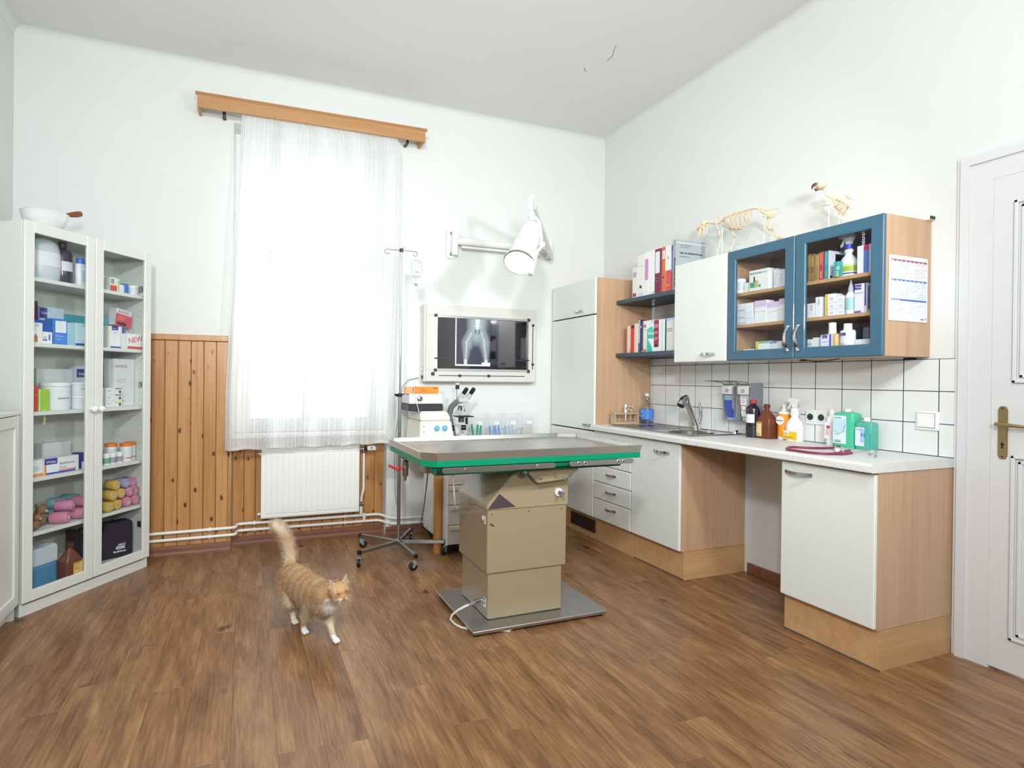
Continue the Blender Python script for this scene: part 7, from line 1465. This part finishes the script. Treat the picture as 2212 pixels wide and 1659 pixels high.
ro = math.radians(7); fr, fu = fr * math.cos(ro) + fu * math.sin(ro), fu * math.cos(ro) - fr * math.sin(ro)
def H(x, y, z): return hc + fr * x + fd * y + fu * z
HR = Matrix((( fr.x, fd.x, fu.x, 0), (fr.y, fd.y, fu.y, 0), (fr.z, fd.z, fu.z, 0), (0, 0, 0, 1)))
bm = bmesh.new()
d = Vector((.355, -.935, 0)); rt = Vector((-.935, -.355, 0))
R_ = Vector((.232, 2.945, 0)); Cc = Vector((.335, 2.675, 0))
def BP(t_, side, z): p = R_ + (Cc - R_) * t_ + rt * side; return Vector((p.x, p.y, z))
# trunk
for t_, z, r, ry in ((-.08, .194, .056, .060), (.05, .197, .066, .070), (.2, .194, .069, .075), (.4, .190, .068, .077), (.6, .186, .067, .077), (.8, .188, .066, .078), (.95, .192, .063, .075), (1.10, .196, .054, .066)):
    blob(bm, BP(t_, 0, z), (r, r, ry))
chain(bm, [BP(-.08, 0, .19), BP(.1, 0, .19), BP(.5, 0, .182), BP(1.0, 0, .186)], [.05, .058, .058, .055])
chain(bm, [BP(1.0, 0, .200), BP(1.2, 0, .215), tuple(H(0, -.022, -.008))], [.058, .053, .042])     # neck
chain(bm, [BP(1.12, 0, .168), BP(1.24, 0, .175)], [.050, .042])                               # chest ruff
# head
blob(bm, H(0, 0, .002), (.045, .042, .040), HR); blob(bm, H(0, .012, -.010), (.041, .032, .028), HR)
for s_ in (-1, 1): blob(bm, H(s_ * .024, .014, -.014), (.020, .022, .018), HR); blob(bm, H(s_ * .009, .037, -.019), (.012, .013, .010), HR)
blob(bm, H(0, .036, -.013), (.013, .017, .012), HR); blob(bm, H(0, .030, -.030), (.013, .012, .009), HR); blob(bm, H(0, .022, .010), (.020, .020, .018), HR)
# ears
for s_ in (-1, 1):
    for k in range(9):
        t_ = k / 8; w = .020 * (1 - t_) + .002; blob(bm, H(s_ * (.029 + .011 * t_), -.002 - .004 * t_, .028 + .036 * t_), (w, .0048, w * .8), HR)
# legs
def leg(pts, rs, paw, pd=None):
    chain(bm, pts, rs); p = Vector(paw); pd = pd or d
    blob(bm, p + pd * .012 + Vector((0, 0, .012)), (.017, .020, .012)); 
    for j in (-1.1, 0, 1.1): blob(bm, p + pd * .026 + rt * (j * .0085) + Vector((0, 0, .009)), (.0065, .0085, .0085))
fl_, frr, hr_, hl_ = Vector((.392, 2.602, 0)), Vector((.268, 2.742, 0)), Vector((.232, 2.868, 0)), Vector((.268, 2.935, 0))
leg([BP(.98, -.026, .165), BP(1.05, -.030, .105), fl_ + Vector((-.012, .018, .050)), fl_ + Vector((-.004, .004, .022))], [.034, .024, .0165, .014], fl_)
leg([BP(.90, .030, .165), BP(.80, .036, .105), frr + Vector((.002, -.002, .052)), frr + Vector((.002, .006, .022))], [.034, .024, .0165, .014], frr)
leg([BP(.08, .030, .175), BP(.22, .038, .115), BP(.10, .034, .075), hr_ + Vector((-.006, .030, .062)), hr_ + Vector((.0, .006, .020))], [.046, .036, .022, .0165, .014], hr_)
leg([BP(.02, -.030, .175), BP(.10, -.036, .115), BP(-.04, -.034, .080), hl_ + Vector((-.004, .030, .062)), hl_ + Vector((.0, .006, .020))], [.046, .036, .022, .0165, .014], hl_)
# tail
tailp = [(.222, 2.975, .235), (.224, 2.99, .290), (.215, 2.995, .340), (.198, 3.0, .388), (.174, 3.0, .430), (.150, 3.0, .452)]
chain(bm, tailp, [.034, .029, .027, .027, .026, .020])
me = bpy.data.meshes.new('tmp'); bm.to_mesh(me); bm.free()
tmp = bpy.data.objects.new('tmp', me); COL.objects.link(tmp)
rm = tmp.modifiers.new('r', 'REMESH'); rm.mode = 'VOXEL'; rm.voxel_size = .0034; sm_ = tmp.modifiers.new('s', 'SMOOTH'); sm_.iterations = 5; sm_.factor = .5
bpy.context.view_layer.update(); me2 = bpy.data.meshes.new_from_object(tmp.evaluated_get(bpy.context.evaluated_depsgraph_get())); bpy.data.objects.remove(tmp)
zmin = min(v.co.z for v in me2.vertices); 
for v in me2.vertices: v.co.z -= zmin - .0005
for p in me2.polygons: p.use_smooth = True
me2.name = 'body'
# coat colours from the position on the body
from mathutils import noise as _ns
def mixc(a, b_, t_): t_ = max(0., min(1., t_)); return tuple(x * (1 - t_) + y * t_ for x, y in zip(a, b_))
OR, DO, CR_, WHc, GY = srgb('#cfa476')[:3], srgb('#b98353')[:3], srgb('#e2cfb3')[:3], srgb('#f0ede6')[:3], srgb('#c3b5aa')[:3]
hl = hc - OC
def coat(co, no):
    p = co + OC; rel = p - hc; x, y, z = rel.dot(fr), rel.dot(fd), rel.dot(fu)
    cw = co + Vector((_ns.noise(co * 22), _ns.noise(co * 22 + Vector((5, 3, 1))), _ns.noise(co * 22 + Vector((9, 2, 7))))) * .03; n1 = _ns.fractal(cw * Vector((19, 13, 17)).length * .55 + Vector((3.3, 1.7, .4)), 1., 2., 3) * .6; n2 = _ns.noise(cw * 60)
    along = (Vector((p.x, p.y, 0)) - R_).dot((Cc - R_).normalized()) / (Cc - R_).length
    c = mixc(OR, DO, .35 + .5 * n1 + .25 * n2)
    if p.y > 2.96 and p.z > .25:      # tail: dark streak with cream edges
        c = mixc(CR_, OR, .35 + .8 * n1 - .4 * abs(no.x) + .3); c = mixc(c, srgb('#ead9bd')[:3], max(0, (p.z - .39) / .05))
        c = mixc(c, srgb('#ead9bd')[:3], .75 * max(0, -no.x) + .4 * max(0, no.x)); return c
    low = (0.165 - p.z) / .05
    if rel.length > .062: c = mixc(c, CR_, min(.8, max(0, low)) + .25 * n2)
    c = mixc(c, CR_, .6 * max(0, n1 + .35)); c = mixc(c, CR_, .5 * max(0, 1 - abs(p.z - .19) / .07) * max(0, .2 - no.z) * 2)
    if p.z < .115 and (rel.length > .09): c = mixc(c, CR_, .75)
    if p.z < .034 and p.y < 2.80: c = WHc
    if p.z < .030 and p.y >= 2.80: c = mixc(c, WHc, .6)
    # bib and throat
    bib = Vector((.378, 2.60, .168)); db = (Vector((p.x - bib.x, p.y - bib.y, (p.z - bib.z) * .8))).length
    c = mixc(c, mixc(WHc, GY, .25), (0.052 - db) / .018)
    if rel.length < .075 and p.z > .18:
        if y > -.02:
            st_ = max(0, math.sin(x * 560 + 1.5 + 2 * n2)) ** 2
            if z > .012 and abs(x) < .024 and y > .0: c = mixc(OR, srgb('#9a6a42')[:3], .55 * st_)
            else: c = mixc(OR, CR_, .25 + .3 * n2)
            if -.016 < z < .001 and abs(x) > .018: c = mixc(c, srgb('#96602f')[:3], .65 * (1 - abs(z + .007) / .009))
            for s_ in (-1, 1):
                if math.hypot(x - s_ * .0165, z - .002) < .0125: c = mixc(c, srgb('#8d5c33')[:3], .5)
            if abs(x) < .009 and y > .02 and -.014 < z < .012: c = mixc(c, srgb('#c78a55')[:3], .8)
            if z < -.016 and y > .02: c = mixc(c, WHc, .75)
            if z < -.026: c = mixc(c, WHc, .8)
        if z > .036 and abs(x) > .016: c = mixc(c, srgb('#a9785a')[:3] if no.dot(fd) < 0 else srgb('#bfa596')[:3], .8)
    return c
me2.update(); ca = me2.color_attributes.new('coat', 'FLOAT_COLOR', 'POINT')
VN = [v.normal.copy() for v in me2.vertices]
for i, v in enumerate(me2.vertices): ca.data[i].color = (*coat(v.co, VN[i]), 1)
fm_, nt, b, N, L_ = _nodes('cat_coat'); vc = N('ShaderNodeVertexColor'); vc.layer_name = 'coat'; L_(vc.outputs[0], b.inputs['Base Color']); b.inputs['Roughness'].default_value = .85; b.inputs['Specular IOR Level'].default_value = .2
me2.materials.clear(); me2.materials.append(fm_)
body = bpy.data.objects.new('body', me2); COL.objects.link(body); body.parent = cat
# fur: thin tapering strands lying back along the coat
rng = random.Random(11); V, F, NN, CC = [], [], [], []
polys = me2.polygons; areas = [p.area for p in polys]; tot = sum(areas); NH = 60000
vco = [v.co for v in me2.vertices]
for p in polys:
    k = NH * p.area / tot; k = int(k) + (1 if rng.random() < k - int(k) else 0)
    if not k: continue
    vs_ = [vco[i] for i in p.vertices]; no = p.normal
    for _ in range(k):
        a, b2 = rng.random(), rng.random(); q = vs_[0].lerp(vs_[1], a).lerp(vs_[-1].lerp(vs_[-2], a), b2); w = q + OC
        rel = w - hc; x, y, z = rel.dot(fr), rel.dot(fd), rel.dot(fu)
        # length and lay
        L1 = .021; lay = -d * .8 + Vector((0, 0, -.55))
        if w.y > 2.965 and w.z > .25: L1 = .032; lay = Vector((-.15, .1, .5))
        elif rel.length < .068 and w.z > .185:
            L1 = .0035 if y > .0 else .010; lay = -fd * .9 + fr * (x * 18)
            if y > 0 and abs(x) > .026: L1 = .009; lay = -fd * .4 + fr * (2 if x > 0 else -2) - fu * .6
            if z > .034: L1 = .004; lay = fu * .8
            if y > .02 and abs(x) < .024: L1 = .0018
        elif w.z < .035: L1 = .004; lay = Vector((0, 0, -.3))
        elif w.z < .085: L1 = .008; lay = Vector((0, 0, -1.1))
        elif w.z < .150: L1 = .028; lay = -d * .4 + Vector((0, 0, -1.2))
        if (w - Vector((.378, 2.60, .165))).length < .05 and rel.length > .035: L1 = .022; lay = Vector((0, 0, -1.1)) + d * .2
        L1 *= rng.uniform(.6, 1.25)
        lay = lay + Vector((rng.uniform(-.35, .35), rng.uniform(-.35, .35), rng.uniform(-.3, .3)))
        t1 = (no * .75 + lay * .75).normalized(); t2 = (no * .2 + lay * 1.0 + Vector((0, 0, -.2))).normalized()
        p1 = q + t1 * L1 * .5; p2 = p1 + t2 * L1 * .5
        if p2.z < .001: continue
        sd = t1.cross(no); sd = sd.normalized() if sd.length > 1e-4 else t1.orthogonal().normalized(); sd = (sd + no * rng.uniform(-.3, .3)).normalized(); hw = .00045
        c = coat(q, no); br = rng.uniform(.82, 1.2); i0 = len(V)
        V += [q - sd * hw, q + sd * hw, p1 - sd * hw * .8, p1 + sd * hw * .8, p2]; F += [(i0, i0 + 1, i0 + 3, i0 + 2), (i0 + 2, i0 + 3, i0 + 4)]
        nn = (no + Vector((rng.uniform(-.2, .2), rng.uniform(-.2, .2), rng.uniform(-.2, .2)))).normalized(); NN += [nn] * 5; CC += [(c[0] * br, c[1] * br, c[2] * br, 1)] * 5
fme = bpy.data.meshes.new('fur'); fme.from_pydata(V, [], F); fa = fme.color_attributes.new('coat', 'FLOAT_COLOR', 'POINT'); fa.data.foreach_set('color', np.array(CC, dtype=np.float32).ravel()); fme.materials.append(fm_)
for p in fme.polygons: p.use_smooth = True
fme.normals_split_custom_set_from_vertices(NN)
fur = bpy.data.objects.new('fur', fme); COL.objects.link(fur); fur.parent = cat; fur['kind'] = 'stuff'
# eyes, nose, whiskers
zo = -zmin + .0005
def HL(x, y, z): return H(x, y, z) - OC + Vector((0, 0, zo))
for s_ in (-1, 1):
    m = MB(); c_ = HL(s_ * .0165, .0345, .003); Mx = Matrix.Translation(c_) @ HR
    m.ball((0, 0, 0), (.0080, .0066, .0068), 16, mat('#b4bd98', .08, coat=1.), Mx=Mx); m.ball((0, .0040, 0), (.0030, .0028, .0046), 10, mat('#0c0b0c', .08), Mx=Mx); m.ball((s_ * -.0005, .0008, .0036), (.0086, .006, .0030), 12, mat('#6b4526', .7), Mx=Mx); m.build('eye', None, cat)
m = MB(); m.ball(HL(0, .0535, -.011), (.0045, .0035, .0032), 10, mat('#a5604f', .4)); m.build('nose', None, cat)
m = MB(); m.tube([HL(-.010, .049, -.0245), HL(-.004, .052, -.0225), HL(0, .0525, -.0205), HL(.004, .052, -.0225), HL(.010, .049, -.0245)], .0008, 5, mat('#6a3a2c', .6)); m.tube([HL(0, .0535, -.013), HL(0, .0525, -.0205)], .0007, 5, mat('#6a3a2c', .6)); m.build('mouth', None, cat)
m = MB()
for s_ in (-1, 1):
    for k in range(5): m.tube([HL(s_ * .012, .046, -.018 - k * .0015), HL(s_ * .035, .046 + k * .002, -.018 - k * .006), HL(s_ * .056, .036, -.024 - k * .009)], [.00035, .00028, .0001], 4, mat('#f4f2ee', .4))
m.build('whisker', None, cat)['kind'] = 'stuff'
for s_ in (-1, 1):
    m = MB(); m.prism([(-.0095, 0), (.0095, 0), (.002, .026)], -.0004, .0004, m=mat('#b8a69c', .8)); o = m.build('inner_ear', None, cat)
    o.data.transform(Matrix.Translation(HL(s_ * .031, .0050, .030)) @ HR @ Matrix.Rotation(s_ * .2, 4, 'Y'))
